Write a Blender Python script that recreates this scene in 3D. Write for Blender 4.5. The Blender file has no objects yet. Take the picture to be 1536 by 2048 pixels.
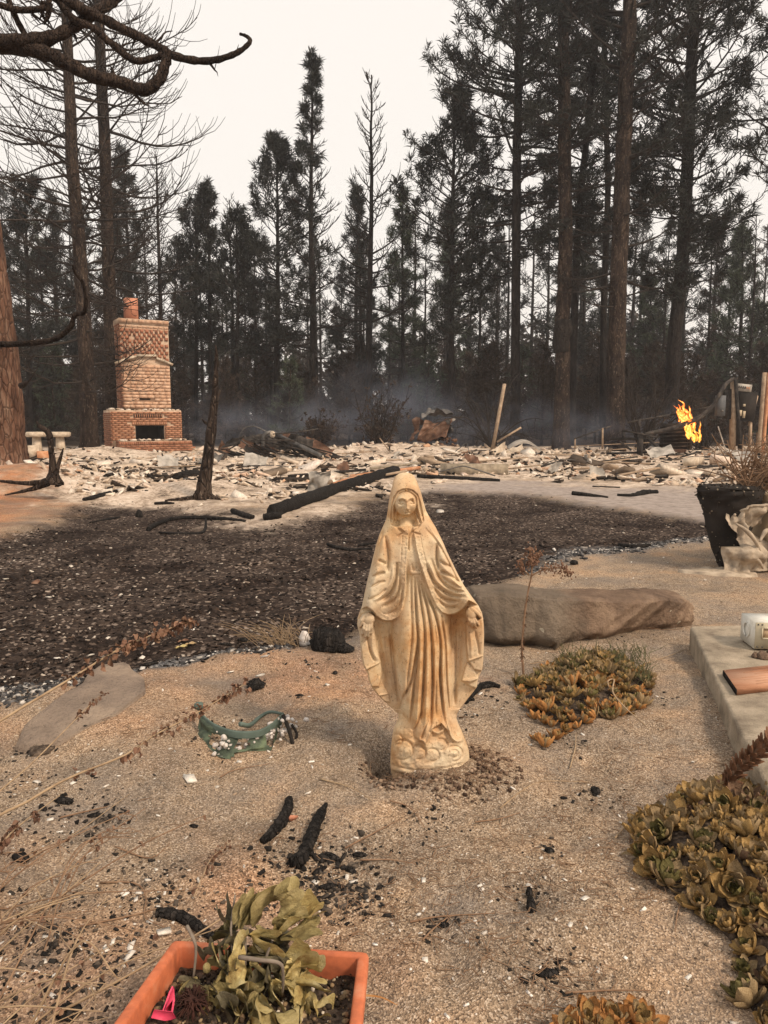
import bpy, math, random
import numpy as np
from mathutils import Vector, Matrix, Euler

S = bpy.context.scene
COL = S.collection
rad = math.radians

# ------------------------------------------------------------------ camera
CAM_H, TILT, FPX = 1.2, rad(7.1), 1479.0
cam_d = bpy.data.cameras.new('camera')
cam = bpy.data.objects.new('camera', cam_d)
COL.objects.link(cam)
cam.location = (0, 0, CAM_H)
cam.rotation_euler = (rad(90) - TILT, 0, 0)
cam_d.sensor_fit = 'VERTICAL'
cam_d.sensor_height = 36.0
cam_d.lens = 36.0 * FPX / 2048.0
cam_d.clip_end = 2000.0
S.camera = cam

# ------------------------------------------------------------------ world, sun, exposure
SUN_EL, SUN_AZ = rad(46), rad(130)          # azimuth clockwise from +Y: behind the viewer, to the right
world = bpy.data.worlds.new('World')
S.world = world
world.use_nodes = True
wt = world.node_tree
for n in list(wt.nodes):
    wt.nodes.remove(n)
wo = wt.nodes.new('ShaderNodeOutputWorld')
bg = wt.nodes.new('ShaderNodeBackground')
sky = wt.nodes.new('ShaderNodeTexSky')
sky.sky_type = 'NISHITA'
sky.sun_disc = False
sky.sun_elevation = SUN_EL
sky.sun_rotation = SUN_AZ
sky.dust_density = 8.0
sky.air_density = 1.6
sky.ozone_density = 1.0
sm = wt.nodes.new('ShaderNodeMix'); sm.data_type = 'RGBA'      # smoke veil over the clear sky
sm.inputs[0].default_value = 0.86
sm.inputs[7].default_value = (9.0, 8.35, 7.65, 1)
wt.links.new(sky.outputs[0], sm.inputs[6])
wt.links.new(sm.outputs[2], bg.inputs[0])
bg.inputs[1].default_value = 0.1
wt.links.new(bg.outputs[0], wo.inputs[0])

sun_d = bpy.data.lights.new('sun', 'SUN')
sun_d.energy = 2.4
sun_d.angle = rad(10)
sun_d.color = (1.0, 0.81, 0.62)
sun = bpy.data.objects.new('sun', sun_d)
COL.objects.link(sun)
sdir = Vector((math.sin(SUN_AZ) * math.cos(SUN_EL), math.cos(SUN_AZ) * math.cos(SUN_EL), math.sin(SUN_EL)))
sun.rotation_euler = sdir.to_track_quat('Z', 'Y').to_euler()
sun.location = (0, -10, 30)

S.view_settings.view_transform = 'Standard'
S.view_settings.look = 'None'
S.view_settings.exposure = 0.36
S.view_settings.gamma = 1.0
S.view_settings.use_curve_mapping = False
S.render.engine = 'CYCLES'
S.cycles.use_denoising = True
S.cycles.max_bounces = 6
S.cycles.diffuse_bounces = 3
S.cycles.glossy_bounces = 2
S.cycles.transmission_bounces = 4
S.cycles.volume_bounces = 1
S.cycles.transparent_max_bounces = 12
S.cycles.volume_step_rate = 2.0

# ------------------------------------------------------------------ numbers
NT = np.random.RandomState(7).rand(257, 257)
NT[256, :] = NT[0, :]; NT[:, 256] = NT[:, 0]

def vnoise(x, y, seed=0):
    x = np.asarray(x, float) + seed * 17.31; y = np.asarray(y, float) + seed * 9.77
    xi = np.floor(x); yi = np.floor(y)
    fx = x - xi; fy = y - yi
    fx = fx * fx * (3 - 2 * fx); fy = fy * fy * (3 - 2 * fy)
    xi = xi.astype(int) % 256; yi = yi.astype(int) % 256
    a = NT[xi, yi]; b = NT[xi + 1, yi]; c = NT[xi, yi + 1]; d = NT[xi + 1, yi + 1]
    return (a * (1 - fx) + b * fx) * (1 - fy) + (c * (1 - fx) + d * fx) * fy - 0.5

def fbm(x, y, seed=0, oct=4):
    s = 0; a = 1.0; f = 1.0
    for i in range(oct):
        s = s + a * vnoise(np.asarray(x) * f, np.asarray(y) * f, seed + i * 3); a *= 0.5; f *= 2.03
    return s

def sst(a, b, x):
    t = np.clip((np.asarray(x, float) - a) / (b - a), 0, 1)
    return t * t * (3 - 2 * t)

def ray(px, py):
    u = (px - 768.0) / FPX; v = (1024.0 - py) / FPX
    c, s = math.cos(TILT), math.sin(TILT)
    return np.array([u, c + v * s, v * c - s])

def at(px, py, Y):
    d = ray(px, py)
    return np.array([0, 0, CAM_H]) + d * (Y / d[1])

def flat(px, py):
    d = ray(px, py)
    t = -CAM_H / min(d[2], -1e-3)
    return (d[0] * t, d[1] * t)

# ------------------------------------------------------------------ ground shape
def gauss(x, y, cx, cy, rx, ry):
    return np.exp(-((x - cx) / rx) ** 2 - ((y - cy) / ry) ** 2)

P_ST = flat(862, 1535)
def poly_sd(x, y, P):
    """signed distance to a polygon, positive inside"""
    x = np.asarray(x, float); y = np.asarray(y, float)
    d = np.full(x.shape, 1e9); ins = np.zeros(x.shape, bool)
    n = len(P)
    for i in range(n):
        ax, ay = P[i]; bx, by = P[(i + 1) % n]
        ex, ey = bx - ax, by - ay
        wx, wy = x - ax, y - ay
        t = np.clip((wx * ex + wy * ey) / (ex * ex + ey * ey + 1e-12), 0, 1)
        d = np.minimum(d, np.hypot(wx - ex * t, wy - ey * t))
        c = ((ay > y) != (by > y)) & (x < ex * (y - ay) / (ey if abs(ey) > 1e-12 else 1e-12) + ax)
        ins ^= c
    return np.where(ins, d, -d)

def pxpoly(L):
    return [flat(a, b) for a, b in L]

LAWN = pxpoly([(-400, 1490), (-150, 1425), (0, 1388), (150, 1360), (290, 1335), (420, 1312), (560, 1298), (690, 1278), (800, 1240), (930, 1195),
               (1040, 1155), (1110, 1120), (1230, 1100), (1400, 1075), (1500, 1062), (1500, 1044), (1400, 1036), (1300, 1021), (1150, 1001), (1050, 986), (930, 983),
               (850, 976), (790, 978), (700, 1012), (560, 1036), (450, 1016), (300, 1003), (190, 1004), (90, 1045), (0, 1066), (-200, 1085), (-500, 1100)])
DRIVE = pxpoly([(800, 974), (930, 960), (1100, 966), (1250, 972), (1400, 975), (1700, 985), (1900, 1030), (1700, 1075), (1500, 1062), (1500, 1044), (1400, 1036), (1300, 1021),
                (1150, 1001), (1050, 986), (930, 983)])
ASH = [flat(180, 1003), flat(300, 1002), flat(450, 1014), flat(560, 1034), flat(700, 1010), flat(800, 974), flat(930, 960), flat(1100, 966), flat(1250, 972), flat(1400, 976), flat(1700, 985),
       (22, 20), (22, 31), (-15, 31), (-16, 22), (-10, 17)]
DIRT = pxpoly([(-500, 1100), (-200, 1085), (0, 1066), (90, 1045), (190, 1004), (330, 985), (300, 955), (180, 935), (60, 930), (-200, 940), (-500, 960)])
STRIP_A = pxpoly([(-300, 1440), (0, 1376), (200, 1326), (420, 1290), (570, 1285), (560, 1305), (420, 1318), (250, 1352), (0, 1420), (-300, 1480)])
STRIP_B = pxpoly([(1060, 1140), (1120, 1092), (1250, 1082), (1420, 1066), (1420, 1084), (1250, 1106), (1130, 1126)])

def H(x, y):
    x = np.asarray(x, float); y = np.asarray(y, float)
    h = 0.10 * sst(10, 24, y)
    h = h + 0.025 * fbm(x * 1.1, y * 1.1, 1, 3) * sst(0, 3, y + 3)
    h = h + 0.010 * fbm(x * 9, y * 9, 2, 3) + 0.042 * fbm(x * 3.2, y * 3.2, 21, 3) * sst(9, 5, y)
    for fx, fy in [(.35, 1.75), (.55, 2.05), (.28, 2.25), (-.35, 2.2), (-.6, 2.45), (.75, 2.5), (.15, 1.5), (-.9, 2.1), (1.2, 3.6), (.9, 3.2), (-.5, 3.0)]:
        h = h - 0.022 * gauss(x, y, fx, fy, .055, .11) + 0.010 * gauss(x, y, fx + .02, fy - .13, .08, .05)
    a = sst(-0.6, 1.2, poly_sd(x, y, ASH))
    h = h + a * (0.08 * fbm(x * 0.9, y * 0.9, 5, 4) + 0.03 * fbm(x * 4, y * 4, 6, 3) + 0.02)
    h = h + a * 0.30 * gauss(x, y, 0.6, 24.5, 3.6, 1.4) + a * 0.16 * gauss(x, y, 3.6, 20.5, 1.6, 1.0)
    h = h + a * 0.25 * gauss(x, y, -8.6, 22.5, 1.6, 1.0)
    h = h + 0.42 * gauss(x, y, -5.9, 12.6, 1.7, 1.6) + 0.25 * gauss(x, y, -9.5, 14.0, 2.5, 3)
    h = h + 0.22 * gauss(x, y, -2.95, 11.9, 0.8, 0.6)
    l = sst(-0.15, 0.35, poly_sd(x, y, LAWN))
    h = h + l * (-0.06 + 0.03 * fbm(x * 4, y * 4, 8, 3))
    # soil thrown up in front of the statue, a hole beside it
    sx, sy = P_ST
    h = h + 0.05 * gauss(x, y, sx + 0.06, sy - 0.13, 0.26, 0.14) - 0.17 * gauss(x, y, sx - 0.145, sy + 0.05, 0.06, 0.11)
    h = h + 0.035 * gauss(x, y, sx + 0.2, sy + 0.02, 0.12, 0.12)
    h = h + 0.04 * gauss(x, y, 0.92, 1.75, 0.35, 0.35)
    return h

def hz(x, y):
    return float(H(np.array([x]), np.array([y]))[0])

def gnd(px, py):
    d = ray(px, py); z = 0.0
    for _ in range(8):
        t = (z - CAM_H) / min(d[2], -1e-3)
        z = 0.6 * hz(d[0] * t, d[1] * t) + 0.4 * z
    t = (z - CAM_H) / min(d[2], -1e-3)
    return np.array([d[0] * t, d[1] * t, hz(d[0] * t, d[1] * t)])

# ------------------------------------------------------------------ mesh builder
WL = {}

class MB:
    def __init__(s):
        s.v = []; s.t = []; s.q = []; s.n = 0; s.ng = []
    def add(s, v, tris=None, quads=None):
        v = np.asarray(v, float).reshape(-1, 3)
        if tris is not None and len(tris): s.t.append(np.asarray(tris, int).reshape(-1, 3) + s.n)
        if quads is not None and len(quads): s.q.append(np.asarray(quads, int).reshape(-1, 4) + s.n)
        s.v.append(v); s.n += len(v)
        return s
    def tube(s, pts, r, m=6, cap=True, jit=0.0, rng=None, flat=1.0):
        P = np.asarray(pts, float); n = len(P)
        R = np.broadcast_to(np.asarray(r, float), (n,)) if np.ndim(r) else np.full(n, float(r))
        T = np.gradient(P, axis=0); T /= (np.linalg.norm(T, axis=1, keepdims=True) + 1e-12)
        mean = T.mean(0)
        ref = np.array([0, 0, 1.0]) if abs(mean[2]) < 0.8 * np.linalg.norm(mean) + 1e-9 else np.array([0, 1.0, 0])
        A = np.cross(T, ref); A /= (np.linalg.norm(A, axis=1, keepdims=True) + 1e-9)
        B = np.cross(A, T)
        th = np.linspace(0, 2 * math.pi, m, endpoint=False)
        RR = R[:, None] * np.ones((1, m))
        if jit: RR = RR * (1 + jit * (np.random.RandomState(rng or 1).rand(n, m) - 0.5) * 2)
        V = P[:, None, :] + RR[:, :, None] * (A[:, None, :] * np.cos(th)[None, :, None] + flat * B[:, None, :] * np.sin(th)[None, :, None])
        i = np.arange(n - 1)[:, None]; j = np.arange(m)[None, :]
        a = i * m + j; b = i * m + (j + 1) % m
        Q = np.stack([a, b, b + m, a + m], -1).reshape(-1, 4)
        V = V.reshape(-1, 3)
        tr = []
        if cap:
            V = np.vstack([V, P[0], P[-1]])
            k0, k1 = n * m, n * m + 1
            for jj in range(m):
                tr.append((k0, (jj + 1) % m, jj)); tr.append((k1, (n - 1) * m + jj, (n - 1) * m + (jj + 1) % m))
        return s.add(V, tr, Q)
    def box(s, c, size, rot=None, taper=None, jit=0.0, rng=None):
        h = np.array(size, float) / 2
        V = np.array([(-1, -1, -1), (1, -1, -1), (1, 1, -1), (-1, 1, -1), (-1, -1, 1), (1, -1, 1), (1, 1, 1), (-1, 1, 1)], float) * h
        if taper is not None: V[4:, :2] *= taper
        if jit: V += (rng.rand(8, 3) - 0.5) * 2 * jit * h
        if rot is not None: V = V @ np.array(Euler(rot).to_matrix()).T
        V = V + np.asarray(c, float)
        return s.add(V, None, [(0, 3, 2, 1), (4, 5, 6, 7), (0, 1, 5, 4), (1, 2, 6, 5), (2, 3, 7, 6), (3, 0, 4, 7)])
    def bar(s, a, b, w, h=None):
        """a squared bar from a to b"""
        a = np.asarray(a, float); b = np.asarray(b, float); h = h or w
        d = b - a; L = np.linalg.norm(d)
        q = Vector(d).to_track_quat('Z', 'Y').to_matrix()
        V = np.array([(-1, -1, 0), (1, -1, 0), (1, 1, 0), (-1, 1, 0), (-1, -1, 1), (1, -1, 1), (1, 1, 1), (-1, 1, 1)], float) * np.array([w / 2, h / 2, L])
        return s.add(V @ np.array(q).T + a, None, [(0, 3, 2, 1), (4, 5, 6, 7), (0, 1, 5, 4), (1, 2, 6, 5), (2, 3, 7, 6), (3, 0, 4, 7)])
    def grid(s, V, closed_u=False, flip=False):
        """V: (rows, cols, 3)"""
        r, c = V.shape[:2]
        i = np.arange(r - 1)[:, None]; j = np.arange(c if closed_u else c - 1)[None, :]
        a = i * c + j; b = i * c + (j + 1) % c
        Q = np.stack([a, b, b + c, a + c], -1).reshape(-1, 4)
        if flip: Q = Q[:, ::-1]
        return s.add(V.reshape(-1, 3), None, Q)
    def rock(s, c, size, rng, n=8, m=12, rough=0.25, flatb=0.3, rot=0.0, sharp=1.0):
        """an uneven stone: a lumpy, flattened ball"""
        ph = np.linspace(0, math.pi, n)[:, None]; th = np.linspace(0, 2 * math.pi, m, endpoint=False)[None, :]
        x = np.sin(ph) * np.cos(th); y = np.sin(ph) * np.sin(th); z = np.cos(ph) * np.ones_like(th)
        D = np.stack([x, y, z], -1)
        k = np.ones(D.shape[:2])
        for _ in range(7):
            d = rng.randn(3); d /= np.linalg.norm(d)
            k = np.minimum(k, (0.62 + 0.38 * rng.rand()) / np.maximum(D @ d, 1e-3) * sharp) if sharp < 5 else k
        k = np.clip(k, 0.4, 1.15)
        k = k * (1 + rough * 0.5 * (rng.rand(*k.shape) - 0.5))
        k[0, :] = k[0, :].mean(); k[-1, :] = k[-1, :].mean()
        V = D * k[..., None] * np.asarray(size, float) / 2
        V[..., 2] = np.where(V[..., 2] < 0, V[..., 2] * flatb, V[..., 2])
        ca, sa = math.cos(rot), math.sin(rot)
        V = np.stack([V[..., 0] * ca - V[..., 1] * sa, V[..., 0] * sa + V[..., 1] * ca, V[..., 2]], -1)
        return s.grid(V + np.asarray(c, float), closed_u=True, flip=True)
    def mesh(s, name, m, smooth=False, off=None):
        V = np.vstack(s.v) if s.v else np.zeros((0, 3))
        if off is not None: V = V - np.asarray(off, float)
        T = np.vstack(s.t) if s.t else np.zeros((0, 3), int)
        Q = np.vstack(s.q) if s.q else np.zeros((0, 4), int)
        me = bpy.data.meshes.new(name)
        me.vertices.add(len(V)); me.vertices.foreach_set('co', V.astype(np.float32).ravel())
        nl = T.size + Q.size
        me.loops.add(nl); me.polygons.add(len(T) + len(Q))
        me.loops.foreach_set('vertex_index', np.concatenate([T.ravel(), Q.ravel()]).astype(np.int32))
        st = np.concatenate([np.arange(len(T)) * 3, T.size + np.arange(len(Q)) * 4]).astype(np.int32)
        me.polygons.foreach_set('loop_start', st)
        if smooth: me.polygons.foreach_set('use_smooth', np.ones(len(T) + len(Q), bool))
        me.update(calc_edges=True)
        me.validate()
        if m is not None: me.materials.append(m)
        return me
    def build(s, name, m, parent=None, origin=None, smooth=False, local=False):
        if parent is not None:
            off = None if local else WL[parent.name]
            o = bpy.data.objects.new(name, s.mesh(name, m, smooth, off))
            COL.objects.link(o); o.parent = parent
            WL[o.name] = np.zeros(3) if local else WL[parent.name]
        else:
            if origin is None:
                V = np.vstack(s.v); origin = np.array([(V[:, 0].min() + V[:, 0].max()) / 2, (V[:, 1].min() + V[:, 1].max()) / 2, V[:, 2].min()])
            o = bpy.data.objects.new(name, s.mesh(name, m, smooth, origin))
            COL.objects.link(o); o.location = origin
            WL[o.name] = np.asarray(origin, float)
        return o

def tag(o, label=None, cat=None, group=None, kind=None):
    if label: o['label'] = label
    if cat: o['category'] = cat
    if group: o['group'] = group
    if kind: o['kind'] = kind
    return o

def thing(name, label, cat, loc, group=None, rz=0.0):
    o = bpy.data.objects.new(name, None); COL.objects.link(o)
    o.empty_display_size = 0.1
    o.location = loc; o.rotation_euler = (0, 0, rz)
    WL[o.name] = np.asarray(loc, float)
    return tag(o, label, cat, group)

def copy_tree(o, parent=None):
    c = o.copy(); COL.objects.link(c)
    if parent is not None: c.parent = parent
    for ch in KIDS(o): copy_tree(ch, c)
    return c

def KIDS(o):
    return [k for k in o.children]

def smooth_path(P, n):
    """Catmull-Rom through points"""
    P = np.asarray(P, float)
    if len(P) < 3:
        t = np.linspace(0, 1, n)[:, None]; return P[0] * (1 - t) + P[-1] * t
    Q = np.vstack([2 * P[0] - P[1], P, 2 * P[-1] - P[-2]])
    out = []
    for u in np.linspace(0, len(P) - 1 - 1e-9, n):
        i = int(u); f = u - i
        a, b, c, d = Q[i], Q[i + 1], Q[i + 2], Q[i + 3]
        out.append(0.5 * (2 * b + (c - a) * f + (2 * a - 5 * b + 4 * c - d) * f * f + (3 * b - a - 3 * c + d) * f ** 3))
    return np.array(out)

# ------------------------------------------------------------------ material nodes
class NB:
    def __init__(s, name):
        s.m = bpy.data.materials.new(name); s.m.use_nodes = True
        s.t = s.m.node_tree
        for n in list(s.t.nodes): s.t.nodes.remove(n)
        s.out = s.t.nodes.new('ShaderNodeOutputMaterial')
    def n(s, typ, **k):
        x = s.t.nodes.new('ShaderNode' + typ)
        for a, b in k.items(): setattr(x, a, b)
        return x
    def put(s, sock, val):
        if hasattr(val, 'links') or isinstance(val, bpy.types.NodeSocket): s.t.links.new(val, sock)
        else:
            if isinstance(val, (tuple, list)) and len(val) == 3 and sock.type == 'RGBA': val = (*val, 1)
            sock.default_value = val
    def coord(s, kind='Object'):
        return s.n('TexCoord').outputs[kind]
    def noise(s, co, scale, detail=4, rough=0.55, out=0, dist=0.0):
        x = s.n('TexNoise'); s.put(x.inputs['Vector'], co); x.inputs['Scale'].default_value = scale
        x.inputs['Detail'].default_value = detail; x.inputs['Roughness'].default_value = rough; x.inputs['Distortion'].default_value = dist
        return x.outputs[out]
    def vor(s, co, scale, feature='F1', out='Distance', rnd=1.0):
        x = s.n('TexVoronoi', feature=feature); s.put(x.inputs['Vector'], co); x.inputs['Scale'].default_value = scale
        x.inputs['Randomness'].default_value = rnd
        return x.outputs[out]
    def ramp(s, f, stops, interp='LINEAR'):
        x = s.n('ValToRGB'); x.color_ramp.interpolation = interp
        e = x.color_ramp.elements
        while len(e) > 1: e.remove(e[-1])
        e[0].position, e[0].color = stops[0][0], (*stops[0][1], 1)
        for p, c in stops[1:]:
            k = e.new(p); k.color = (*c, 1)
        s.put(x.inputs[0], f); return x.outputs[0]
    def rng(s, f, a, b, c=0.0, d=1.0):
        x = s.n('MapRange'); s.put(x.inputs[0], f)
        x.inputs[1].default_value = a; x.inputs[2].default_value = b; x.inputs[3].default_value = c; x.inputs[4].default_value = d
        return x.outputs[0]
    def mix(s, f, a, b, mode='MIX'):
        x = s.n('Mix', data_type='RGBA', blend_type=mode); s.put(x.inputs[0], f); s.put(x.inputs[6], a); s.put(x.inputs[7], b)
        return x.outputs[2]
    def math(s, op, a, b=0.0, clamp=False):
        x = s.n('Math', operation=op, use_clamp=clamp); s.put(x.inputs[0], a); s.put(x.inputs[1], b); return x.outputs[0]
    def attr(s, name):
        x = s.n('Attribute', attribute_name=name); return x.outputs['Fac']
    def island(s):
        return s.n('NewGeometry').outputs['Random Per Island']
    def bump(s, h, strength=0.5, dist=0.01, prev=None):
        x = s.n('Bump'); s.put(x.inputs['Height'], h); x.inputs['Strength'].default_value = strength; x.inputs['Distance'].default_value = dist
        if prev is not None: s.put(x.inputs['Normal'], prev)
        return x.outputs[0]
    def done(s, col, rough=0.9, normal=None, spec=0.3, **k):
        b = s.n('BsdfPrincipled')
        s.put(b.inputs['Base Color'], col); s.put(b.inputs['Roughness'], rough)
        b.inputs['Specular IOR Level'].default_value = spec
        if normal is not None: s.put(b.inputs['Normal'], normal)
        for a, v in k.items(): s.put(b.inputs[a.replace('_', ' ')], v)
        s.t.links.new(b.outputs[0], s.out.inputs[0])
        return s.m

def pmat(name, cols, scale=6.0, rough=0.9, bump=0.4, bscale=None, bdist=0.01, spec=0.25, island=0.0, stretch=None, detail=5, objr=0.0, metal=0.0, transl=None):
    """a mottled surface: noise between the given colours, fine relief"""
    b = NB(name)
    co = b.coord('Object')
    if stretch:
        mp = b.n('Mapping'); b.put(mp.inputs[0], co); mp.inputs['Scale'].default_value = stretch; co = mp.outputs[0]
    f = b.noise(co, scale, detail, 0.62)
    n = len(cols)
    lo, hi = 0.30, 0.70
    c = b.ramp(f, [(lo + (hi - lo) * i / max(n - 1, 1), cc) for i, cc in enumerate(cols)])
    if island or objr:
        r = b.island() if island else b.n('ObjectInfo').outputs['Random']
        k = island or objr
        v = b.rng(r, 0, 1, 1 - k, 1 + k)
        hs = b.n('HueSaturation'); b.put(hs.inputs['Value'], v); b.put(hs.inputs['Color'], c); c = hs.outputs[0]
    nn = None
    if bump:
        h = b.noise(co, bscale or scale * 5, 6, 0.65)
        nn = b.bump(h, bump, bdist)
    k = {}
    if metal: k['Metallic'] = metal
    return b.done(c, rough, nn, spec, **k)
# ================================================================== ground
def ground_material():
    b = NB('ground')
    co = b.coord('Object')
    lawn, drive, ash, dirt, forest, strip = (b.attr(k) for k in ('lawn', 'drive', 'ash', 'dirt', 'forest', 'strip'))
    # coarse decomposed granite
    g1 = b.vor(co, 250, out='Color'); g2 = b.noise(co, 420, 2, 0.6); patch = b.noise(co, 2.2, 5, 0.6); mid = b.noise(co, 38, 4, 0.7)
    sep = b.n('SeparateColor'); b.put(sep.inputs[0], g1)
    grain = b.ramp(sep.outputs[0], [(0.0, (0.14, 0.105, 0.08)), (0.22, (0.25, 0.19, 0.135)), (0.5, (0.36, 0.27, 0.19)), (0.78, (0.47, 0.36, 0.255)), (1.0, (0.68, 0.58, 0.47))])
    tint = b.ramp(patch, [(0.32, (0.56, 0.57, 0.60)), (0.5, (0.84, 0.82, 0.80)), (0.68, (1.08, 0.95, 0.83))])
    sand = b.mix(1.0, grain, tint, 'MULTIPLY')
    spots = b.ramp(mid, [(0.30, (0.45, 0.43, 0.42)), (0.46, (1, 1, 1))])
    sand = b.mix(0.8, sand, spots, 'MULTIPLY')
    smear = b.rng(b.noise(co, 1.7, 5, .62), .50, .66, 0, .55)
    sand = b.mix(smear, sand, b.ramp(b.noise(co, 70, 5, .8), [(.35, (.09, .08, .074)), (.55, (.22, .195, .175)), (.7, (.42, .38, .34))]))
    orange = b.mix(1.0, sand, b.ramp(b.noise(co, 3.1, 4, 0.6), [(0.35, (1.0, 0.74, 0.58)), (0.6, (1.35, 0.72, 0.44))]), 'MULTIPLY')
    c = b.mix(b.math('MULTIPLY', dirt, 0.68), sand, orange)
    # scorched lawn: char and mulch with pale flecks
    l1 = b.noise(co, 26, 6, 0.75); l2 = b.vor(co, 46, out='Color'); l3 = b.noise(co, 1.3, 4, 0.6)
    s2 = b.n('SeparateColor'); b.put(s2.inputs[0], l2)
    ch = b.ramp(l1, [(0.30, (0.013, 0.010, 0.009)), (0.48, (0.040, 0.030, 0.025)), (0.60, (0.095, 0.073, 0.060)), (0.75, (0.21, 0.175, 0.15))])
    fl = b.math('GREATER_THAN', s2.outputs[1], 0.9)
    ch = b.mix(b.math('MULTIPLY', fl, 0.55), ch, (0.40, 0.34, 0.29))
    ch = b.mix(1.0, ch, b.ramp(l3, [(0.36, (0.30, 0.25, 0.23)), (0.60, (1.05, 1.0, 0.97))]), 'MULTIPLY')
    c = b.mix(lawn, c, ch)
    st = b.ramp(b.noise(co, 60, 5, 0.8), [(0.38, (0.03, 0.03, 0.033)), (0.52, (0.12, 0.12, 0.125)), (0.66, (0.42, 0.40, 0.38))])
    c = b.mix(strip, c, st)
    dr = b.ramp(b.noise(co, 7, 6, 0.65), [(0.3, (0.20, 0.165, 0.145)), (0.5, (0.33, 0.28, 0.25)), (0.7, (0.42, 0.36, 0.32))])
    c = b.mix(drive, c, dr)
    a1 = b.math('ADD', b.math('MULTIPLY', b.noise(co, 2.2, 8, 0.75), .55), b.math('MULTIPLY', b.noise(co, 15, 6, 0.8), .45))
    asc = b.ramp(a1, [(0.38, (0.07, 0.055, 0.045)), (0.45, (0.32, 0.25, 0.19)), (0.52, (0.58, 0.47, 0.375)), (0.62, (0.75, 0.66, 0.56))])
    c = b.mix(ash, c, asc)
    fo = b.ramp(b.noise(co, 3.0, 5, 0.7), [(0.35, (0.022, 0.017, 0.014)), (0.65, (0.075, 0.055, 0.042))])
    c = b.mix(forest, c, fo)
    h = b.math('ADD', b.math('MULTIPLY', b.vor(co, 250), 0.4), b.math('ADD', b.noise(co, 60, 5, 0.7), b.math('MULTIPLY', b.noise(co, 7, 4, 0.6), 1.2)))
    nn = b.bump(h, 0.75, 0.012)
    return b.done(c, 0.95, nn, 0.12)

M = {}
M['ground'] = ground_material()

def build_ground():
    ys = [-40, -20, -10, -5, -2.5, -1, 0, 0.5]
    y = 0.8
    while y < 34: ys.append(y); y += 0.0070 * y + 0.006
    while y < 420: ys.append(y); y += 0.10 * y
    ys = np.array(ys)
    u = np.linspace(-1, 1, 300)
    u = np.sign(u) * (0.55 * np.abs(u) + 0.45 * np.abs(u) ** 2)
    u = np.concatenate([[-60, -20, -8, -4, -2.2, -1.5], u * 1.0, [1.5, 2.2, 4, 8, 20, 60]])
    W = 0.62 * np.clip(ys, 1.2, 36) + 0.55
    X = u[None, :] * W[:, None]; X[:, :6] = np.maximum(X[:, :6], -420); X[:, -6:] = np.minimum(X[:, -6:], 420)
    X[:, 0] = -420; X[:, -1] = 420; 
    Y = ys[:, None] * np.ones_like(X)
    Z = H(X, Y)
    n1 = fbm(X * 3, Y * 3, 11, 4); n2 = fbm(X * 1.2, Y * 1.2, 13, 4)
    nf = fbm(X * 12, Y * 12, 17, 3)
    sdl = poly_sd(X, Y, LAWN); sdd = poly_sd(X, Y, DRIVE); sda = poly_sd(X, Y, ASH); sdo = poly_sd(X, Y, DIRT)
    k = np.clip(Y / 4, 0.5, 3)
    A = {
        'lawn': sst(-0.10, 0.10, sdl / k + 0.10 * n1 + 0.08 * nf),
        'drive': sst(-0.1, 0.1, sdd / k + 0.05 * n1 + 0.04 * nf),
        'ash': sst(-0.35, 0.25, sda / k + 0.5 * n2 + 0.3 * nf),
        'dirt': sst(-0.2, 0.5, sdo / k + 0.2 * n1) ,
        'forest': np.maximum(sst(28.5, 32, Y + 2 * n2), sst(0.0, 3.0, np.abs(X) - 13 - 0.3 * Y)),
        'strip': np.maximum(sst(-0.06, 0.10, poly_sd(X, Y, STRIP_A) + 0.16 * n1 + 0.14 * nf - .05), sst(-0.1, 0.15, poly_sd(X, Y, STRIP_B) + 0.14 * n1 + 0.2 * nf)) * 0.9,
    }
    A['drive'] = A['drive'] * (1 - 0.6 * A['ash'])
    # wind-blown orange dust patches on the near sand
    A['dirt'] = np.maximum(A['dirt'], 0.5 * sst(0.12, 0.6, n2 + 0.30 * sst(0.1, -1.0, X) * sst(4.5, 2, Y) - .25 * sst(-.2, .6, X)))
    zone = np.zeros(X.shape, int)
    zone[A['lawn'] > 0.5] = 1; zone[A['drive'] > 0.5] = 2; zone[A['ash'] > 0.5] = 3; zone[A['forest'] > 0.5] = 4
    zone[(A['strip'] > 0.5) & (zone < 2)] = 5
    r, c = X.shape
    i = np.arange(r - 1)[:, None]; j = np.arange(c - 1)[None, :]
    a = i * c + j
    Q = np.stack([a, a + 1, a + c + 1, a + c], -1).reshape(-1, 4)
    zq = zone[:-1, :-1].ravel()
    V = np.stack([X, Y, Z], -1).reshape(-1, 3)
    names = [('ground', 'pale coarse sand and grit round the statue'), ('burnt_lawn', 'scorched black lawn strewn with pale flecks'), ('driveway', 'bare grey driveway between lawn and ruin'),
             ('ash_ground', 'pale ash and rubble ground where the house stood'), ('forest_floor', 'dark scorched forest floor under the pines'), ('gravel_edging', 'grey gravel along the lawn edge')]
    for z, (nm, lb) in enumerate(names):
        q = Q[zq == z]
        if not len(q): continue
        idx, inv = np.unique(q, return_inverse=True)
        mb = MB(); mb.add(V[idx], None, inv.reshape(-1, 4))
        o = mb.build(nm, M['ground'], origin=np.zeros(3), smooth=True)
        for key, arr in A.items():
            at_ = o.data.attributes.new(key, 'FLOAT', 'POINT')
            at_.data.foreach_set('value', arr.ravel()[idx].astype(np.float32))
        o['kind'] = 'structure'; o['label'] = lb
build_ground()
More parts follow.
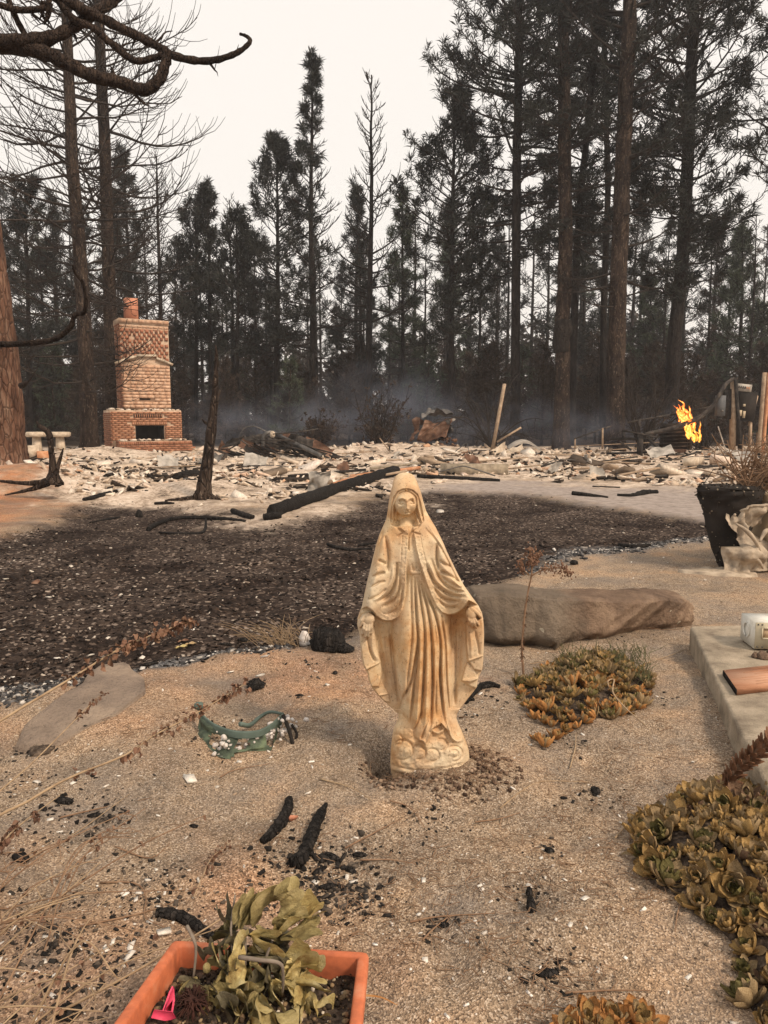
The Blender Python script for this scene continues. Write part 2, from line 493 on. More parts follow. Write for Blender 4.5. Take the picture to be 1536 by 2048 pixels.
# ================================================================== trees
def bark_mat(name, cols, scale=3.0, bump=0.9, flecks=0.0):
    b = NB(name)
    co = b.coord('Object')
    mp = b.n('Mapping'); b.put(mp.inputs[0], co); mp.inputs['Scale'].default_value = (1, 1, 0.28)
    v = b.vor(mp.outputs[0], scale * 5.0, 'DISTANCE_TO_EDGE')
    f = b.noise(mp.outputs[0], scale * 2.4, 6, 0.7)
    big = b.noise(co, 0.55, 3, 0.5)
    c = b.ramp(f, [(0.30 + 0.4 * i / max(len(cols) - 1, 1), cc) for i, cc in enumerate(cols)])
    crack = b.rng(v, 0.0, 0.06, 0.35, 1.0)
    c = b.mix(1.0, c, b.ramp(crack, [(0, (0.3, 0.3, 0.3)), (1, (1, 1, 1))]), 'MULTIPLY')
    c = b.mix(1.0, c, b.ramp(big, [(0.35, (0.65, 0.63, 0.62)), (0.65, (1.25, 1.2, 1.15))]), 'MULTIPLY')
    fl = b.math('MULTIPLY', b.math('GREATER_THAN', b.noise(mp.outputs[0], scale * 9, 3, .6), .63), flecks)
    c = b.mix(fl, c, (.26, .20, .155))
    h = b.math('ADD', b.math('MULTIPLY', b.rng(v, 0, 0.12), 1.0), f)
    return b.done(c, 0.95, b.bump(h, bump, 0.03), 0.15)

M['bark_char'] = bark_mat('charred_bark', [(0.012, 0.011, 0.010), (0.030, 0.026, 0.024), (0.060, 0.050, 0.045)])
M['bark_brown'] = bark_mat('scorched_brown_bark', [(0.016, 0.012, 0.010), (0.042, 0.030, 0.024), (0.105, 0.078, 0.060)], flecks=.55)
M['bark_red'] = bark_mat('reddish_pine_bark', [(0.05, 0.026, 0.018), (0.135, 0.072, 0.048), (0.25, 0.17, 0.125)], scale=2.2)
M['limb_dark'] = bark_mat('dark_limb_bark', [(0.016, 0.012, 0.011), (0.040, 0.029, 0.024), (0.085, 0.062, 0.048)], scale=9)
M['twig'] = pmat('burnt_twig', [(0.016, 0.013, 0.012), (0.05, 0.038, 0.03)], 4, bump=0)
def needle_mat(name, cols):
    b = NB(name)
    r = b.island()
    f = b.noise(b.coord('Object'), 0.9, 3, 0.6)
    k = b.math('ADD', b.math('MULTIPLY', r, 0.5), b.math('MULTIPLY', f, 0.7))
    c = b.ramp(k, [(0.25 + 0.6 * i / max(len(cols) - 1, 1), cc) for i, cc in enumerate(cols)])
    return b.done(c, 0.7, None, 0.2)
M['needle_dark'] = needle_mat('heat_killed_needles', [(0.011, 0.013, 0.012), (0.024, 0.027, 0.024), (0.048, 0.051, 0.042)])
M['needle_brown'] = needle_mat('scorched_brown_needles', [(0.020, 0.014, 0.011), (0.044, 0.030, 0.022), (0.080, 0.055, 0.038)])
M['needle_green'] = needle_mat('dull_green_needles', [(0.026, 0.038, 0.028), (0.052, 0.068, 0.046), (0.095, 0.112, 0.068)])

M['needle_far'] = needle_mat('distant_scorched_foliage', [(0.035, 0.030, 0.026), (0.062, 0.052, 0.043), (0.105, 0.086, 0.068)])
class Tufts:
    """brushes of needles: thin blades fanned about a direction"""
    def __init__(s): s.p = []; s.d = []; s.z = []
    def add(s, p, d, size): s.p.append(p); s.d.append(d); s.z.append(size)
    def emit(s, mb, rng, blades=32, spread=0.78, width=0.036, droop=0.30):
        if not s.p: return
        P = np.repeat(np.array(s.p), blades, 0); D = np.repeat(np.array(s.d), blades, 0); Z = np.repeat(np.array(s.z), blades)
        n = len(P)
        D = D / np.linalg.norm(D, axis=1, keepdims=True)
        back = rng.rand(n, 1) * 0.55
        P0 = P - D * back * Z[:, None]
        E = D + spread * rng.randn(n, 3); E /= np.linalg.norm(E, axis=1, keepdims=True)
        L = Z * (0.42 + 0.5 * rng.rand(n))
        S_ = np.cross(E, rng.randn(n, 3)); S_ /= np.linalg.norm(S_, axis=1, keepdims=True)
        w = Z * width * (0.6 + 0.8 * rng.rand(n))
        mid = P0 + E * (L * 0.55)[:, None]
        tip = P0 + E * L[:, None]; tip[:, 2] -= droop * L * rng.rand(n)
        V = np.stack([P0, mid + S_ * w[:, None], tip, mid - S_ * w[:, None]], 1).reshape(-1, 3)
        mb.add(V, None, np.arange(4 * n).reshape(-1, 4))

def grow(rng, trunk, rtrunk, z0, lenf, nb, needles, wood, tufts, e_lo=-8, e_hi=35, curl=0.5, sub=7, sublen=0.34, tuft=0.42, rb=0.05, twig_r=0.011, wind=(0.25, 0, 0.15),
         azf=None, keep=None, m=4, tips=True, bare_to=0.0, wig=0.045):
    """limbs along the trunk. lenf(f): length at crown fraction f (0 lowest, 1 top); needles(f, az): share of twigs that keep their needles"""
    T = np.asarray(trunk); zt = T[:, 2]; top = zt[-1]
    wind = np.array(wind)
    for k in range(nb):
        f = (k + rng.rand()) / nb
        f = f ** 0.9
        z = z0 + (top - z0) * f * 0.985
        p = np.array([np.interp(z, zt, T[:, i]) for i in range(3)])
        az = rng.rand() * 2 * math.pi if azf is None else azf(rng, f)
        if keep is not None and not keep(rng, f, az): continue
        L = lenf(f) * (0.62 + 0.55 * rng.rand())
        el = rad(e_lo + (e_hi - e_lo) * f + 9 * rng.randn())
        d = np.array([math.cos(az) * math.cos(el), math.sin(az) * math.cos(el), math.sin(el)])
        n = 7; q = p.copy(); pts = [q.copy()]
        side = np.array([-d[1], d[0], 0]); bend = rng.randn() * 0.10
        for i in range(n):
            t = (i + 1) / n
            d = d + np.array([0, 0, curl * (0.05 + 0.34 * t * t)]) + side * bend * 0.5 + rng.randn(3) * wig
            d /= np.linalg.norm(d)
            q = q + d * L / n; pts.append(q.copy())
        pts = np.array(pts)
        r0 = max(rb * (L / max(lenf(0.3), .1)) ** 0.8, 0.012)
        rr = np.linspace(r0, max(twig_r, 0.2 * r0), n + 1)
        wood.tube(pts, rr, m, cap=False)
        bare = rng.rand() > needles(f, az)
        if tips and not bare: tufts.add(pts[-1], d + wind + np.array([0, 0, .2]), tuft * (0.8 + 0.5 * rng.rand()))
        ns = max(2, int(sub * (0.5 + 0.5 * L / max(lenf(0.25), 0.1))))
        for j in range(ns):
            t = 0.28 + 0.68 * (j + rng.rand()) / ns
            u = t * n; i = min(int(u), n - 1); g = u - i
            b0 = pts[i] * (1 - g) + pts[i + 1] * g
            tan = pts[i + 1] - pts[i]; tan /= np.linalg.norm(tan)
            sd = np.cross(tan, [0, 0, 1.0]); sd /= (np.linalg.norm(sd) + 1e-9)
            s = 1 if (j % 2) else -1
            dd = tan * (0.55 + .3 * rng.rand()) + sd * s * (0.5 + 0.5 * rng.rand()) + np.array([0, 0, 0.25 * rng.randn() - 0.05])
            dd /= np.linalg.norm(dd)
            l2 = L * sublen * (1.15 - 0.75 * t) * (0.6 + 0.8 * rng.rand()) + 0.15
            qq = b0.copy(); sp = [qq.copy()]
            for i2 in range(4):
                dd = dd + np.array([0, 0, curl * (0.16 + 0.16 * i2)]) + rng.randn(3) * 0.10
                dd /= np.linalg.norm(dd); qq = qq + dd * l2 / 4; sp.append(qq.copy())
            wood.tube(np.array(sp), np.linspace(max(twig_r * 1.5, r0 * 0.3), twig_r * 0.75, 5), 3, cap=False)
            if not bare and rng.rand() < 0.8:
                tufts.add(sp[-1], dd + wind, tuft * (0.75 + 0.55 * rng.rand()))
                if rng.rand() < 0.22: tufts.add(sp[2], dd + wind + 0.3 * rng.randn(3), tuft * (0.55 + 0.4 * rng.rand()))

def trunk_path(pts, n=26, wob=0.03, rng=None):
    P = smooth_path(pts, n)
    if rng is not None:
        w = rng.randn(n, 2).cumsum(0) * wob * 0.3
        w -= np.linspace(0, 1, n)[:, None] * w[-1]
        P[:, :2] += w
    return P

def px_trunk(pix, Y):
    """trunk axis from its pixels in the photo, on its own depth"""
    P = [at(x, y, Y) for x, y in pix]
    P[0][2] = hz(P[0][0], P[0][1]) - 0.05
    return P

def make_tree(name, label, pts, w0, w1, seed, bark, z0f, lenf, nb, needles=lambda f, a: 1.0, nmat='needle_dark', group=None, extra=0.0, flare=1.25, knots=True, top_r=0.02, mtrunk=12, **k):
    rng = np.random.RandomState(seed)
    pts = [np.asarray(p, float) for p in pts]
    if extra:
        d = pts[-1] - pts[-2]; d /= np.linalg.norm(d); pts.append(pts[-1] + d * extra)
    T = trunk_path(pts, 30, 0.04, rng)
    zr = (T[:, 2] - T[0, 2]) / (T[-1, 2] - T[0, 2])
    R = w0 + (w1 - w0) * zr
    if extra:
        R = np.maximum(R * np.clip((1 - zr) / 0.25, 0, 1) ** 0.6, top_r)
    R = R * (1 + (flare - 1) * np.exp(-zr * 28))
    root = thing(name, label, 'tree', T[0], group)
    mb = MB(); mb.tube(T, R, mtrunk, jit=0.05, rng=seed)
    mb.build('trunk', M[bark], root, smooth=True)
    wood = MB(); tf = Tufts()
    z0 = T[0, 2] + z0f * (T[-1, 2] - T[0, 2])
    grow(rng, T, R, z0, lenf, nb, needles, wood, tf, **k)
    wood.build('limbs', M['twig'], root)
    if tf.p:
        nm = MB(); tf.emit(nm, rng)
        nm.build('crown', M[nmat], root)
    return root

def cone(a, b, p=1.0):
    return lambda f: a + (b - a) * f ** p
def oval(Lm, lo=0.35, hi=0.12, pk=0.35):
    def g(f):
        if f < pk: return Lm * (lo + (1 - lo) * (f / pk) ** 0.8)
        return Lm * (hi + (1 - hi) * (1 - ((f - pk) / (1 - pk)) ** 1.3))
    return g

def build_trees():
    ALL = lambda f, a: 0.95
    NONE = lambda f, a: 0.0
    # the two bare pines behind the chimney
    make_tree('bare_pine', 'tall bare pine with curling twigs standing just behind the brick chimney', px_trunk([(226, 872), (222, 640), (214, 420), (205, 200), (197, 0), (192, -160)], 27.5), .27, .13, 11, 'bark_brown',
              0.12, oval(4.8, 0.5, 0.25, 0.45), 100, NONE, group='bare burnt pines', extra=3, curl=0.6, e_lo=-12, e_hi=32, sub=15, sublen=0.42, rb=0.052, twig_r=0.0105, wig=.10)
    make_tree('bare_pine', 'bare leaning pine left of the chimney, its trunk bowed near the ground', px_trunk([(178, 872), (172, 720), (160, 560), (148, 400), (140, 200), (134, 0), (130, -160)], 24.5), .27, .10, 12, 'bark_brown',
              0.10, oval(4.4, 0.7, 0.25, 0.4), 104, NONE, group='bare burnt pines', extra=2.5, curl=0.55, e_lo=-16, e_hi=30, sub=14, sublen=0.42, rb=0.046, twig_r=0.0095, wig=.10)
    make_tree('bare_pine', 'thin bare pine with fine upswept twigs, above the right shoulder of the chimney', px_trunk([(322, 880), (320, 640), (316, 460), (313, 312)], 36), .17, .03, 13, 'bark_char',
              0.35, cone(2.6, 0.5, 0.9), 60, NONE, group='bare burnt pines', curl=0.7, e_lo=5, e_hi=55, sub=8, rb=0.03, twig_r=0.010)
    make_tree('bare_pine', 'bare pine with open upswept branches right of the tall needled spire', px_trunk([(738, 884), (740, 640), (744, 400), (743, 240), (743, 150)], 34), .20, .03, 14, 'bark_char',
              0.32, cone(3.3, 0.5, 0.8), 64, NONE, group='bare burnt pines', curl=0.75, e_lo=0, e_hi=55, sub=8, rb=0.045, twig_r=0.0115)
    make_tree('bare_pine', 'small bare pine spire between the needled pair and the tall dark pine', px_trunk([(468, 880), (466, 640), (462, 480), (459, 400)], 38), .14, .02, 15, 'bark_char',
              0.45, cone(2.0, 0.4, 0.9), 40, lambda f, a: 0.5 if f < 0.6 else 0, group='bare burnt pines', curl=0.8, e_lo=5, e_hi=60, sub=6, rb=0.03, twig_r=0.011)
    # tall needled pines of the middle
    def half(f, a):   # right side of the spire has lost its needles below the top
        return 0.95 if (f > 0.80 or math.cos(a) < 0.25) else 0.05
    make_tree('pine_tree', 'tall slim needled pine, the highest spire in the middle of the treeline', px_trunk([(626, 884), (624, 640), (622, 400), (624, 240), (624, 118)], 33), .19, .03, 21, 'bark_char',
              0.22, cone(2.5, 0.35, 0.9), 84, half, curl=0.5, e_lo=-5, e_hi=62, sub=9, tuft=0.40, rb=0.035)
    make_tree('pine_tree', 'broad dark needled pine just left of the tallest spire', px_trunk([(553, 884), (553, 640), (552, 440), (554, 285)], 34), .17, .03, 22, 'bark_char',
              0.30, oval(2.5, 0.7, 0.25, 0.35), 76, ALL, curl=0.5, e_lo=-5, e_hi=60, sub=9, tuft=0.44, rb=0.035)
    make_tree('pine_tree', 'pointed needled pine with a spike top, taller of the pair right of the chimney', px_trunk([(423, 880), (421, 640), (417, 470), (415, 365)], 35), .14, .03, 23, 'bark_char',
              0.36, cone(2.0, 0.35, 0.9), 56, ALL, curl=0.5, e_lo=-5, e_hi=60, sub=8, tuft=0.42, rb=0.03)
    make_tree('pine_tree', 'rounded needled pine leaning on the spike-topped pine right of the chimney', px_trunk([(393, 880), (393, 640), (391, 500), (390, 408)], 36), .13, .03, 24, 'bark_char',
              0.32, oval(1.9, 0.7, 0.35, 0.4), 52, ALL, curl=0.5, e_lo=0, e_hi=60, sub=8, tuft=0.42, rb=0.03)
    make_tree('pine_tree', 'slim needled pine just right of the rows of spires, with a sparse ragged top', px_trunk([(478, 880), (476, 640), (474, 520), (472, 430)], 33.5), .13, .03, 25, 'bark_char',
              0.38, oval(1.5, 0.7, 0.3, 0.5), 40, ALL, curl=0.5, e_lo=0, e_hi=60, sub=7, tuft=0.42, rb=0.03)
    make_tree('pine_tree', 'dull green pine with a pointed crown, right of the bare open pine', px_trunk([(806, 884), (806, 640), (805, 500), (806, 388)], 40), .15, .03, 26, 'bark_char',
              0.25, cone(2.2, 0.4, 0.9), 66, ALL, 'needle_green', curl=0.5, e_lo=-5, e_hi=60, sub=8, tuft=0.42, rb=0.03)
    make_tree('pine_tree', 'short needled pine between the tallest spire and the bare open pine', px_trunk([(712, 884), (712, 640), (714, 500), (715, 372)], 41), .15, .03, 27, 'bark_char',
              0.25, cone(2.2, 0.4, 0.9), 62, ALL, 'needle_dark', curl=0.5, e_lo=-5, e_hi=60, sub=8, tuft=0.42, rb=0.03)
    # the big stand on the right
    make_tree('pine_tree', 'needled pine with wind-swept tufts, leftmost of the big right-hand stand', px_trunk([(905, 888), (904, 640), (905, 400), (908, 250), (905, 195)], 31), .15, .04, 31, 'bark_char',
              0.30, oval(2.6, 0.6, 0.3, 0.45), 84, ALL, curl=0.5, e_lo=-10, e_hi=55, sub=9, tuft=0.46, rb=0.04, wind=(0.45, 0, 0.25))
    make_tree('pine_tree', 'tall slender grey-trunked pine whose tufts fringe the open sky, right of the centre', px_trunk([(1030, 888), (1031, 640), (1032, 400), (1034, 200), (1036, 0)], 29), .19, .14, 32, 'bark_char',
              0.34, oval(3.5, 0.45, 0.6, 0.5), 125, ALL, extra=3.5, curl=0.55, e_lo=-10, e_hi=45, sub=9, tuft=0.46, rb=0.05, wind=(0.5, 0, 0.25))
    t33 = make_tree('pine_tree', 'thick pine with a swollen black burn scar low on its brown trunk', px_trunk([(1122, 890), (1126, 720), (1124, 660), (1131, 560), (1130, 300), (1128, 0)], 27.5), .30, .17, 33, 'bark_brown',
              0.30, oval(2.6, 0.4, 0.6, 0.6), 84, lambda f, a: 0.65, extra=3.5, curl=0.5, e_lo=-14, e_hi=40, sub=8, tuft=0.42, rb=0.055)
    sc = MB(); P = [at(x, y, 27.4) for x, y in [(1123, 705), (1122, 685), (1124, 668), (1127, 655), (1129, 640)]]; sc.tube(smooth_path(P, 10), np.interp(np.linspace(0, 1, 10), [0, .4, .7, 1], [15, 17, 19, 13]) / FPX * 27.5, 12, jit=.1); sc.build('burn_scar', M['bark_char'], t33)
    make_tree('pine_tree', 'slender leaning pine close behind the scarred thick pine', px_trunk([(1143, 888), (1148, 640), (1162, 400), (1182, 200), (1198, 0)], 29.5), .16, .10, 34, 'bark_char',
              0.38, oval(2.4, 0.4, 0.6, 0.6), 54, lambda f, a: 0.7, extra=3, curl=0.5, e_lo=-10, e_hi=45, sub=8, tuft=0.44, rb=0.04)
    make_tree('pine_tree', 'thickest straight pine in the right-hand stand, speckled brown bark', px_trunk([(1232, 892), (1236, 640), (1243, 420), (1250, 200), (1258, 0)], 26.5), .32, .21, 35, 'bark_brown',
              0.26, oval(3.2, 0.6, 0.6, 0.5), 84, lambda f, a: 0.65 if f > .25 else 0.0, extra=4, curl=0.5, e_lo=-14, e_hi=40, sub=8, tuft=0.42, rb=0.06)
    make_tree('pine_tree', 'narrow dark pine hidden behind the thickest straight trunk', px_trunk([(1205, 888), (1208, 640), (1218, 400), (1215, 200), (1205, 0)], 33), .15, .10, 36, 'bark_char',
              0.34, oval(2.2, 0.5, 0.5, 0.5), 52, ALL, extra=2, curl=0.6, e_lo=-10, e_hi=50, sub=8, tuft=0.46, rb=0.04)
    make_tree('pine_tree', 'bushy full-crowned pine filling the upper right sky, its trunk leaning', px_trunk([(1338, 884), (1346, 700), (1365, 480), (1376, 250), (1388, 0)], 28), .27, .16, 37, 'bark_char',
              0.28, oval(3.1, 0.55, 0.7, 0.5), 150, ALL, extra=3.5, curl=0.55, e_lo=-8, e_hi=45, sub=10, tuft=0.46, rb=0.05)
    make_tree('pine_tree', 'pine mostly beyond the right edge, only its tufted branches reaching in', px_trunk([(1660, 890), (1660, 600), (1662, 300), (1664, 0)], 26), .26, .16, 38, 'bark_char',
              0.26, oval(3.6, 0.6, 0.6, 0.5), 90, lambda f, a: 0.8, extra=3, curl=0.5, e_lo=-8, e_hi=40, sub=9, tuft=0.44, rb=0.05)
    make_tree('pine_tree', 'grey-green pine behind the burning corner at the far right', px_trunk([(1482, 884), (1482, 700), (1484, 580), (1486, 455)], 42), .17, .03, 39, 'bark_char',
              0.12, cone(3.2, 0.4, 0.9), 80, ALL, 'needle_green', curl=0.5, e_lo=-8, e_hi=55, sub=9, tuft=0.48, rb=0.035)
    make_tree('pine_tree', 'grey-green pine seen between the thick trunk and the leaning bushy pine', px_trunk([(1300, 884), (1300, 740), (1302, 650), (1303, 560)], 44), .17, .03, 40, 'bark_char',
              0.12, cone(3.0, 0.4, 0.9), 70, ALL, 'needle_green', curl=0.5, e_lo=-8, e_hi=55, sub=9, tuft=0.48, rb=0.035)
    # left needled pines between the bare trunks
    make_tree('pine_tree', 'dark needled pine filling the gap between the leaning bare pine and the left edge', px_trunk([(60, 880), (58, 640), (54, 500), (48, 375)], 34), .16, .03, 41, 'bark_char',
              0.22, oval(2.4, 0.7, 0.3, 0.35), 64, ALL, curl=0.5, e_lo=-5, e_hi=55, sub=8, tuft=0.44, rb=0.035)
    make_tree('pine_tree', 'dark needled pine seen between the two bare pines, above the chimney', px_trunk([(268, 880), (264, 640), (254, 450), (246, 310)], 37), .17, .03, 42, 'bark_char',
              0.22, oval(2.3, 0.6, 0.25, 0.35), 66, ALL, curl=0.5, e_lo=-5, e_hi=55, sub=8, tuft=0.44, rb=0.035)
    # the big red-barked pine at the left edge
    rng = np.random.RandomState(51)
    P = px_trunk([(8, 945), (4, 860), (-8, 700), (-30, 520), (-55, 330), (-90, 0)], 16.5)
    T = trunk_path(P, 34)
    R = np.linspace(.50, .34, 34) * (1 + 0.3 * np.exp(-np.linspace(0, 1, 34) * 22))
    root = thing('pine_tree', 'massive red-barked pine trunk cut by the left edge of the photo', 'tree', T[0])
    mb = MB(); mb.tube(T, R, 28, jit=0.05, rng=5); mb.build('trunk', M['bark_red'], root, smooth=True)
    lim = MB()
    lim.tube(smooth_path([at(42, 772, 16.1), at(60, 760, 15.9), at(72, 740, 15.8)], 6), [.07, .05, .02, .015, .012, .008], 6)
    lim.build('branch_stub', M['limb_dark'], root)

    # background rows, copied from a few kinds
    kinds = []
    far = thing
    for s, (hgt, nm, lf, z0f) in enumerate([(15, 'needle_dark', oval(2.0, .7, .25, .35), .2), (13, 'needle_dark', cone(2.0, .35), .22), (14, 'needle_brown', cone(2.1, .4), .12),
                                            (12, 'needle_green', cone(2.3, .4), .10), (14.5, None, cone(2.2, .4), .25)]):
        rng = np.random.RandomState(100 + s)
        T = trunk_path([(0, 0, -.1), (0.1, 0, hgt * .5), (0, 0, hgt)], 14, .05, rng)
        R = np.linspace(.15, .02, 14)
        tm = MB(); tm.tube(T, R, 7)
        w = MB(); tf = Tufts()
        grow(rng, T, R, hgt * z0f, lf, 46, (lambda f, a: 0.72) if nm else (lambda f, a: 0), w, tf, curl=0.5, e_lo=-8, e_hi=58, sub=7, tuft=0.46, rb=.03, twig_r=.012)
        nmesh = MB()
        if nm: tf.emit(nmesh, rng, 24)
        kinds.append((tm.mesh('trunk', M['bark_char']), w.mesh('limbs', M['twig']), nmesh.mesh('crown', M[nm]) if nm else None, hgt, nm))
    # low scorched young pines, bushy to the ground
    for s, nm in enumerate(['needle_brown', 'needle_brown', 'needle_green']):
        rng = np.random.RandomState(120 + s)
        hgt = 5.0
        T = trunk_path([(0, 0, -.1), (0.1, 0, hgt * .5), (0, 0, hgt)], 10, .05, rng)
        tm = MB(); tm.tube(T, np.linspace(.07, .015, 10), 6)
        w = MB(); tf = Tufts()
        grow(rng, T, None, 0.25, cone(1.9, .35, .9), 60, lambda f, a: 0.85, w, tf, curl=0.45, e_lo=-2, e_hi=50, sub=7, tuft=0.36, rb=.02, twig_r=.009)
        nmesh = MB(); tf.emit(nmesh, rng, 11, spread=.7)
        kinds.append((tm.mesh('trunk', M['bark_brown']), w.mesh('limbs', M['twig']), nmesh.mesh('crown', M[nm]), hgt, nm))
    def place(kind, x, y, sc, rz, name, label, group):
        a, b, c, hgt, nm = kinds[kind]
        root = thing(name, label, 'tree', (x, y, hz(x, y) - .05), group)
        root.rotation_euler = (0, 0, rz); root.scale = (sc * 1.05, sc * 1.05, sc)
        for n_, me in (('trunk', a), ('limbs', b), ('crown', c)):
            if me is None: continue
            o = bpy.data.objects.new(n_, me); COL.objects.link(o); o.parent = root
    rng = np.random.RandomState(77)
    G = 'scorched pines in the back rows of the forest'
    LB = {0: 'dark needled pine in the hazy back row of the forest', 1: 'dark needled pine in the hazy back row of the forest', 2: 'brown scorched pine in the hazy back row of the forest',
          3: 'dull green pine in the hazy back row of the forest', 4: 'thin bare pine in the hazy back row of the forest'}
    for row, (Y, n) in enumerate([(38, 12), (44, 15), (52, 20), (62, 26)]):
        for i in range(n):
            px = -120 + (i + 0.15 + 0.7 * rng.rand()) * 1780 / n
            y = Y + rng.rand() * 5
            x = (px - 768) / FPX * y
            top = 560 - 70 * rng.rand() if not (820 < px) else 500 - 110 * rng.rand()
            if px < 330: top -= 90
            hh = (842 - top) / FPX * y + 1.2
            k = rng.choice([0, 1, 1, 2, 3, 4], p=[.24, .18, .10, .12, .16, .20] if px < 1240 else [.14, .1, .08, .12, .46, .10])
            place(k, x, y, hh / kinds[k][3], rng.rand() * 6.28, 'background_pine', LB[k], G + (' with ' + {0: 'dark', 1: 'dark', 2: 'brown', 3: 'green', 4: 'no'}[k] + ' needles'))
    G2 = 'low scorched young pines'
    for row, (Y, n) in enumerate([(30.5, 18), (34, 28), (40, 38)]):
        for i in range(n):
            px = -80 + (i + rng.rand()) * 1720 / n
            y = Y + rng.rand() * 2.5
            x = (px - 768) / FPX * y
            k = 5 + rng.choice(3, p=[.45, .4, .15])
            if row == 0 and (230 < px < 360): continue
            sc = (0.55 + 0.6 * rng.rand()) * (1.0 if row else 0.75)
            place(k, x, y, sc, rng.rand() * 6.28, 'young_pine', {5: 'low rust-brown young pine at the foot of the forest', 6: 'low rust-brown young pine at the foot of the forest', 7: 'low dull green young pine at the foot of the forest'}[k],
                  G2 + (' still green' if k == 7 else ' turned brown'))
    # the far wood: one mass
    mb = MB(); tf = Tufts()
    for i in range(290):
        y = 66 + rng.rand() * 30; x = (rng.rand() * 2 - 1) * 0.85 * y; hgt = 5 + 6.5 * rng.rand()
        mb.tube([(x, y, 0), (x, y, hgt)], [.2, .03], 4, cap=False)
        for k in range(60):
            f = rng.rand(); a = rng.rand() * 6.28; r = (1 - f) * 2.4 * rng.rand() ** .5 + .15
            tf.add((x + r * math.cos(a), y + r * math.sin(a), .5 + f * (hgt - .5)), (math.cos(a), math.sin(a), .6), .95)
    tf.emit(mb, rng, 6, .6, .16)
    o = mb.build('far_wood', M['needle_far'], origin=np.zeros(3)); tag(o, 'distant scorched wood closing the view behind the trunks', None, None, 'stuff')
build_trees()

# ------------------------------------------------------------------ near dead limbs that hang into the top left of the view
def near_tree():
    RT = np.random.RandomState(91)
    Y0 = 7.0
    base = np.array([-6.1, 6.6, hz(-6.1, 6.6)])
    root = thing('dead_tree', 'dead tree standing left out of view, bare limbs hanging into the top left corner', 'tree', base)
    tr = smooth_path([base - [0, 0, .1], base + [0.1, 0, 2], base + [0.0, .1, 4.2], base + [0.2, .1, 6.6], base + [.3, .2, 9]], 24)
    mb = MB(); mb.tube(tr, np.linspace(.36, .16, 24), 16, jit=.05); mb.build('trunk', M['limb_dark'], root, smooth=True)
    L = [
        # (path px, depth from-to, radius px from-to)
        ([(-330, 60), (-150, 70), (0, 92), (70, 100), (130, 125), (180, 150), (240, 165), (290, 180), (318, 160), (330, 130), (336, 105)], 6.9, 7.0, 15, 9),
        ([(-200, -260), (-20, -120), (60, -40), (140, 5), (190, 30), (250, 60), (310, 90), (350, 112), (400, 122), (440, 118), (475, 105), (495, 90), (500, 80), (492, 72), (480, 68)], 6.9, 7.2, 12, 2.5),
        ([(110, -20), (125, 12), (150, 40), (185, 55), (215, 80), (250, 110), (275, 122), (310, 115), (336, 107)], 6.95, 7.02, 7, 6),
        ([(-300, 90), (-120, 82), (0, 82), (60, 80), (110, 72), (150, 52), (190, 25), (215, 10), (240, -10), (300, -60)], 6.7, 7.3, 13, 9),
        ([(-60, -10), (0, 10), (40, 20), (90, 15), (98, 0), (100, -30)], 6.8, 6.9, 6, 5),
        ([(10, -20), (25, 20), (42, 55), (60, 82), (85, 92), (110, 80), (135, 60)], 6.85, 7.05, 5, 6),
        ([(98, 5), (96, 30), (88, 48)], 6.85, 6.9, 7, 2),
        ([(88, 2), (84, 25), (90, 40)], 6.85, 6.9, 5, 2),
    ]
    for path, d0, d1, r0, r1 in L:
        n = len(path); P = []
        for i, (a, b) in enumerate(path):
            P.append(at(a, b, d0 + (d1 - d0) * i / (n - 1)))
        Q = smooth_path(P, n * 5)
        rr = np.linspace(r0, r1, len(Q)) / FPX * 7.0
        rr = rr * (1 + 0.08 * np.sin(np.arange(len(Q)) * 1.9))
        mb = MB(); mb.tube(Q, rr, 10, jit=.10, rng=int(r0 * 7)); mb.build('limb', M['limb_dark'], root, smooth=True)
        tw = MB()
        for k in range(5 if r0 > 8 else 3):
            i = RT.randint(len(Q) // 4, len(Q) - 2); dd = Q[i + 1] - Q[i]; dd /= np.linalg.norm(dd); dd = dd + .9 * RT.randn(3) * [1, .4, 1]; L_ = .06 + .22 * RT.rand() ** 2; pp = [Q[i]]
            for s_ in range(4): dd = dd / np.linalg.norm(dd) + .35 * RT.randn(3); pp.append(pp[-1] + dd / np.linalg.norm(dd) * L_ / 4)
            tw.tube(np.array(pp), np.linspace(rr[i] * .45, .0018, 5), 5)
            e = pp[2] + .4 * L_ * RT.randn(3) * [1, .4, 1]; tw.tube(np.array([pp[2], (pp[2] + e) / 2 + .01 * RT.randn(3), e]), [.004, .003, .0012], 4)
        tw.build('twigs', M['limb_dark'], root)
    # low hanging limb
    P = [at(a, b, 7.4 - 0.05 * i) for i, (a, b) in enumerate([(-300, 640), (-120, 680), (0, 688), (60, 686), (110, 678), (140, 655), (150, 630), (168, 625), (172, 600), (165, 565), (150, 545), (146, 530)])]
    P[0] = tr[10]
    Q = smooth_path(P, 60)
    mb = MB(); mb.tube(Q, np.linspace(7, 2.5, 60) / FPX * 7.2, 8, jit=.1, rng=8); mb.build('limb', M['limb_dark'], root, smooth=True)
    for path, d, r0 in [([(300, 92), (320, 78), (330, 65), (345, 62)], 7.05, 3), ([(230, 85), (250, 98), (262, 100)], 7.0, 2.5), ([(242, 100), (246, 90), (270, 84), (282, 80)], 7.0, 2.2)]:
        P = smooth_path([at(a, b, d) for a, b in path], 8)
        mb = MB(); mb.tube(P, np.linspace(r0, .8, 8) / FPX * 7.0, 5); mb.build('twig', M['limb_dark'], root)
near_tree()
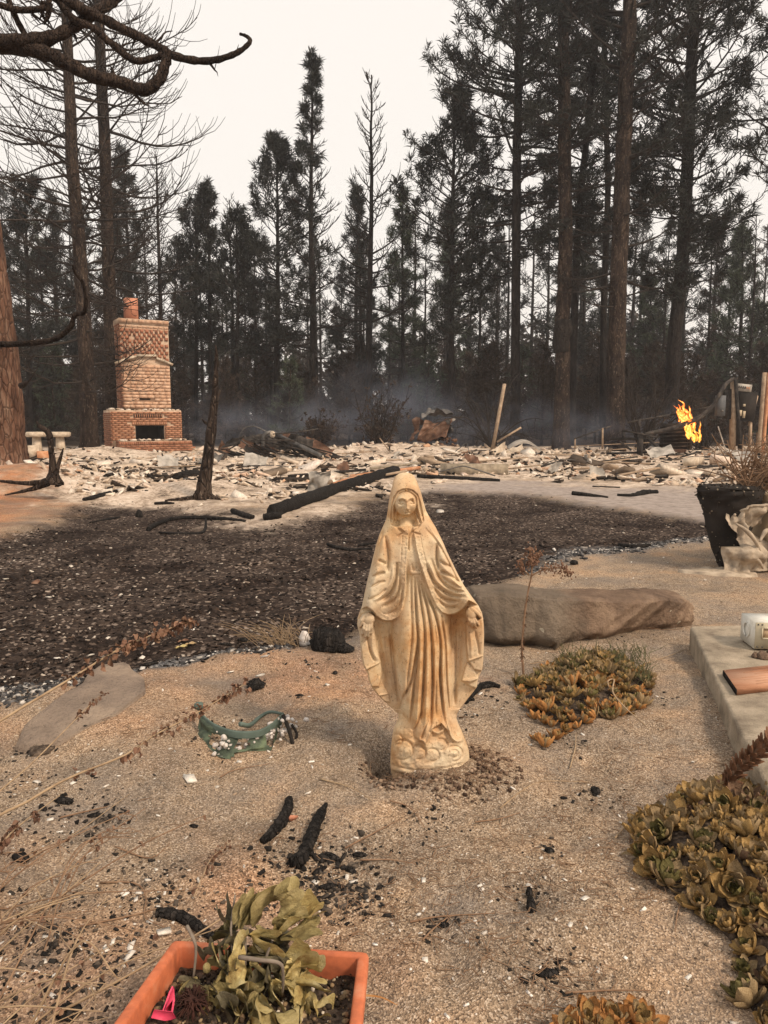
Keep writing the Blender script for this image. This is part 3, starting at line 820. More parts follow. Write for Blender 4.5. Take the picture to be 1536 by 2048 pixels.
# ================================================================== the ruin
M['brick'] = pmat('fired_brick', [(0.25, 0.105, 0.062), (0.37, 0.175, 0.10), (0.48, 0.27, 0.17)], 9, bump=.5, objr=.22, island=0)
M['brick_s'] = pmat('fired_brick_joined', [(0.22, 0.092, 0.055), (0.33, 0.15, 0.088), (0.43, 0.23, 0.145)], 9, bump=.5, island=.22)
M['brick_red'] = pmat('red_header_brick', [(0.25, 0.10, 0.058), (0.36, 0.165, 0.10)], 12, bump=.5, objr=.2)
M['mortar'] = pmat('pale_mortar', [(0.34, 0.22, 0.155), (0.50, 0.36, 0.26), (0.62, 0.48, 0.36)], 5, bump=.7, bscale=30)
M['block'] = pmat('pale_pink_block', [(0.40, 0.22, 0.14), (0.55, 0.35, 0.235), (0.64, 0.46, 0.34)], 11, bump=.7, bscale=60, objr=.10, bdist=.008)
M['soot'] = pmat('soot', [(0.010, 0.009, 0.008), (0.035, 0.028, 0.024)], 4, bump=.3)
M['flue'] = pmat('terracotta_flue', [(0.48, 0.20, 0.125), (0.60, 0.28, 0.18)], 4, bump=.2)
M['chunk'] = None
def chunk_mat(name, stops, objr=False):
    b = NB(name)
    r = b.n('ObjectInfo').outputs['Random'] if objr else b.island()
    c = b.ramp(r, stops)
    f = b.noise(b.coord('Object'), 14, 5, .7)
    c = b.mix(1.0, c, b.ramp(f, [(.3, (.62, .60, .58)), (.6, (1.05, 1.04, 1.02))]), 'MULTIPLY')
    return b.done(c, .95, b.bump(f, .6, .02), .1)
CH = [(0.0, (0.03, 0.026, 0.024)), (0.14, (0.07, 0.055, 0.045)), (0.20, (0.34, 0.26, 0.19)), (0.34, (0.55, 0.44, 0.34)), (0.55, (0.70, 0.61, 0.51)), (0.8, (0.78, 0.71, 0.63)), (0.93, (0.56, 0.33, 0.20)), (1.0, (0.74, 0.68, 0.62))]
M['chunk'] = chunk_mat('ash_and_plaster', CH)
M['chunk_o'] = chunk_mat('plaster_lump', CH, True)
M['char'] = bark_mat('charcoal', [(0.010, 0.010, 0.010), (0.026, 0.024, 0.023), (0.062, 0.056, 0.052)], scale=14, bump=.8)
M['charwood'] = pmat('charred_timber', [(0.012, 0.011, 0.010), (0.035, 0.030, 0.027), (0.09, 0.075, 0.062)], 7, bump=.7, bscale=40, stretch=(1, 1, 1), objr=.35)
M['tanwood'] = pmat('bare_weathered_timber', [(0.20, 0.145, 0.10), (0.33, 0.24, 0.165), (0.43, 0.33, 0.24)], 8, bump=.5, bscale=50)
M['rust'] = pmat('rusty_sheet_steel', [(0.05, 0.030, 0.022), (0.15, 0.080, 0.052), (0.30, 0.20, 0.145)], 4, rough=.75, bump=.5, metal=.3)
M['steel'] = pmat('burnt_sheet_steel', [(0.035, 0.034, 0.035), (0.11, 0.105, 0.10), (0.24, 0.22, 0.20)], 3, rough=.6, bump=.35, metal=.4)
M['pale_sheet'] = pmat('pale_scorched_sheet', [(0.16, 0.145, 0.13), (0.36, 0.33, 0.29), (0.52, 0.47, 0.42)], 4, rough=.7, bump=.4)
M['concrete'] = pmat('old_concrete', [(0.17, 0.135, 0.10), (0.30, 0.25, 0.185), (0.43, 0.355, 0.27)], 8, bump=.8, bscale=70)
M['stone_pale'] = pmat('pale_cast_stone', [(0.34, 0.27, 0.20), (0.52, 0.43, 0.33), (0.66, 0.57, 0.46)], 8, bump=.6)
M['orange_board'] = pmat('orange_clay_board', [(0.36, 0.15, 0.08), (0.52, 0.25, 0.13), (0.62, 0.38, 0.24)], 7, bump=.4)
M['grey_metal'] = pmat('grey_enamel', [(0.075, 0.08, 0.088), (0.12, 0.125, 0.13)], 6, rough=.5, bump=.1)

def chimney():
    O = at(297, 905, 25.5)
    root = thing('brick_chimney', 'free-standing brick fireplace and chimney left after the fire', 'chimney', O, None, rad(31))
    RN = np.random.RandomState(3)
    core = MB()
    # lower mass, built round the firebox
    core.box((-0.80, .6, .68), (.79, 1.19, 1.52)); core.box((.875, .6, .68), (.60, 1.19, 1.52)); core.box((.085, .6, 1.185), (.98, 1.19, .51)); core.box((.085, .95, .47), (.98, .49, .93))
    core.box((.085, .35, .20), (.98, .70, .42))
    core.build('brick_core', M['mortar'], root, local=True)
    up = MB(); up.box((.09, .74, 2.93), (1.62, .92, 3.06)); up.box((.09, .74, 4.42), (1.66, .96, .17)); up.build('chimney_stack', M['mortar'], root, local=True)
    fb = MB(); fb.box((.085, .68, .66), (.96, .04, .50)); fb.box((-.385, .36, .66), (.03, .66, .50)); fb.box((.555, .36, .66), (.03, .66, .50)); fb.box((.085, .36, .91), (.96, .66, .03))
    fb.build('firebox', M['soot'], root, local=True)
    bm1 = MB(); bm1.box((0, 0, 0), (.196, .05, .058)); bme = bm1.mesh('brick', M['brick'])
    def brick(x, y, z, me=bme, sx=1.0, tilt=0.0):
        o = bpy.data.objects.new('brick', me); COL.objects.link(o); o.parent = root
        o.location = (x, y - .004 * RN.rand(), z); o.rotation_euler = (0, .02 * RN.randn() + tilt, .015 * RN.randn()); o.scale.x = sx
    nrow = 14
    for r in range(nrow):
        z = .46 + r * .0690
        x = -1.185 + (0 if r % 2 else .104)
        if r % 2 == 0: brick(-1.135, .0, z, sx=.48)
        while x < 1.17:
            xc = x + .104
            w = 1.0
            if xc + .1 > 1.18: w = max(.3, (1.18 - x) / .208); xc = x + w * .104
            a, b = xc - .1 * w, xc + .1 * w
            hole = (z < .93 and b > -.42 and a < .59)
            sold = (.93 < z < 1.045 and b > -.55 and a < .70)
            vent = (1.20 < z < 1.30 and b > -.45 and a < .52)
            if hole:
                if a < -.42 - .06: brick((a - .42) / 2, 0, z, sx=(-.42 - a) / .2)
                elif b > .59 + .06: brick((b + .59) / 2, 0, z, sx=(b - .59) / .2)
            elif not (sold or vent): brick(xc, 0, z, sx=w)
            x += .208
    bmS = MB(); bmS.box((0, 0, 0), (.056, .056, .112)); sme = bmS.mesh('brick', M['brick'])
    for i in range(17): brick(-.475 + i * .069, 0, .99, sme)
    vb = MB(); vb.box((.035, .012, 1.25), (.97, .03, .118)); vb.build('vent_shade_plate', M['soot'], root, local=True)  # dark backing plate: shade of the vent slots put in as colour
    for i in range(13): brick(-.40 + i * .073, -.004, 1.25, sme, .62)
    # hearth
    he = MB(); he.box((.15, -.27, .17), (2.40, .50, .46)); he.build('hearth_core', M['mortar'], root, local=True)
    hb = MB()
    for i in range(36): hb.box((-1.03 + i * .0675, -.53, .335), (.056, .05, .11), rot=(0, .03 * RN.randn(), 0))
    for r in range(3):
        for i in range(12): hb.box((-.98 + i * .205 + (.1 if r % 2 else 0), -.53, .235 - r * .072), (.194, .045, .058))
    for r in range(5):
        for i in range(3): hb.box((-1.055, -.46 + i * .17, .10 + r * .072), (.03, .155, .058))
    o = hb.build('hearth_brick', M['brick_s'], root, local=True); o['kind'] = 'stuff'
    # returns of the lower mass and the stack: bricks too small to pick apart
    sb = MB()
    for r in range(20):
        for i in range(6): sb.box((-1.20, .11 + i * .205 - (.1 if r % 2 else 0), .02 + r * .069), (.03, .19, .056))
    for r in range(39):
        for i in range(4): sb.box((-.725, .40 + i * .215 - (.1 if r % 2 else 0), 1.50 + r * .074), (.03, .19, .058))
    o = sb.build('return_brick', M['brick_s'], root, local=True); o['kind'] = 'stuff'
    # checkered stack: red headers in a pale field
    bmH = MB(); bmH.box((0, 0, 0), (.098, .05, .105)); hme = bmH.mesh('brick', M['brick_red'])
    for r in range(9):
        for i in range(10):
            x = -.66 + i * .164 + (.082 if r % 2 else 0)
            if x > .86 or RN.rand() < .05: continue
            z = 3.17 + r * .118
            peak = 3.10 + .28 * max(0, 1 - abs(x - .15) / .75)
            if z < peak: continue
            brick(x, .275, z, hme, .8 + .5 * RN.rand())
    st = MB()
    for r in range(2):
        for i in range(9): st.box((-.62 + i * .18, .279, 4.25 + r * .0001 - r * .075), (.165, .022, .06), rot=(0, .03 * RN.randn(), 0))
    for i in range(8): st.box((-.62 + i * .205, .262, 4.43), (.19, .03, .11))
    o = st.build('capping_brick', M['block'], root, local=True); o['kind'] = 'stuff'
    # pale block courses below the old roofline
    for r in range(13):
        z = 1.57 + r * .113; x = -.70
        while x < .86:
            w = min(.16 + .16 * RN.rand(), .90 - x)
            if w < .05: break
            if not (r in (2,) and -.22 < x + w / 2 < .35):
                b = MB(); b.box((x + w / 2, .272, z), (w - .007, .05 + .010 * RN.rand(), .106), jit=.02, rng=RN)
                b.build('stone_block', M['block'], root, local=True)
            x += w
    nm = MB(); nm.box((.02, .285, 1.85), (.36, .02, .12)); nm.build('niche_shade_plate', M['soot'], root, local=True)  # shade of a small niche, painted as a dark plate
    for (x0, z0, x1, z1) in [(-.93, 3.00, -.60, 3.14), (-.60, 3.14, -.22, 3.26), (-.22, 3.28, .44, 3.30), (.44, 3.22, .72, 3.12), (.70, 3.13, 1.00, 3.02)]:
        b = MB(); b.bar((x0, .23, z0), (x1, .23, z1), .10, .075); b.build('mortar_ledge', M['stone_pale'], root, local=True)
    fl = MB(); fl.box((-.24, .70, 4.86), (.40, .40, .72)); fl.build('flue_tile', M['flue'], root, local=True)
    ru = MB()
    for i in range(150):
        if i < 60: c = (-1.05 + 2.3 * RN.rand(), -.02 - .45 * RN.rand(), .43)
        elif i < 120: c = (-1.15 + 2.3 * RN.rand(), .03 + .2 * RN.rand(), 1.45)
        else: c = (-1.15 + .4 * RN.rand(), .1 + 1.0 * RN.rand(), 1.46)
        s = .05 + .13 * RN.rand()
        ru.rock(c, (s * 1.5, s, s * .7), RN, 5, 7, .4, .5, RN.rand() * 6)
    o = ru.build('ledge_rubble', M['chunk'], root, local=True); o['kind'] = 'stuff'
chimney()

def bars(name, label, cat, segs, mat, group=None, wob=0.0, seed=1):
    """one thing of squared or round pieces; segs: (px0,py0,Y0, px1,py1,Y1, width_px, part or None, 'bar'|'tube')"""
    P = [(at(a, b, c), at(d, e, f), w / FPX * c, nm, ty, mt) for (a, b, c, d, e, f, w, nm, ty, mt) in segs]
    lo = min((min(p[0], p[1], key=lambda q: q[2]) for p in P), key=lambda q: q[2])
    if len(P) == 1:
        mb = MB(); a, b, w, nm, ty, mt = P[0]
        if ty == 'bar': mb.bar(a, b, w, w * .7)
        else: mb.tube(smooth_path([a, (a + b) / 2 + wob * np.random.RandomState(seed).randn(3), b], 8), w / 2, 7)
        return tag(mb.build(name, mt or mat, origin=lo), label, cat, group)
    root = thing(name, label, cat, lo, group)
    for a, b, w, nm, ty, mt in P:
        mb = MB()
        if ty == 'bar': mb.bar(a, b, w, w * .7)
        else: mb.tube(np.array([a, (a + b) / 2, b]), w / 2, 7)
        mb.build(nm, mt or mat, root)
    return root

def curve_thing(name, label, cat, pix, r, mat, group=None, m=8, n=None, jit=.08, seed=3, lift=None, flat=1.0):
    """a limb, pipe or cable along pixels; pix: (px, py, Y or None = lying on the ground)"""
    P = []
    rr = []
    for k, (a, b, Y) in enumerate(pix):
        r_ = r[0] + (r[-1] - r[0]) * k / max(len(pix) - 1, 1)
        if Y is None:
            p = gnd(a, b); p = p + np.array([0, 0, (r_ / FPX * p[1]) * .75])
        else: p = at(a, b, Y)
        P.append(p)
    Q = smooth_path(P, n or max(10, len(P) * 5))
    dist = Q[:, 1]
    R = np.interp(np.linspace(0, 1, len(Q)), np.linspace(0, 1, len(r)), r) / FPX * dist
    mb = MB(); mb.tube(Q, R, m, jit=jit, rng=seed, flat=flat)
    return tag(mb.build(name, mat, origin=P[0], smooth=True), label, cat, group)

def crumple(mb, o, ux, uy, nx, ny, amp, seed, bend=0.0, thick=0.006):
    """a crumpled sheet spanned by two vectors from o"""
    u = np.linspace(0, 1, nx)[None, :, None]; v = np.linspace(0, 1, ny)[:, None, None]
    ux = np.asarray(ux, float); uy = np.asarray(uy, float); nrm = np.cross(ux, uy); nrm /= np.linalg.norm(nrm)
    P = np.asarray(o, float) + ux * u + uy * v
    L = np.linalg.norm(ux); W = np.linalg.norm(uy)
    U = (u * L)[..., 0] * np.ones((ny, 1)); Vv = (v * W)[..., 0] * np.ones((1, nx))
    s = 3.0 / max(L, W)
    h = amp * (fbm(U * s, Vv * s, seed, 4) * 1.3 + np.abs(fbm(U * s * 1.7, Vv * s * 1.7, seed + 5, 2)) * .8)
    P = P + nrm * (h + bend * np.sin(U / L * math.pi))[..., None]
    P = P + ux / L * (amp * .5 * fbm(U * s, Vv * s, seed + 9, 3))[..., None] + uy / W * (amp * .5 * fbm(U * s, Vv * s, seed + 12, 3))[..., None]
    mb.grid(P); mb.grid(P - nrm * thick, flip=True)
    return mb

def lumps(name, label, cat, px, py, w, h, mat, seed, group=None, d=None, m=14, n=10, rough=.35, fl=.3, yscale=1.0):
    p = gnd(px, py); s = p[1] / FPX
    mb = MB(); mb.rock(p + np.array([0, 0, h * s * .12]), (w * s, w * s * .8 * yscale, h * s * 1.6), np.random.RandomState(seed), n, m, rough, fl, seed * 1.3)
    return tag(mb.build(name, mat, origin=p, smooth=False), label, cat, group)

def ruin():
    RN = np.random.RandomState(5)
    # stools and blocks at the left
    for i, (px, lb) in enumerate([(74, 'pale stone stool nearest the massive left trunk'), (121, 'pale stone stool nearer the chimney')]):
        Y = 23.0; b = at(px, 892, Y); s = Y / FPX
        root = thing('stone_stool', lb, 'stool', b, 'stone stools on the rubble')
        mb = MB(); mb.tube([b + [0, 0, 18 * s], b + [0, 0, 20 * s], b + [0, 0, 26 * s], b + [0, 0, 28 * s]], np.array([17, 20, 20, 18]) * s, 12, jit=.05, rng=i); mb.build('seat', M['stone_pale'], root)
        mb = MB(); mb.tube([b + [0, 0, -20 * s], b + [0, 0, 2 * s], b + [0, 0, 18 * s]], np.array([11, 9, 8]) * s, 10); mb.build('leg', M['stone_pale'], root)
    for a, b, w, h, lb in [(66, 912, 24, 26, 'pale square masonry block beside the massive left trunk'), (90, 918, 26, 20, 'orange-tinted masonry block half sunk in ash near the stools')]:
        p = at(a, b, 21.0); s = 21 / FPX
        mb = MB(); mb.box(p + [0, 0, h * s * .3], (w * s, w * s, h * s), rot=(0, 0, .4), jit=.06, rng=RN); tag(mb.build('masonry_block', M['stone_pale'] if w == 24 else M['orange_board']), lb, 'block')
    # burnt stump with a hooked shoot
    g = gnd(104, 968); Y = g[1]
    root = thing('burnt_stump', 'small burnt stump with a hooked upright shoot on the orange mound', 'stump', g)
    for pth, r in [([(106, 970), (106, 945), (104, 915), (101, 885), (98, 868), (88, 858), (78, 852), (74, 843)], [20, 9, 6, 5.5, 6, 5, 4, 1.5]), ([(110, 950), (116, 932), (122, 912), (127, 896)], [7, 4, 3, 1]),
                   ([(100, 962), (75, 966), (40, 966), (0, 962), (-30, 962)], [9, 6, 4, 3, 2]), ([(96, 966), (70, 976), (40, 984), (10, 990)], [8, 5, 3, 1.5]), ([(112, 964), (122, 966), (128, 968)], [12, 7, 2])]:
        P = smooth_path([at(a, b, Y + .02 * k) for k, (a, b) in enumerate(pth)], 22)
        for k in range(len(P)): P[k][2] = max(P[k][2], hz(P[k][0], P[k][1]))
        mb = MB(); mb.tube(P, np.interp(np.linspace(0, 1, 22), np.linspace(0, 1, len(r)), r) / FPX * Y, 9, jit=.12, rng=4); mb.build('root' if pth[0][1] > 955 and len(r) != 8 else 'stem', M['bark_brown'], root, smooth=True)
    # burnt snag
    g = gnd(405, 996); Y = g[1]
    root = thing('burnt_snag', 'slim burnt tree snag with spreading roots at the edge of the ash', 'tree', g)
    for nm, pth, r in [('trunk', [(405, 1000), (408, 975), (413, 940), (419, 890), (425, 840), (430, 790), (432, 745), (433, 715), (431, 690)], [22, 15, 12, 11, 9, 7, 5, 3.5, 1.5]), ('branch_stub', [(424, 850), (412, 846), (403, 838)], [4, 3, 1]), ('branch_stub', [(428, 800), (437, 790), (440, 780)], [4, 2, 1]),
                       ('root', [(408, 985), (425, 998), (440, 1004)], [11, 7, 2]), ('root', [(402, 985), (385, 1000), (360, 1006), (330, 1010)], [11, 7, 5, 2]), ('root', [(406, 990), (408, 1008), (412, 1016)], [8, 6, 2])]:
        P = smooth_path([at(a, b, Y - (.25 if nm == 'root' else 0) * (k / len(pth))) for k, (a, b) in enumerate(pth)], 24)
        if nm == 'root':
            for k in range(len(P)): P[k][2] = max(hz(P[k][0], P[k][1]) + .01, min(P[k][2], hz(P[k][0], P[k][1]) + .12))
        mb = MB(); mb.tube(P, np.interp(np.linspace(0, 1, 24), np.linspace(0, 1, len(r)), r) / FPX * Y, 10, jit=.14, rng=6); mb.build(nm, M['bark_brown'], root, smooth=True)
    # fallen logs and sticks
    curve_thing('charred_log', 'long charred log lying from the lawn edge up to behind the statue', 'log', [(545, 1034, None), (620, 1005, None), (700, 978, None), (790, 950, None)], [14, 13, 12, 11], M['char'], m=16, n=40, jit=.13)
    curve_thing('charred_log', 'short charred stub at the low end of the long charred log', 'log', [(528, 1040, None), (545, 1038, None), (562, 1036, None)], [8, 9, 7], M['char'], jit=.2)
    curve_thing('charred_log', 'short thick charred stick left of the long charred log', 'log', [(466, 1026, None), (486, 1033, None), (506, 1038, None)], [6, 6, 5], M['char'], jit=.15)
    curve_thing('charred_branch', 'long curved charred branch lying along the upper lawn', 'branch', [(297, 1062, None), (312, 1052, None), (345, 1041, None), (400, 1038, None), (450, 1040, None), (490, 1044, None)], [5, 5, 4.5, 4, 4, 3], M['char'], n=40)
    curve_thing('charred_branch', 'thin charred branch lying below the long curved one', 'branch', [(318, 1066, None), (350, 1068, None), (395, 1068, None), (410, 1060, None), (412, 1040, None)], [2, 3, 3, 3, 2], M['char'], n=30)
    curve_thing('charred_branch', 'charred forked stick on the pale ash right of the stump', 'branch', [(168, 1002, None), (200, 994, None), (233, 985, None)], [4, 5, 4], M['char'])
    curve_thing('charred_log', 'dark flat charred slab on the ash between chimney and snag', 'log', [(352, 958, None), (375, 955, None), (396, 951, None)], [8, 9, 7], M['char'], jit=.2)
    curve_thing('charred_branch', 'short charred stick at the foot of the snag', 'branch', [(310, 1009, None), (330, 1008, None), (348, 1008, None)], [3, 4, 2], M['char'])
    curve_thing('charred_branch', 'thin charred branch lying on the lawn left of the statue', 'branch', [(655, 1090, None), (675, 1097, None), (705, 1101, None), (745, 1100, None)], [3, 4, 4, 3], M['char'])
    curve_thing('charred_branch', 'short charred stick behind the thin branch left of the statue', 'branch', [(715, 1093, None), (735, 1090, None), (750, 1088, None)], [3, 3, 2], M['char'])
    curve_thing('charred_branch', 'charred stick lying across the bare driveway', 'branch', [(1145, 990, None), (1180, 993, None), (1216, 996, None)], [5, 4, 2], M['char'])
    curve_thing('charred_branch', 'charred lump and stick on the driveway left of the melted pot', 'branch', [(1235, 992, None), (1262, 993, None), (1290, 988, None), (1315, 987, None)], [3, 4, 7, 4], M['char'], jit=.2)
    curve_thing('charred_branch', 'charred stick on the pale gravel strip right of the statue', 'branch', [(1240, 1094, None), (1268, 1096, None), (1300, 1093, None)], [5, 5, 4], M['char'], jit=.2)
    curve_thing('charred_branch', 'thin dark stick on the upper left lawn', 'branch', [(185, 1046, None), (215, 1040, None), (240, 1036, None)], [2, 3, 2], M['char'])
    lumps('stone', 'dark rounded stone on the upper lawn below the snag', 'stone', 279, 1034, 18, 18, M['char'], 3)
    lumps('stone', 'low brown stone half sunk in the left lawn', 'stone', 72, 1166, 24, 8, M['rust'], 4)
    lumps('paper_scrap', 'grey curled scrap on the lawn behind the statue', 'scrap', 880, 1024, 44, 6, M['pale_sheet'], 6, fl=.2, yscale=.5)
    lumps('charcoal_lump', 'charcoal lump at the far rim of the sand right of the statue', 'charcoal', 1148, 1128, 20, 9, M['char'], 7)

    # heap of pipes and sheet steel
    G = 'pipes, rods and sheets in the heap right of the snag'
    H0 = 22.0
    bars('fallen_pipe', 'thick dark pipe sloping down the right flank of the heap', 'pipe', [(545, 866, 21.6, 642, 912, 20.6, 9, None, 'tube', None)], M['steel'], G)
    curve_thing('bent_pipe', 'bent pipe elbow on top of the heap', 'pipe', [(526, 893, 21.4), (527, 875, 21.4), (535, 866, 21.4), (548, 866, 21.5), (562, 880, 21.5)], [4, 4, 4, 4, 3], M['steel'], G)
    curve_thing('wire_hoop', 'thin wire hoop arching over the heap', 'wire', [(478, 872, 22), (490, 856, 22), (510, 853, 22), (530, 862, 22), (550, 868, 22)], [1.2, 1.2, 1.2, 1.2], M['steel'], G, m=5)
    mb = MB(); mb.rock(at(545, 869, 21.3), (.16, .16, .2), RN, 8, 12, .05, 1, 0, 9); tag(mb.build('lamp_globe', M['stone_pale'], smooth=True), 'pale round globe resting on top of the heap of pipes', 'globe', G)
    for i in range(13):
        a = 428 + 14 * i + 10 * RN.rand(); b = 902 - 16 * RN.rand()
        p = at(a, b, 21.2 + .8 * RN.rand()); s = .22 + .34 * RN.rand()
        mb = MB(); crumple(mb, p, (s * 1.6, .15 * RN.randn(), -.1 + .25 * RN.randn()), (.1, .3 * s, .35 * s + .1), 9, 6, .16, 30 + i)
        tag(mb.build('bent_sheet', M['charwood' if i % 3 else 'rust']), 'crumpled dark sheet of roofing in the heap right of the snag', 'sheet metal', G)
    for i in range(54):
        a = 425 + 205 * RN.rand(); b = 905 - 46 * RN.rand() * (1 - abs(a - 520) / 130)
        p = at(a, b, 21 + 1.2 * RN.rand()); L = .5 + 1.1 * RN.rand(); an = RN.randn() * .35
        q = p + np.array([L * math.cos(an), .3 * RN.randn(), -.28 * L + .2 * RN.randn()])
        mb = MB(); mb.bar(p, q, .05 + .05 * RN.rand(), .03) if i % 2 else mb.tube(np.array([p, (p + q) / 2 + .05 * RN.randn(3), q]), .02, 6)
        tag(mb.build('charred_stick' if i % 2 else 'thin_rod', M['charwood']), 'charred stick in the dark heap right of the snag' if i % 2 else 'thin rod in the dark heap right of the snag', 'stick' if i % 2 else 'rod', G)
    # crumpled rusty hulk
    c = at(868, 893, 25.0)
    root = thing('crumpled_hulk', 'crumpled rusty sheet-steel hulk standing on the rubble', 'wreck', c)
    s = 25 / FPX
    for nm, o_, ux, uy, mt, sd in [('front_panel', (-20, -6, 52), (56, 2, 3), (-17, -14, -38), 'rust', 61), ('roof_panel', (-22, -6, 53), (58, 2, 4), (-2, 40, 6), 'steel', 62), ('end_panel', (34, -6, 56), (4, 34, 2), (-2, -6, -30), 'steel', 63), ('side_panel', (-22, -6, 52), (-2, 36, 2), (-16, -6, -44), 'rust', 64), ('inner_panel', (-4, 6, 44), (36, 2, 2), (0, 6, -34), 'soot', 65)]:
        mb = MB(); crumple(mb, c + np.array(o_) * s, np.array(ux, float) * s, np.array(uy, float) * s, 17, 15, .22, sd, .12); mb.build(nm, M[mt], root)
    mb = MB()
    for i in range(70): mb.rock(c + np.array([-30 + 74 * RN.rand(), -14 + 30 * RN.rand(), -8 + 26 * RN.rand() ** 2]) * s, np.array([7, 6, 5]) * s * (.6 + RN.rand()), RN, 5, 7, .4, .8, RN.rand() * 6)
    o = mb.build('rusty_rubble', M['rust'], root); o['kind'] = 'stuff'
    # pale curled sheet and the long strip beside it
    c = at(1018, 893, 22.5); s = 22.5 / FPX
    mb = MB()
    u = np.linspace(0, 1, 22); prof = np.stack([u * 96, np.zeros(22), -4 + 20 * np.sin(np.clip(u * 1.25, 0, 1) * math.pi) * (1 - .3 * u) - 24 * u ** 2], -1)
    W = np.array([0, 26, 3.0])
    Vg = c + np.stack([prof, prof + W], 0) * s; mb.grid(Vg); mb.grid(Vg - np.array([0, 0, .02]), flip=True)
    mb.grid(np.stack([Vg[0], Vg[0] - np.array([0, 0, .07])], 0))
    tag(mb.build('curled_sheet', M['pale_sheet']), 'pale curled sheet of metal arching over the rubble', 'sheet metal')
    curve_thing('metal_strip', 'long dark metal strip trailing right from the curled sheet', 'strip', [(1016, 901, 22), (1080, 912, 21.5), (1150, 924, 21), (1250, 936, 20.5)], [4, 5, 4, 2], M['steel'], n=24)
    bars('timber_board', 'tall tan board leaning upright out of the rubble', 'board', [(985, 900, 22.5, 1009, 768, 23, 6, None, 'bar', None)], M['tanwood'])
    bars('timber_board', 'short thin board slanting beside the tall tan board', 'board', [(994, 884, 22.4, 1042, 855, 22.4, 5, None, 'bar', None)], M['tanwood'])
    bars('timber_board', 'thin stick poking up from the rubble left of the rusty hulk', 'stick', [(780, 903, 23, 759, 876, 23, 3, None, 'bar', None)], M['tanwood'])
    bars('timber_board', 'dark lath lying on the ridge of rubble, left of the thin stick', 'board', [(728, 893, 23.5, 768, 902, 23.5, 4, None, 'bar', None)], M['charwood'])
    for i in range(7):
        p = at(985 + 6 * i, 925 - 8 * RN.rand(), 21.5 + .3 * RN.rand())
        mb = MB(); crumple(mb, p, (.35 + .2 * RN.rand(), .1 * RN.randn(), .15 * RN.randn()), (.1 * RN.randn(), .2, .3), 7, 6, .1, 80 + i)
        tag(mb.build('plaster_sheet', M['stone_pale']), 'torn tan plaster sheet at the foot of the tall tan board', 'plaster', 'torn plaster sheets by the leaning board')
    # concrete footing, boards
    a, b = gnd(882, 948), gnd(1014, 950)
    mb = MB(); mb.bar(a + [0, 0, .07], b + [0, 0, .07], .22, .30); tag(mb.build('concrete_footing', M['concrete']), 'low straight concrete footing in front of the rubble ridge', 'footing')
    curve_thing('charred_beam', 'long thin black beam lying in front of the concrete footing', 'beam', [(835, 955, None), (900, 958, None), (960, 961, None), (1000, 963, None)], [4, 4, 4, 3], M['char'], n=24)
    for nm, lb, x0, y0, x1, y1, w, mt, lf in [('wall_board', 'long orange-edged board lying on the ash above the charred log', 703, 958, 838, 940, 10, 'orange_board', .05), ('wall_board', 'short orange board end beside the charred log', 671, 975, 712, 960, 12, 'orange_board', .05), ('wall_board', 'grey board lying along the top of the orange-edged board', 742, 946, 838, 934, 7, 'concrete', .10), ('wall_board', 'pale plaster panel flat on the ash left of the orange boards', 690, 966, 720, 955, 9, 'stone_pale', .04)]:
        p, q = gnd(x0, y0), gnd(x1, y1); w_ = w / FPX * p[1]; mb = MB(); mb.bar(p + [0, 0, lf], q + [0, 0, lf], w_, w_ * .7); tag(mb.build(nm, M[mt]), lb, 'board')
    p = gnd(632, 985)
    mb = MB(); crumple(mb, p + [-.16, 0, 0], (.36, .02, .03), (.02, .05, .30), 12, 12, .14, 91); tag(mb.build('crumpled_bin', M['pale_sheet']), 'crumpled grey metal bin on the ash above the log', 'bin')
    # right: trestle, posts, slatted bin
    Y = 21.5
    bars('trestle', 'collapsed dark timber trestle table on the right of the rubble', 'trestle', [
        (1281, 866, Y, 1279, 917, Y, 12, 'leg', 'bar', None), (1220, 877, Y + .1, 1306, 879, Y + .05, 8, 'beam', 'bar', None), (1245, 861, Y - .1, 1316, 875, Y - .1, 5, 'rail', 'bar', None),
        (1297, 879, Y - .05, 1336, 912, Y - .1, 8, 'brace', 'bar', None), (1213, 907, Y + .1, 1338, 903, Y + .1, 6, 'beam', 'bar', None), (1240, 884, Y + .1, 1262, 900, Y + .1, 5, 'brace', 'bar', None), (1247, 862, Y + .2, 1245, 880, Y + .2, 4, 'leg', 'bar', None), (1279, 838, Y + .2, 1279, 868, Y + .2, 4, 'leg', 'bar', None)], M['charwood'])
    bars('wire_fence', 'thin pale posts with a sloping rail in the smoke right of the scarred pine', 'fence', [(1150, 876, 24, 1150, 902, 24, 3, 'post', 'bar', None), (1205, 856, 24, 1205, 898, 24, 4, 'post', 'bar', None), (1148, 878, 24, 1222, 852, 24, 3, 'rail', 'bar', M['charwood']), (1150, 892, 24, 1330, 884, 24, 1.5, 'wire', 'tube', None)], M['tanwood'])
    root = thing('slatted_bin', 'dark slatted timber bin beneath the flames', 'bin', at(1352, 900, 22.8))
    for i in range(7):
        y = 897 - 7.2 * i
        mb = MB(); mb.bar(at(1326 + i * .6, y - 3, 22.5), at(1380, y - 5, 22.4), .085, .03); mb.build('slat', M['charwood'], root)
        mb = MB(); mb.bar(at(1326 + i * .6, y - 3, 22.52), at(1318 + i, y - 1, 23.3), .085, .03); mb.build('slat', M['charwood'], root)
    mb = MB(); mb.bar(at(1378, 900, 22.5), at(1381, 845, 22.5), .1); mb.build('corner_post', M['charwood'], root)
    mb = MB(); mb.box(at(1352, 872, 22.95), (.74, .7, .78)); mb.build('fill', M['soot'], root)
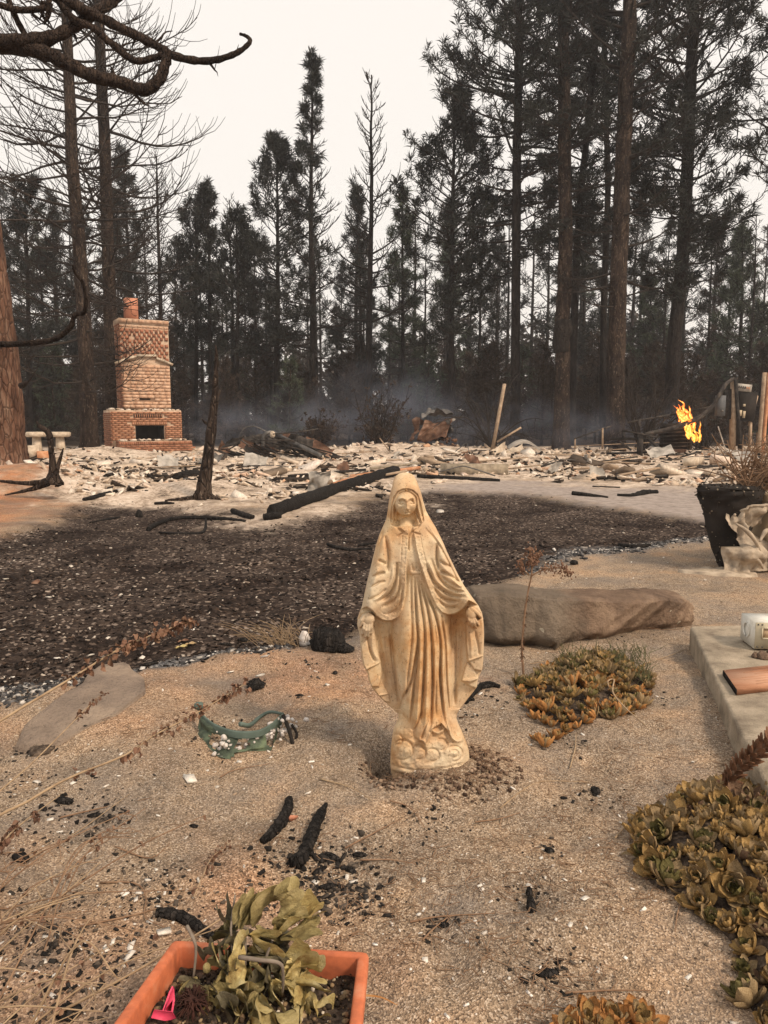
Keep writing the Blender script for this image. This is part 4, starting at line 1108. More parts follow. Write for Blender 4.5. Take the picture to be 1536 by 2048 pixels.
    bars('rail', 'thin sloping rail running from the thick pine to the meter post', 'rail', [(1256, 845, 24, 1340, 830, 23.7, 4, 'pole', 'tube', None), (1340, 830, 23.7, 1430, 812, 23.2, 4, 'pole', 'tube', None)], M['charwood'])
    curve_thing('bent_conduit', 'bent black conduit curving up from the trestle past the flames to the post top', 'conduit', [(1290, 868, 22.0), (1330, 860, 22.0), (1362, 851, 22), (1400, 834, 22), (1425, 812, 22), (1440, 788, 22), (1452, 768, 22.1), (1468, 757, 22.2)], [3.5, 4, 5, 4.5, 4, 4, 4, 3.5], M['charwood'], n=40, jit=.03)
    # service post with meter and breaker panel
    Y = 22.3
    root = thing('utility_post', 'burnt utility post with meter box and open breaker panel', 'post', at(1470, 910, Y))
    for nm, seg, mt in [('post', (1464, 912, Y, 1468, 756, Y, 12), 'tanwood'), ('post', (1481, 913, Y - .1, 1470, 755, Y - .1, 8), 'charwood'), ('trim', (1499, 910, Y, 1501, 845, Y, 6), 'tanwood'), ('trim', (1498, 852, Y, 1514, 792, Y, 5), 'tanwood'), ('trim', (1480, 780, Y, 1515, 792, Y, 3), 'tanwood')]:
        mb = MB(); mb.bar(at(*seg[:3]), at(*seg[3:6]), seg[6] / FPX * Y, seg[6] / FPX * Y * .7); mb.build(nm, M[mt], root)
    def plate(nm, x0, y0, x1, y1, d, th, mt, tilt=0, par=root):
        a, b = at(x0, y1, Y - d), at(x1, y0, Y - d)
        mb = MB(); mb.box((a + b) / 2, (b[0] - a[0], th, b[2] - a[2]), rot=(0, tilt, 0)); return mb.build(nm, M[mt], par)
    mx = plate('meter_box', 1431, 791, 1450, 832, .12, .16, 'grey_metal')
    a = at(1445, 822, Y - .22); mb = MB(); mb.tube([a + [0, .03, 0], a, a - [0, .02, 0]], [.035, .035, .025], 10); mb.build('meter_dial', M['steel'], mx)
    plate('backboard', 1447, 778, 1467, 838, -.02, .05, 'charwood', .03)
    plate('breaker_panel', 1474, 784, 1512, 842, .02, .10, 'soot', .08)
    M['yellow_tag'] = pmat('pale_label', [(.34, .27, .18), (.5, .42, .3)], 30, bump=0)
    plate('label_plate', 1476, 820, 1484, 832, .10, .01, 'yellow_tag', .08); plate('label_plate', 1485, 822, 1491, 836, .10, .01, 'yellow_tag', .08); plate('label_plate', 1486, 808, 1491, 813, .10, .01, 'yellow_tag')
    sp = plate('sign_plate', 1473, 768, 1504, 783, .08, .012, 'pale_sheet', .10)
    for k in range(6): plate('sign_mark', 1477 + 4 * k, 771 + .6 * k, 1479.5 + 4 * k, 776 + .6 * k, .095, .006, 'soot' if k < 4 else 'orange_board', .1)
    bars('utility_pole', 'tall bare pole leaning at the right edge beside the burnt utility post', 'pole', [(1516, 912, 22.4, 1529, 745, 22.4, 8, None, 'tube', None)], M['tanwood'])
    bars('utility_pole', 'reddish pole at the extreme right edge behind the bare pole', 'pole', [(1525, 912, 22.6, 1538, 745, 22.6, 7, None, 'tube', None)], M['orange_board'])
    bars('thin_rod', 'thin pale rod leaning against the utility post base', 'rod', [(1455, 911, 22, 1436, 853, 22, 2.2, None, 'tube', None)], M['pale_sheet'])
    bars('thin_rod', 'short pale rod beside the leaning thin rod', 'rod', [(1447, 911, 22, 1440, 888, 22, 2, None, 'tube', None)], M['pale_sheet'])
    for i, (a, b, c_, d, w) in enumerate([(1378, 922, 1545, 912, 6), (1432, 926, 1560, 923, 6), (1428, 932, 1470, 930, 5), (1385, 915, 1470, 911, 4), (1440, 919, 1550, 930, 5)]):
        bars('charred_beam', ['long charred beam lying lowest across the foot of the utility post', 'charred beam lying to the right edge under the utility post', 'short charred beam end at the front of the burnt beams', 'thin charred beam reaching left from the utility post', 'charred beam sloping down to the right edge'][i], 'beam', [(a, b, 20.5 + .2 * i, c_, d, 20.7 + .2 * i, w, None, 'bar', None)], M['charwood'], 'burnt beams at the foot of the utility post')
    # stray boards on the right of the ash
    for i, (a, b, c_, d, w, mt, lb) in enumerate([(1120, 941, 1230, 936, 4, 'tanwood', 'tan lath on the ash left of the trestle'), (1290, 957, 1335, 952, 4, 'charwood', 'dark lath on the ash below the trestle'), (1405, 954, 1425, 949, 6, 'charwood', 'short dark board end on the ash near the beams'),
                                               (1180, 924, 1300, 930, 4, 'tanwood', 'long tan lath on the ash below the trestle'), (1376, 934, 1398, 930, 20, 'stone_pale', 'pale broken block below the slatted bin'), (1185, 974, 1240, 976, 3, 'charwood', 'thin black stick on the ash edge by the driveway')]):
        p, q = gnd(a, b), gnd(c_, d); w_ = w / FPX * p[1]
        mb = MB(); mb.bar(p + [0, 0, w_ * .5], q + [0, 0, w_ * .5], w_, w_ * .8); tag(mb.build('loose_board' if w < 20 else 'broken_block', M[mt]), lb, 'board' if w < 20 else 'block')

    # rubble
    N = 5800
    mb = MB(); k = 0
    while k < N:
        px = -60 + 1680 * RN.rand(); py = 895 + 120 * RN.rand() ** 1.3
        x, y = flat(px, py)
        y = y * (1 + 0.1 * RN.rand())
        if y > 29: continue
        if poly_sd(np.array([x]), np.array([y]), ASH)[0] < -.15 + .5 * fbm(x * 2, y * 2, 3, 2): continue
        cl = fbm(x * 1.1, y * 1.1, 44, 3)
        if cl < .25 * RN.rand() - .12: continue
        z = hz(x, y); s = (.018 + .11 * RN.rand() ** 3.4) * (.6 + .4 * y / 20)
        if RN.rand() < .97: mb.box((x, y, z + s * .15), (s * (1 + 1.6 * RN.rand()), s, s * (.10 + .4 * RN.rand())), rot=(.5 * RN.randn(), .5 * RN.randn(), RN.rand() * 6), jit=.25, rng=RN)
        else: mb.rock((x, y, z), (s * (1 + RN.rand()), s, s * .8), RN, 4, 6, .4, .4, RN.rand() * 6)
        k += 1
    tag(mb.build('rubble', M['chunk'], origin=np.zeros(3)), 'pale ash and plaster rubble where the house stood', None, None, 'stuff')
    mb = MB(); k = 0
    while k < 900:
        px = -40 + 1640 * RN.rand(); py = 897 + 90 * RN.rand(); x, y = flat(px, py)
        if y > 28 or poly_sd(np.array([x]), np.array([y]), ASH)[0] < 0 or fbm(x * .9, y * .9, 61, 3) < .3 * RN.rand() - .2: continue
        L = .06 + .4 * RN.rand() ** 2.5; mb.box((x, y, hz(x, y) + .015 + .03 * RN.rand()), (L, .015 + .05 * RN.rand(), .012 + .03 * RN.rand()), rot=(.3 * RN.randn(), .25 * RN.randn(), RN.rand() * 6.3), jit=.25, rng=RN); k += 1
    tag(mb.build('charred_debris', chunk_mat('charred_debris', [(0, (.012, .011, .010)), (.6, (.045, .036, .030)), (.9, (.12, .085, .06)), (1, (.22, .12, .075))]), origin=np.zeros(3)), 'small charred splinters and dark scraps through the house ash', None, None, 'stuff')
    for i in range(90):
        px = 200 + 1300 * RN.rand(); py = 900 + 68 * RN.rand()
        if 235 < px < 375 and py < 912: continue
        g = gnd(px, py)
        if g[1] < 13.5 or poly_sd(np.array([g[0]]), np.array([g[1]]), ASH)[0] < .3: continue
        s = (.14 + .26 * RN.rand() ** 1.5)
        mb = MB()
        if RN.rand() < .99: mb.box(g + [0, 0, s * .10], (s * (1 + 1.4 * RN.rand()), s * .8, s * (.10 + .35 * RN.rand())), rot=(.3 * RN.randn(), .3 * RN.randn(), RN.rand() * 6), jit=.36, rng=RN)
        else: mb.rock(g, (s * (1 + RN.rand()), s, s * .8), RN, 6, 9, .35, .4, RN.rand() * 6)
        tag(mb.build('plaster_chunk', M['chunk_o'], origin=g), 'loose pale chunk of plaster or masonry lying in the house ash', 'chunk', 'larger chunks in the house rubble')
ruin()

def scrap():
    R = np.random.RandomState(63); G = 'bent scrap strewn over the house ash'
    for i in range(64):
        px = 240 + 1260 * R.rand(); py = 903 + 62 * R.rand(); g = gnd(px, py)
        if g[1] < 13.5 or poly_sd(np.array([g[0]]), np.array([g[1]]), ASH)[0] < .4 or (215 < px < 385 and py < 915): continue
        k = i % 4; a = .5 * R.randn()
        if k == 0:
            s = .25 + .45 * R.rand(); mb = MB(); crumple(mb, g + [0, 0, .03], np.array([math.cos(a), math.sin(a) * .6, .12 * R.randn()]) * s, (.1 * R.randn(), .55 * s, .12 + .3 * s * R.rand()), 9, 7, .10, 500 + i)
            mt = ['steel', 'pale_sheet', 'rust'][R.randint(3)]; tag(mb.build('scrap_sheet', M[mt], origin=g), {'steel': 'crumpled dark sheet of metal in the house ash', 'pale_sheet': 'crumpled pale sheet of metal in the house ash', 'rust': 'crumpled rusty sheet of metal in the house ash'}[mt], 'sheet metal', G + ', ' + mt.replace('_', ' '))
        elif k == 1:
            L = .5 + 1.2 * R.rand(); P = [g + [0, 0, .02]]; d = np.array([math.cos(a), .5 * math.sin(a), .25 * R.rand()])
            for j in range(5): d = d + .35 * R.randn(3); d[2] -= .1; P.append(P[-1] + d / np.linalg.norm(d) * L / 5)
            P = smooth_path(P, 20); P[:, 2] = np.maximum(P[:, 2], H(P[:, 0], P[:, 1]) + .01); mb = MB(); mb.tube(P, .008 + .012 * R.rand(), 6); tag(mb.build('bent_wire', M['steel'], origin=g, smooth=True), 'bent wire or thin pipe tangled in the house ash', 'wire', G + ', wire')
        else:
            L = .5 + 1.3 * R.rand() ** 1.5; q = g + np.array([L * math.cos(a), .5 * L * math.sin(a), 0]); q[2] = hz(q[0], q[1]) + .05 + .12 * R.rand(); w = .04 + .06 * R.rand(); mb = MB(); mb.bar(g + [0, 0, .03], q, w, w * .5)
            tag(mb.build('burnt_timber', M['charwood' if k == 2 else 'tanwood'], origin=g), 'black burnt timber lying in the house ash' if k == 2 else 'pale bare timber lying in the house ash', 'timber', G + (', black timber' if k == 2 else ', pale timber'))
scrap()

def flames():
    b = NB('flame')
    co = b.coord('Object')
    sx = b.n('SeparateXYZ'); b.put(sx.inputs[0], co)
    f = b.math('ADD', b.math('MULTIPLY', sx.outputs[2], 0.55), b.math('MULTIPLY', b.noise(co, 6, 3), 0.7))
    c = b.ramp(f, [(0.25, (1.0, 0.45, 0.05)), (0.5, (1.0, 0.27, 0.018)), (0.85, (1.0, 0.12, 0.006))])
    lw0 = b.n('LayerWeight'); lw0.inputs[0].default_value = .5; c = b.mix(b.rng(lw0.outputs['Facing'], .05, .45, .8, 0), c, (1.0, .62, .16))
    em = b.n('Emission'); b.put(em.inputs[0], c); em.inputs[1].default_value = 2.1
    tr = b.n('BsdfTransparent'); mx = b.n('MixShader'); lw = b.n('LayerWeight'); lw.inputs[0].default_value = .35
    b.put(mx.inputs[0], b.math('MULTIPLY', b.rng(lw.outputs['Facing'], .1, .8, 1, .05), b.rng(b.noise(co, 11, 3), .35, .6, .25, 1)))
    b.t.links.new(tr.outputs[0], mx.inputs[1]); b.t.links.new(em.outputs[0], mx.inputs[2]); b.t.links.new(mx.outputs[0], b.out.inputs[0]); M['flame'] = b.m
    R = np.random.RandomState(9); Y = 22.1
    root = thing('flame', 'orange flames leaping up behind the slatted bin', 'fire', at(1388, 888, Y))
    for k in range(44):
        f = k / 44; x0 = 1390 - 24 * f + 5 * R.randn() - (6 if f > .5 else 0); y0 = 884 - 58 * f + 4 * R.randn(); L = 12 + 18 * R.rand(); w = 1.6 + 2.8 * R.rand()
        path = [(x0, y0), (x0 + 2 * R.randn(), y0 - .35 * L), (x0 - 3 + 3 * R.randn(), y0 - .7 * L), (x0 - 5 + 4 * R.randn(), y0 - L)]
        P = smooth_path([at(a, b_, Y + .12 * R.randn()) for a, b_ in path], 12)
        mb = MB(); mb.tube(P, np.interp(np.linspace(0, 1, 12), [0, .3, .6, 1], [.5 * w, w, .7 * w, .2]) / FPX * Y, 6, jit=.3, rng=k, flat=.8)
        mb.build('flame_tongue', M['flame'], root, smooth=True)
    # scorched leafy sprig round the fire
    root = thing('scorched_bush', 'bare scorched bush with brown leaves round the flames', 'bush', at(1405, 900, 24))
    w = MB(); lf = Tufts()
    for i in range(60):
        p = at(1405 + 10 * R.randn(), 900, 24 + .3 * R.randn()); q = at(1395 + 32 * R.randn(), 800 + 70 * R.rand(), 24 + .6 * R.randn())
        w.tube(smooth_path([p, (p + q) / 2 + .15 * R.randn(3), q], 6), np.linspace(.012, .004, 6), 3, cap=False)
        for j in range(5): lf.add(q + .12 * R.randn(3), R.randn(3), .07)
    w.build('stem', M['twig'], root); mb = MB(); lf.emit(mb, R, 5, .9, .3); mb.build('leaves', M['needle_brown'], root)
flames()

def bare_bushes():
    R = np.random.RandomState(19)
    for (px, py, Y, w, h, lb) in [(1285, 900, 25, 60, 190, 'bare upswept bush between the thick pine and the flames'), (985, 893, 26.5, 110, 200, 'drooping bare bush right of the rusty hulk'), (760, 888, 28, 90, 120, 'reddish leafless bush in the blue smoke behind the ridge'), (640, 888, 29, 50, 70, 'small scorched bush behind the ridge of rubble')]:
        b = at(px, py, Y); b[2] = hz(b[0], b[1])
        root = thing('bare_bush', lb, 'bush', b)
        m = MB(); s = Y / FPX; lf = Tufts()
        for i in range(26):
            a = R.rand() * 6.28; e = .5 + .9 * R.rand(); L = h * s * (.5 + .6 * R.rand())
            d = np.array([math.cos(a) * math.cos(e) * w / h * 1.3, math.sin(a) * math.cos(e) * .7, math.sin(e)]); q = b.copy(); pts = [q.copy()]
            for k in range(7):
                d = d + .16 * R.randn(3) + np.array([0, 0, -.05 * k * (1 if 'droop' in lb else -.4)]); d /= np.linalg.norm(d); q = q + d * L / 7; pts.append(q.copy())
            m.tube(pts, np.linspace(.03, .008, 8), 4, cap=False)
            for k in range(9):
                j = R.randint(2, 7); e2 = pts[j] + (R.randn(3) * .5 + d * .6) * L * .22
                m.tube(smooth_path([pts[j], (pts[j] + e2) / 2 + .05 * R.randn(3), e2], 4), [.010, .008, .007, .005], 3, cap=False)
                if 'reddish' in lb or 'scorched' in lb: lf.add(e2, d, .2)
        m.build('stem', M['twig'], root)
        if lf.p: mb = MB(); lf.emit(mb, R, 6, .8, .14); mb.build('leaves', M['needle_brown'], root)
bare_bushes()

def smoke():
    """drifting smoke: soft-edged clouds low over the embers"""
    m = bpy.data.materials.new('smoke'); m.use_nodes = True; t = m.node_tree
    for n in list(t.nodes): t.nodes.remove(n)
    o = t.nodes.new('ShaderNodeOutputMaterial'); v = t.nodes.new('ShaderNodeVolumePrincipled'); tc = t.nodes.new('ShaderNodeTexCoord')
    ln = t.nodes.new('ShaderNodeVectorMath'); ln.operation = 'LENGTH'; t.links.new(tc.outputs['Object'], ln.inputs[0])
    mr = t.nodes.new('ShaderNodeMapRange'); t.links.new(ln.outputs['Value'], mr.inputs[0]); mr.inputs[1].default_value = 1.0; mr.inputs[2].default_value = .15; mr.inputs[3].default_value = 0; mr.inputs[4].default_value = 1
    nz = t.nodes.new('ShaderNodeTexNoise'); nz.inputs['Scale'].default_value = 2.2; nz.inputs['Detail'].default_value = 3; t.links.new(tc.outputs['Object'], nz.inputs['Vector'])
    mr2 = t.nodes.new('ShaderNodeMapRange'); t.links.new(nz.outputs[0], mr2.inputs[0]); mr2.inputs[1].default_value = .4; mr2.inputs[2].default_value = .65
    mu = t.nodes.new('ShaderNodeMath'); mu.operation = 'MULTIPLY'; t.links.new(mr.outputs[0], mu.inputs[0]); t.links.new(mr2.outputs[0], mu.inputs[1])
    mu2 = t.nodes.new('ShaderNodeMath'); mu2.operation = 'MULTIPLY'; t.links.new(mu.outputs[0], mu2.inputs[0]); mu2.inputs[1].default_value = .22
    v.inputs['Color'].default_value = (.66, .76, .98, 1); t.links.new(mu2.outputs[0], v.inputs['Density']); t.links.new(v.outputs[0], o.inputs['Volume'])
    for (px, py, Y, sx, sy, sz) in [(780, 830, 29, 3.8, 1.6, 2.4), (925, 870, 26.5, 1.8, .9, 1.1), (1175, 865, 25.5, 2.0, .9, 1.3), (600, 850, 30, 2.8, 1.5, 1.7), (1040, 850, 28.5, 2.6, 1.2, 1.6), (1320, 860, 27, 2.0, 1.0, 1.3), (450, 850, 30, 2.5, 1.2, 1.5)]:
        mb = MB(); mb.rock((0, 0, 0), (2, 2, 2), np.random.RandomState(1), 10, 14, 0, 1, 0, 9)
        ob = mb.build('smoke', m, origin=np.zeros(3)); ob.location = at(px, py, Y); ob.scale = (sx, sy, sz)
        tag(ob, 'thin bluish smoke drifting low behind the rubble', None, None, 'stuff')
smoke()
# ================================================================== the statue
def gblur(A, s):
    n = int(3 * s + 1); k = np.exp(-0.5 * (np.arange(-n, n + 1) / s) ** 2); k /= k.sum()
    P = np.pad(A, n, mode='edge')
    T = sum(k[i] * P[i:i + A.shape[0], :] for i in range(2 * n + 1))
    return sum(k[i] * T[:, i:i + A.shape[1]] for i in range(2 * n + 1))

def statue():
    ST = 2.0
    xs = np.arange(190, 962, ST); ys = np.arange(60, 1930, ST)
    X, Y = np.meshgrid(xs, ys)
    row = np.array([(70, 474, 488), (78, 448, 520), (92, 430, 538), (120, 416, 552), (150, 411, 562), (180, 402, 573), (230, 392, 586), (290, 385, 604), (340, 376, 632), (385, 355, 660), (430, 336, 682), (480, 320, 706),
                    (520, 310, 722), (560, 300, 741), (640, 281, 780), (715, 263, 820), (780, 249, 866), (830, 239, 903), (870, 224, 922), (900, 214, 928), (940, 212, 932), (1000, 227, 934), (1080, 232, 932), (1130, 238, 930),
                    (1170, 246, 927), (1195, 261, 922), (1220, 272, 910), (1250, 276, 898), (1290, 292, 894), (1330, 322, 864), (1360, 350, 840), (1390, 385, 818), (1420, 418, 796), (1445, 446, 778), (1470, 446, 777), (1500, 433, 787),
                    (1540, 418, 806), (1580, 410, 822), (1640, 404, 844), (1690, 401, 851), (1720, 400, 849), (1745, 401, 846), (1775, 404, 842), (1800, 414, 830), (1930, 414, 830)], float)
    XL = lambda y: np.interp(y, row[:, 0], row[:, 1]); XR = lambda y: np.interp(y, row[:, 0], row[:, 2])
    U = np.clip((X - (XL(Y) + XR(Y)) / 2) / ((XR(Y) - XL(Y)) / 2), -1, 1)
    ell = np.sqrt(np.clip(1 - U ** 2, 0, 1))
    I = lambda y, t: np.interp(y, [a for a, b in t], [b for a, b in t])
    body = I(Y, [(70, 12), (90, 62), (130, 105), (170, 128), (230, 128), (300, 105), (385, 118), (520, 140), (700, 150), (900, 150), (1930, 150)]) * ell ** .85
    def poly(L, soft=3.0):
        return sst(-soft, soft, poly_sd(X, Y, L))
    def seg(P, Z, R):
        """a limb of round section: height of its front"""
        out = np.full(X.shape, -999.0)
        for i in range(len(P) - 1):
            a = np.array(P[i], float); b = np.array(P[i + 1], float); e = b - a
            t = np.clip(((X - a[0]) * e[0] + (Y - a[1]) * e[1]) / (e @ e), 0, 1)
            d = np.hypot(X - a[0] - e[0] * t, Y - a[1] - e[1] * t)
            r = R[i] + (R[i + 1] - R[i]) * t; z = Z[i] + (Z[i + 1] - Z[i]) * t
            out = np.maximum(out, np.where(d < r, z + np.sqrt(np.clip(r * r - d * d, 0, None)), -999))
        return out
    def stroke(P, w, h, taper=True):
        Q = smooth_path(np.array([(a, b, 0) for a, b in P], float), len(P) * 7)[:, :2]
        best = np.full(X.shape, 1e9); tt = np.zeros(X.shape)
        x0, x1 = Q[:, 0].min() - 4 * w, Q[:, 0].max() + 4 * w; y0, y1 = Q[:, 1].min() - 4 * w, Q[:, 1].max() + 4 * w
        i0, i1 = np.searchsorted(ys, [y0, y1]); j0, j1 = np.searchsorted(xs, [x0, x1])
        if i1 <= i0 or j1 <= j0: return 0
        h = h * (2.1 if h < 0 else 1.35)
        Xs, Ys_ = X[i0:i1, j0:j1], Y[i0:i1, j0:j1]
        b = np.full(Xs.shape, 1e9); t_ = np.zeros(Xs.shape)
        for i in range(len(Q) - 1):
            a, c = Q[i], Q[i + 1]; e = c - a
            t = np.clip(((Xs - a[0]) * e[0] + (Ys_ - a[1]) * e[1]) / (e @ e + 1e-9), 0, 1)
            d = np.hypot(Xs - a[0] - e[0] * t, Ys_ - a[1] - e[1] * t)
            m = d < b; b = np.where(m, d, b); t_ = np.where(m, (i + t) / (len(Q) - 1), t_)
        k = np.exp(-(b / w) ** (2 if h > 0 else 1.5))
        if taper: k = k * np.clip(np.minimum(t_, 1 - t_) * 6, 0, 1) ** .7
        o = np.zeros(X.shape); o[i0:i1, j0:j1] = h * k
        return o
    def g(cx, cy, rx, ry, h):
        return h * np.exp(-((X - cx) / rx) ** 2 - ((Y - cy) / ry) ** 2)

    LP = [(503, 380), (505, 430), (500, 500), (496, 570), (490, 640), (488, 700), (480, 790), (466, 855), (440, 898), (410, 915), (380, 918), (345, 908), (318, 888), (300, 862), (268, 838), (236, 846), (180, 846), (230, 700), (270, 500), (310, 400), (370, 330), (440, 330)]
    RP = [(527, 380), (545, 500), (565, 580), (585, 640), (605, 700), (630, 770), (660, 830), (690, 866), (725, 882), (770, 876), (812, 850), (846, 802), (905, 828), (970, 830), (920, 700), (790, 500), (690, 360), (640, 310), (545, 330)]
    DR = [(405, 860), (410, 1000), (425, 1150), (440, 1300), (458, 1420), (485, 1500), (500, 1556), (555, 1588), (598, 1616), (615, 1590), (640, 1530), (690, 1500), (725, 1540), (748, 1585), (775, 1602), (800, 1592), (802, 1565), (770, 1500), (752, 1440), (757, 1300),
          (757, 1150), (748, 1000), (742, 860), (660, 780), (600, 620), (560, 450), (480, 450), (490, 700)]
    cape = np.maximum(poly(LP, 3), poly(RP, 3))
    # back cloak below the sleeves: a shallow hollow shell
    cloak = 12 * ell ** .45 + 16 * np.clip(np.abs(U) - .55, 0, 1) / .45 * (ell > .08)
    cloak = cloak * sst(1475, 1400, Y)
    D = np.where(Y < 900, body, cloak)
    D = D * (1 - sst(820, 900, Y) * (Y < 900)) + cloak * (sst(820, 900, Y) * (Y < 900))
    # side flaps of the cloak with their zigzag hems
    for P, h in [([(200, 900), (312, 950), (320, 1060), (347, 1150), (262, 1196), (225, 1150)], 34), ([(255, 1190), (347, 1150), (352, 1218), (336, 1290), (280, 1292)], 25), ([(285, 1285), (336, 1232), (372, 1300), (392, 1330), (335, 1345)], 19), ([(330, 1335), (392, 1328), (398, 1380), (360, 1372)], 13),
                 ([(830, 920), (940, 900), (936, 1112), (842, 1146), (832, 1050)], 40), ([(842, 1142), (936, 1110), (930, 1205), (878, 1192)], 32), ([(838, 1150), (878, 1190), (900, 1246), (855, 1266), (804, 1256), (826, 1180)], 22), ([(804, 1254), (900, 1240), (896, 1304), (858, 1290)], 30)]:
        D = np.maximum(D, D + h * poly(P, 3.5) * np.clip(ell * 5, 0, 1))
    for P, w, h in [([(262, 985), (285, 1080), (315, 1150)], 6, -10), ([(300, 985), (300, 1080), (330, 1140)], 10, 8), ([(880, 970), (900, 1060), (905, 1110)], 6, -9), ([(850, 960), (862, 1060), (860, 1130)], 10, 8),
                    ([(330, 940), (350, 1100), (400, 1300)], 14, -12), ([(800, 920), (795, 1100), (780, 1300)], 14, -12), ([(365, 930), (385, 1120), (430, 1340)], 14, -8), ([(765, 900), (772, 1200), (765, 1400)], 8, -14), ([(395, 940), (415, 1150), (450, 1380)], 9, -12)]:
        D = D + stroke(P, w, h)
    # gown
    gl = I(Y, [(440, 470), (700, 470), (880, 404), (1000, 409), (1150, 424), (1300, 439), (1420, 457), (1500, 482), (1620, 500)]); gr = I(Y, [(440, 570), (620, 610), (780, 700), (880, 742), (1150, 757), (1300, 757), (1440, 752), (1520, 780), (1620, 815)])
    V = np.clip((X - (gl + gr) / 2) / ((gr - gl) / 2), -1, 1)
    gown = I(Y, [(440, 110), (640, 132), (900, 138), (1200, 152), (1450, 172), (1600, 214)]) * np.clip(1 - np.abs(V) ** 2.6, 0, 1) ** .5
    pleats = [([(518, 655), (520, 800), (524, 1000), (505, 1200), (480, 1400)], 6, -10), ([(538, 660), (548, 850), (560, 1050), (540, 1250), (512, 1520)], 7, -18), ([(556, 665), (575, 820), (598, 1000), (590, 1250), (572, 1500)], 6, -15),
              ([(572, 690), (612, 850), (632, 1000), (640, 1250), (628, 1540)], 7, -18), ([(588, 720), (655, 880), (685, 1050), (684, 1250), (706, 1500)], 7, -19), ([(690, 880), (712, 1050), (720, 1250), (742, 1500)], 6, -15), ([(650, 900), (664, 1080), (662, 1300), (660, 1450)], 5, -8),
              ([(545, 700), (570, 1100), (560, 1350), (545, 1540)], 10, 12), ([(600, 900), (612, 1150), (606, 1400), (600, 1560)], 11, 12), ([(660, 1000), (664, 1250), (668, 1450)], 9, 9), ([(700, 1000), (702, 1250), (722, 1480), (760, 1570)], 9, 12),
              ([(560, 1020), (525, 1240), (478, 1345), (456, 1410)], 8, -16), ([(500, 1250), (470, 1420), (500, 1540)], 8, 9), ([(585, 1420), (545, 1520), (525, 1570)], 5, -9), ([(622, 1450), (590, 1550), (575, 1590)], 5, -9), ([(735, 1480), (760, 1560), (775, 1592)], 6, -12), ([(425, 1130), (470, 1350), (462, 1410)], 6, 5)]
    for P, w, h in pleats: gown = gown + stroke(P, w, h * 1.25)
    gown = gown + g(478, 1030, 62, 230, 16) + g(690, 1120, 40, 200, 4)
    # chest pleats and the belt
    for P, w, h in [([(518, 450), (522, 550), (530, 630)], 5, -7), ([(533, 480), (545, 560), (556, 630)], 5, -7), ([(508, 560), (525, 610), (535, 634)], 4, -6)]: gown = gown + stroke(P, w, h)
    gown = gown + 10 * poly([(512, 630), (578, 632), (580, 648), (514, 650)], 2.5)
    gm = poly(DR, 3)
    # base of tumbled cloud-like rock
    bl = XL(Y); br = XR(Y)
    base = I(Y, [(1400, 90), (1450, 112), (1540, 160), (1650, 192), (1740, 203), (1930, 203)]) * ell ** .7
    for cx, cy, r in [(765, 1672, 46), (765, 1672, 22), (470, 1650, 60), (560, 1665, 42), (640, 1680, 38), (690, 1620, 34), (440, 1590, 30)]:
        th = np.linspace(-2.6, 2.0, 9); base = base + stroke([(cx + r * math.cos(t), cy + r * math.sin(t) * .95) for t in th], 6, -7)
        base = base + g(cx, cy, r * .7, r * .7, 6)
    base = base + 9 * fbm(X / 26, Y / 26, 4, 3) * sst(1450, 1560, Y)
    bandy = 1748 + 38 * np.clip(1 - ((X - 590) / 200) ** 2, 0, 1)
    base = base + np.where(Y > 1600, 7 * np.exp(-((Y - bandy) / 9) ** 2) - 6 * np.exp(-((Y - bandy + 20) / 6) ** 2), 0) - 16 * sst(6, 14, Y - bandy)
    D = np.where(Y > 1415, np.maximum(D, base), D)
    gown = gown * 1.0
    low = sst(560, 660, Y)
    D = D * (1 - gm) + (np.maximum(D, gown) * (1 - low) + np.where(Y > 1415, np.maximum(D, gown), gown) * low) * gm
    # arms under the mantle, then the mantle itself
    la = seg([(385, 480), (335, 660), (288, 850)], [66, 98, 140], [62, 58, 46]); ra = seg([(660, 480), (745, 660), (850, 815)], [66, 98, 140], [62, 58, 46])
    m = np.maximum(np.maximum(body * (1 - .35 * sst(700, 900, Y)), gown * .97 * (np.abs(V) < 1)), np.maximum(la, ra))
    m = gblur(m, 9) + 20
    # hollow between arm and body in the draped cloth
    folds = [([(372, 430), (388, 540), (384, 640)], 9, -17), ([(440, 580), (432, 680), (396, 762), (322, 812)], 10, -19), ([(458, 640), (450, 730), (416, 800), (345, 838)], 8, -13), ([(474, 700), (462, 800), (430, 856), (375, 880)], 8, -10), ([(372, 640), (338, 648), (292, 668)], 7, -14), ([(374, 690), (330, 700), (285, 730)], 6, -10),
             ([(330, 568), (356, 580), (378, 596)], 6, -12), ([(420, 600), (405, 690), (350, 770), (300, 800)], 10, 10), ([(445, 650), (435, 740), (400, 800)], 8, 8), ([(335, 610), (310, 680), (270, 790)], 12, 8), ([(380, 730), (335, 770), (270, 800)], 7, -10),
             ([(664, 470), (664, 560), (680, 630)], 9, -17), ([(676, 570), (715, 596), (745, 604)], 7, -13), ([(680, 628), (735, 655), (808, 702)], 8, -15), ([(602, 590), (655, 705), (740, 768), (832, 778)], 9, -17), ([(630, 560), (685, 680), (760, 738), (828, 752)], 8, -13), ([(640, 720), (705, 792), (800, 806)], 8, -13),
             ([(664, 790), (722, 836), (790, 836)], 6, -9), ([(615, 570), (670, 690), (750, 752)], 9, 9), ([(630, 650), (690, 745), (780, 790)], 9, 9), ([(700, 610), (760, 680), (830, 760)], 11, 8), ([(690, 660), (740, 700), (815, 735)], 6, -10), ([(590, 380), (670, 470), (740, 600), (800, 720)], 6, -8), ([(605, 350), (700, 500)], 5, 5),
             ([(360, 400), (338, 480), (316, 560)], 5, -8)]
    for P, w, h in folds: m = m + stroke(P, w, h)
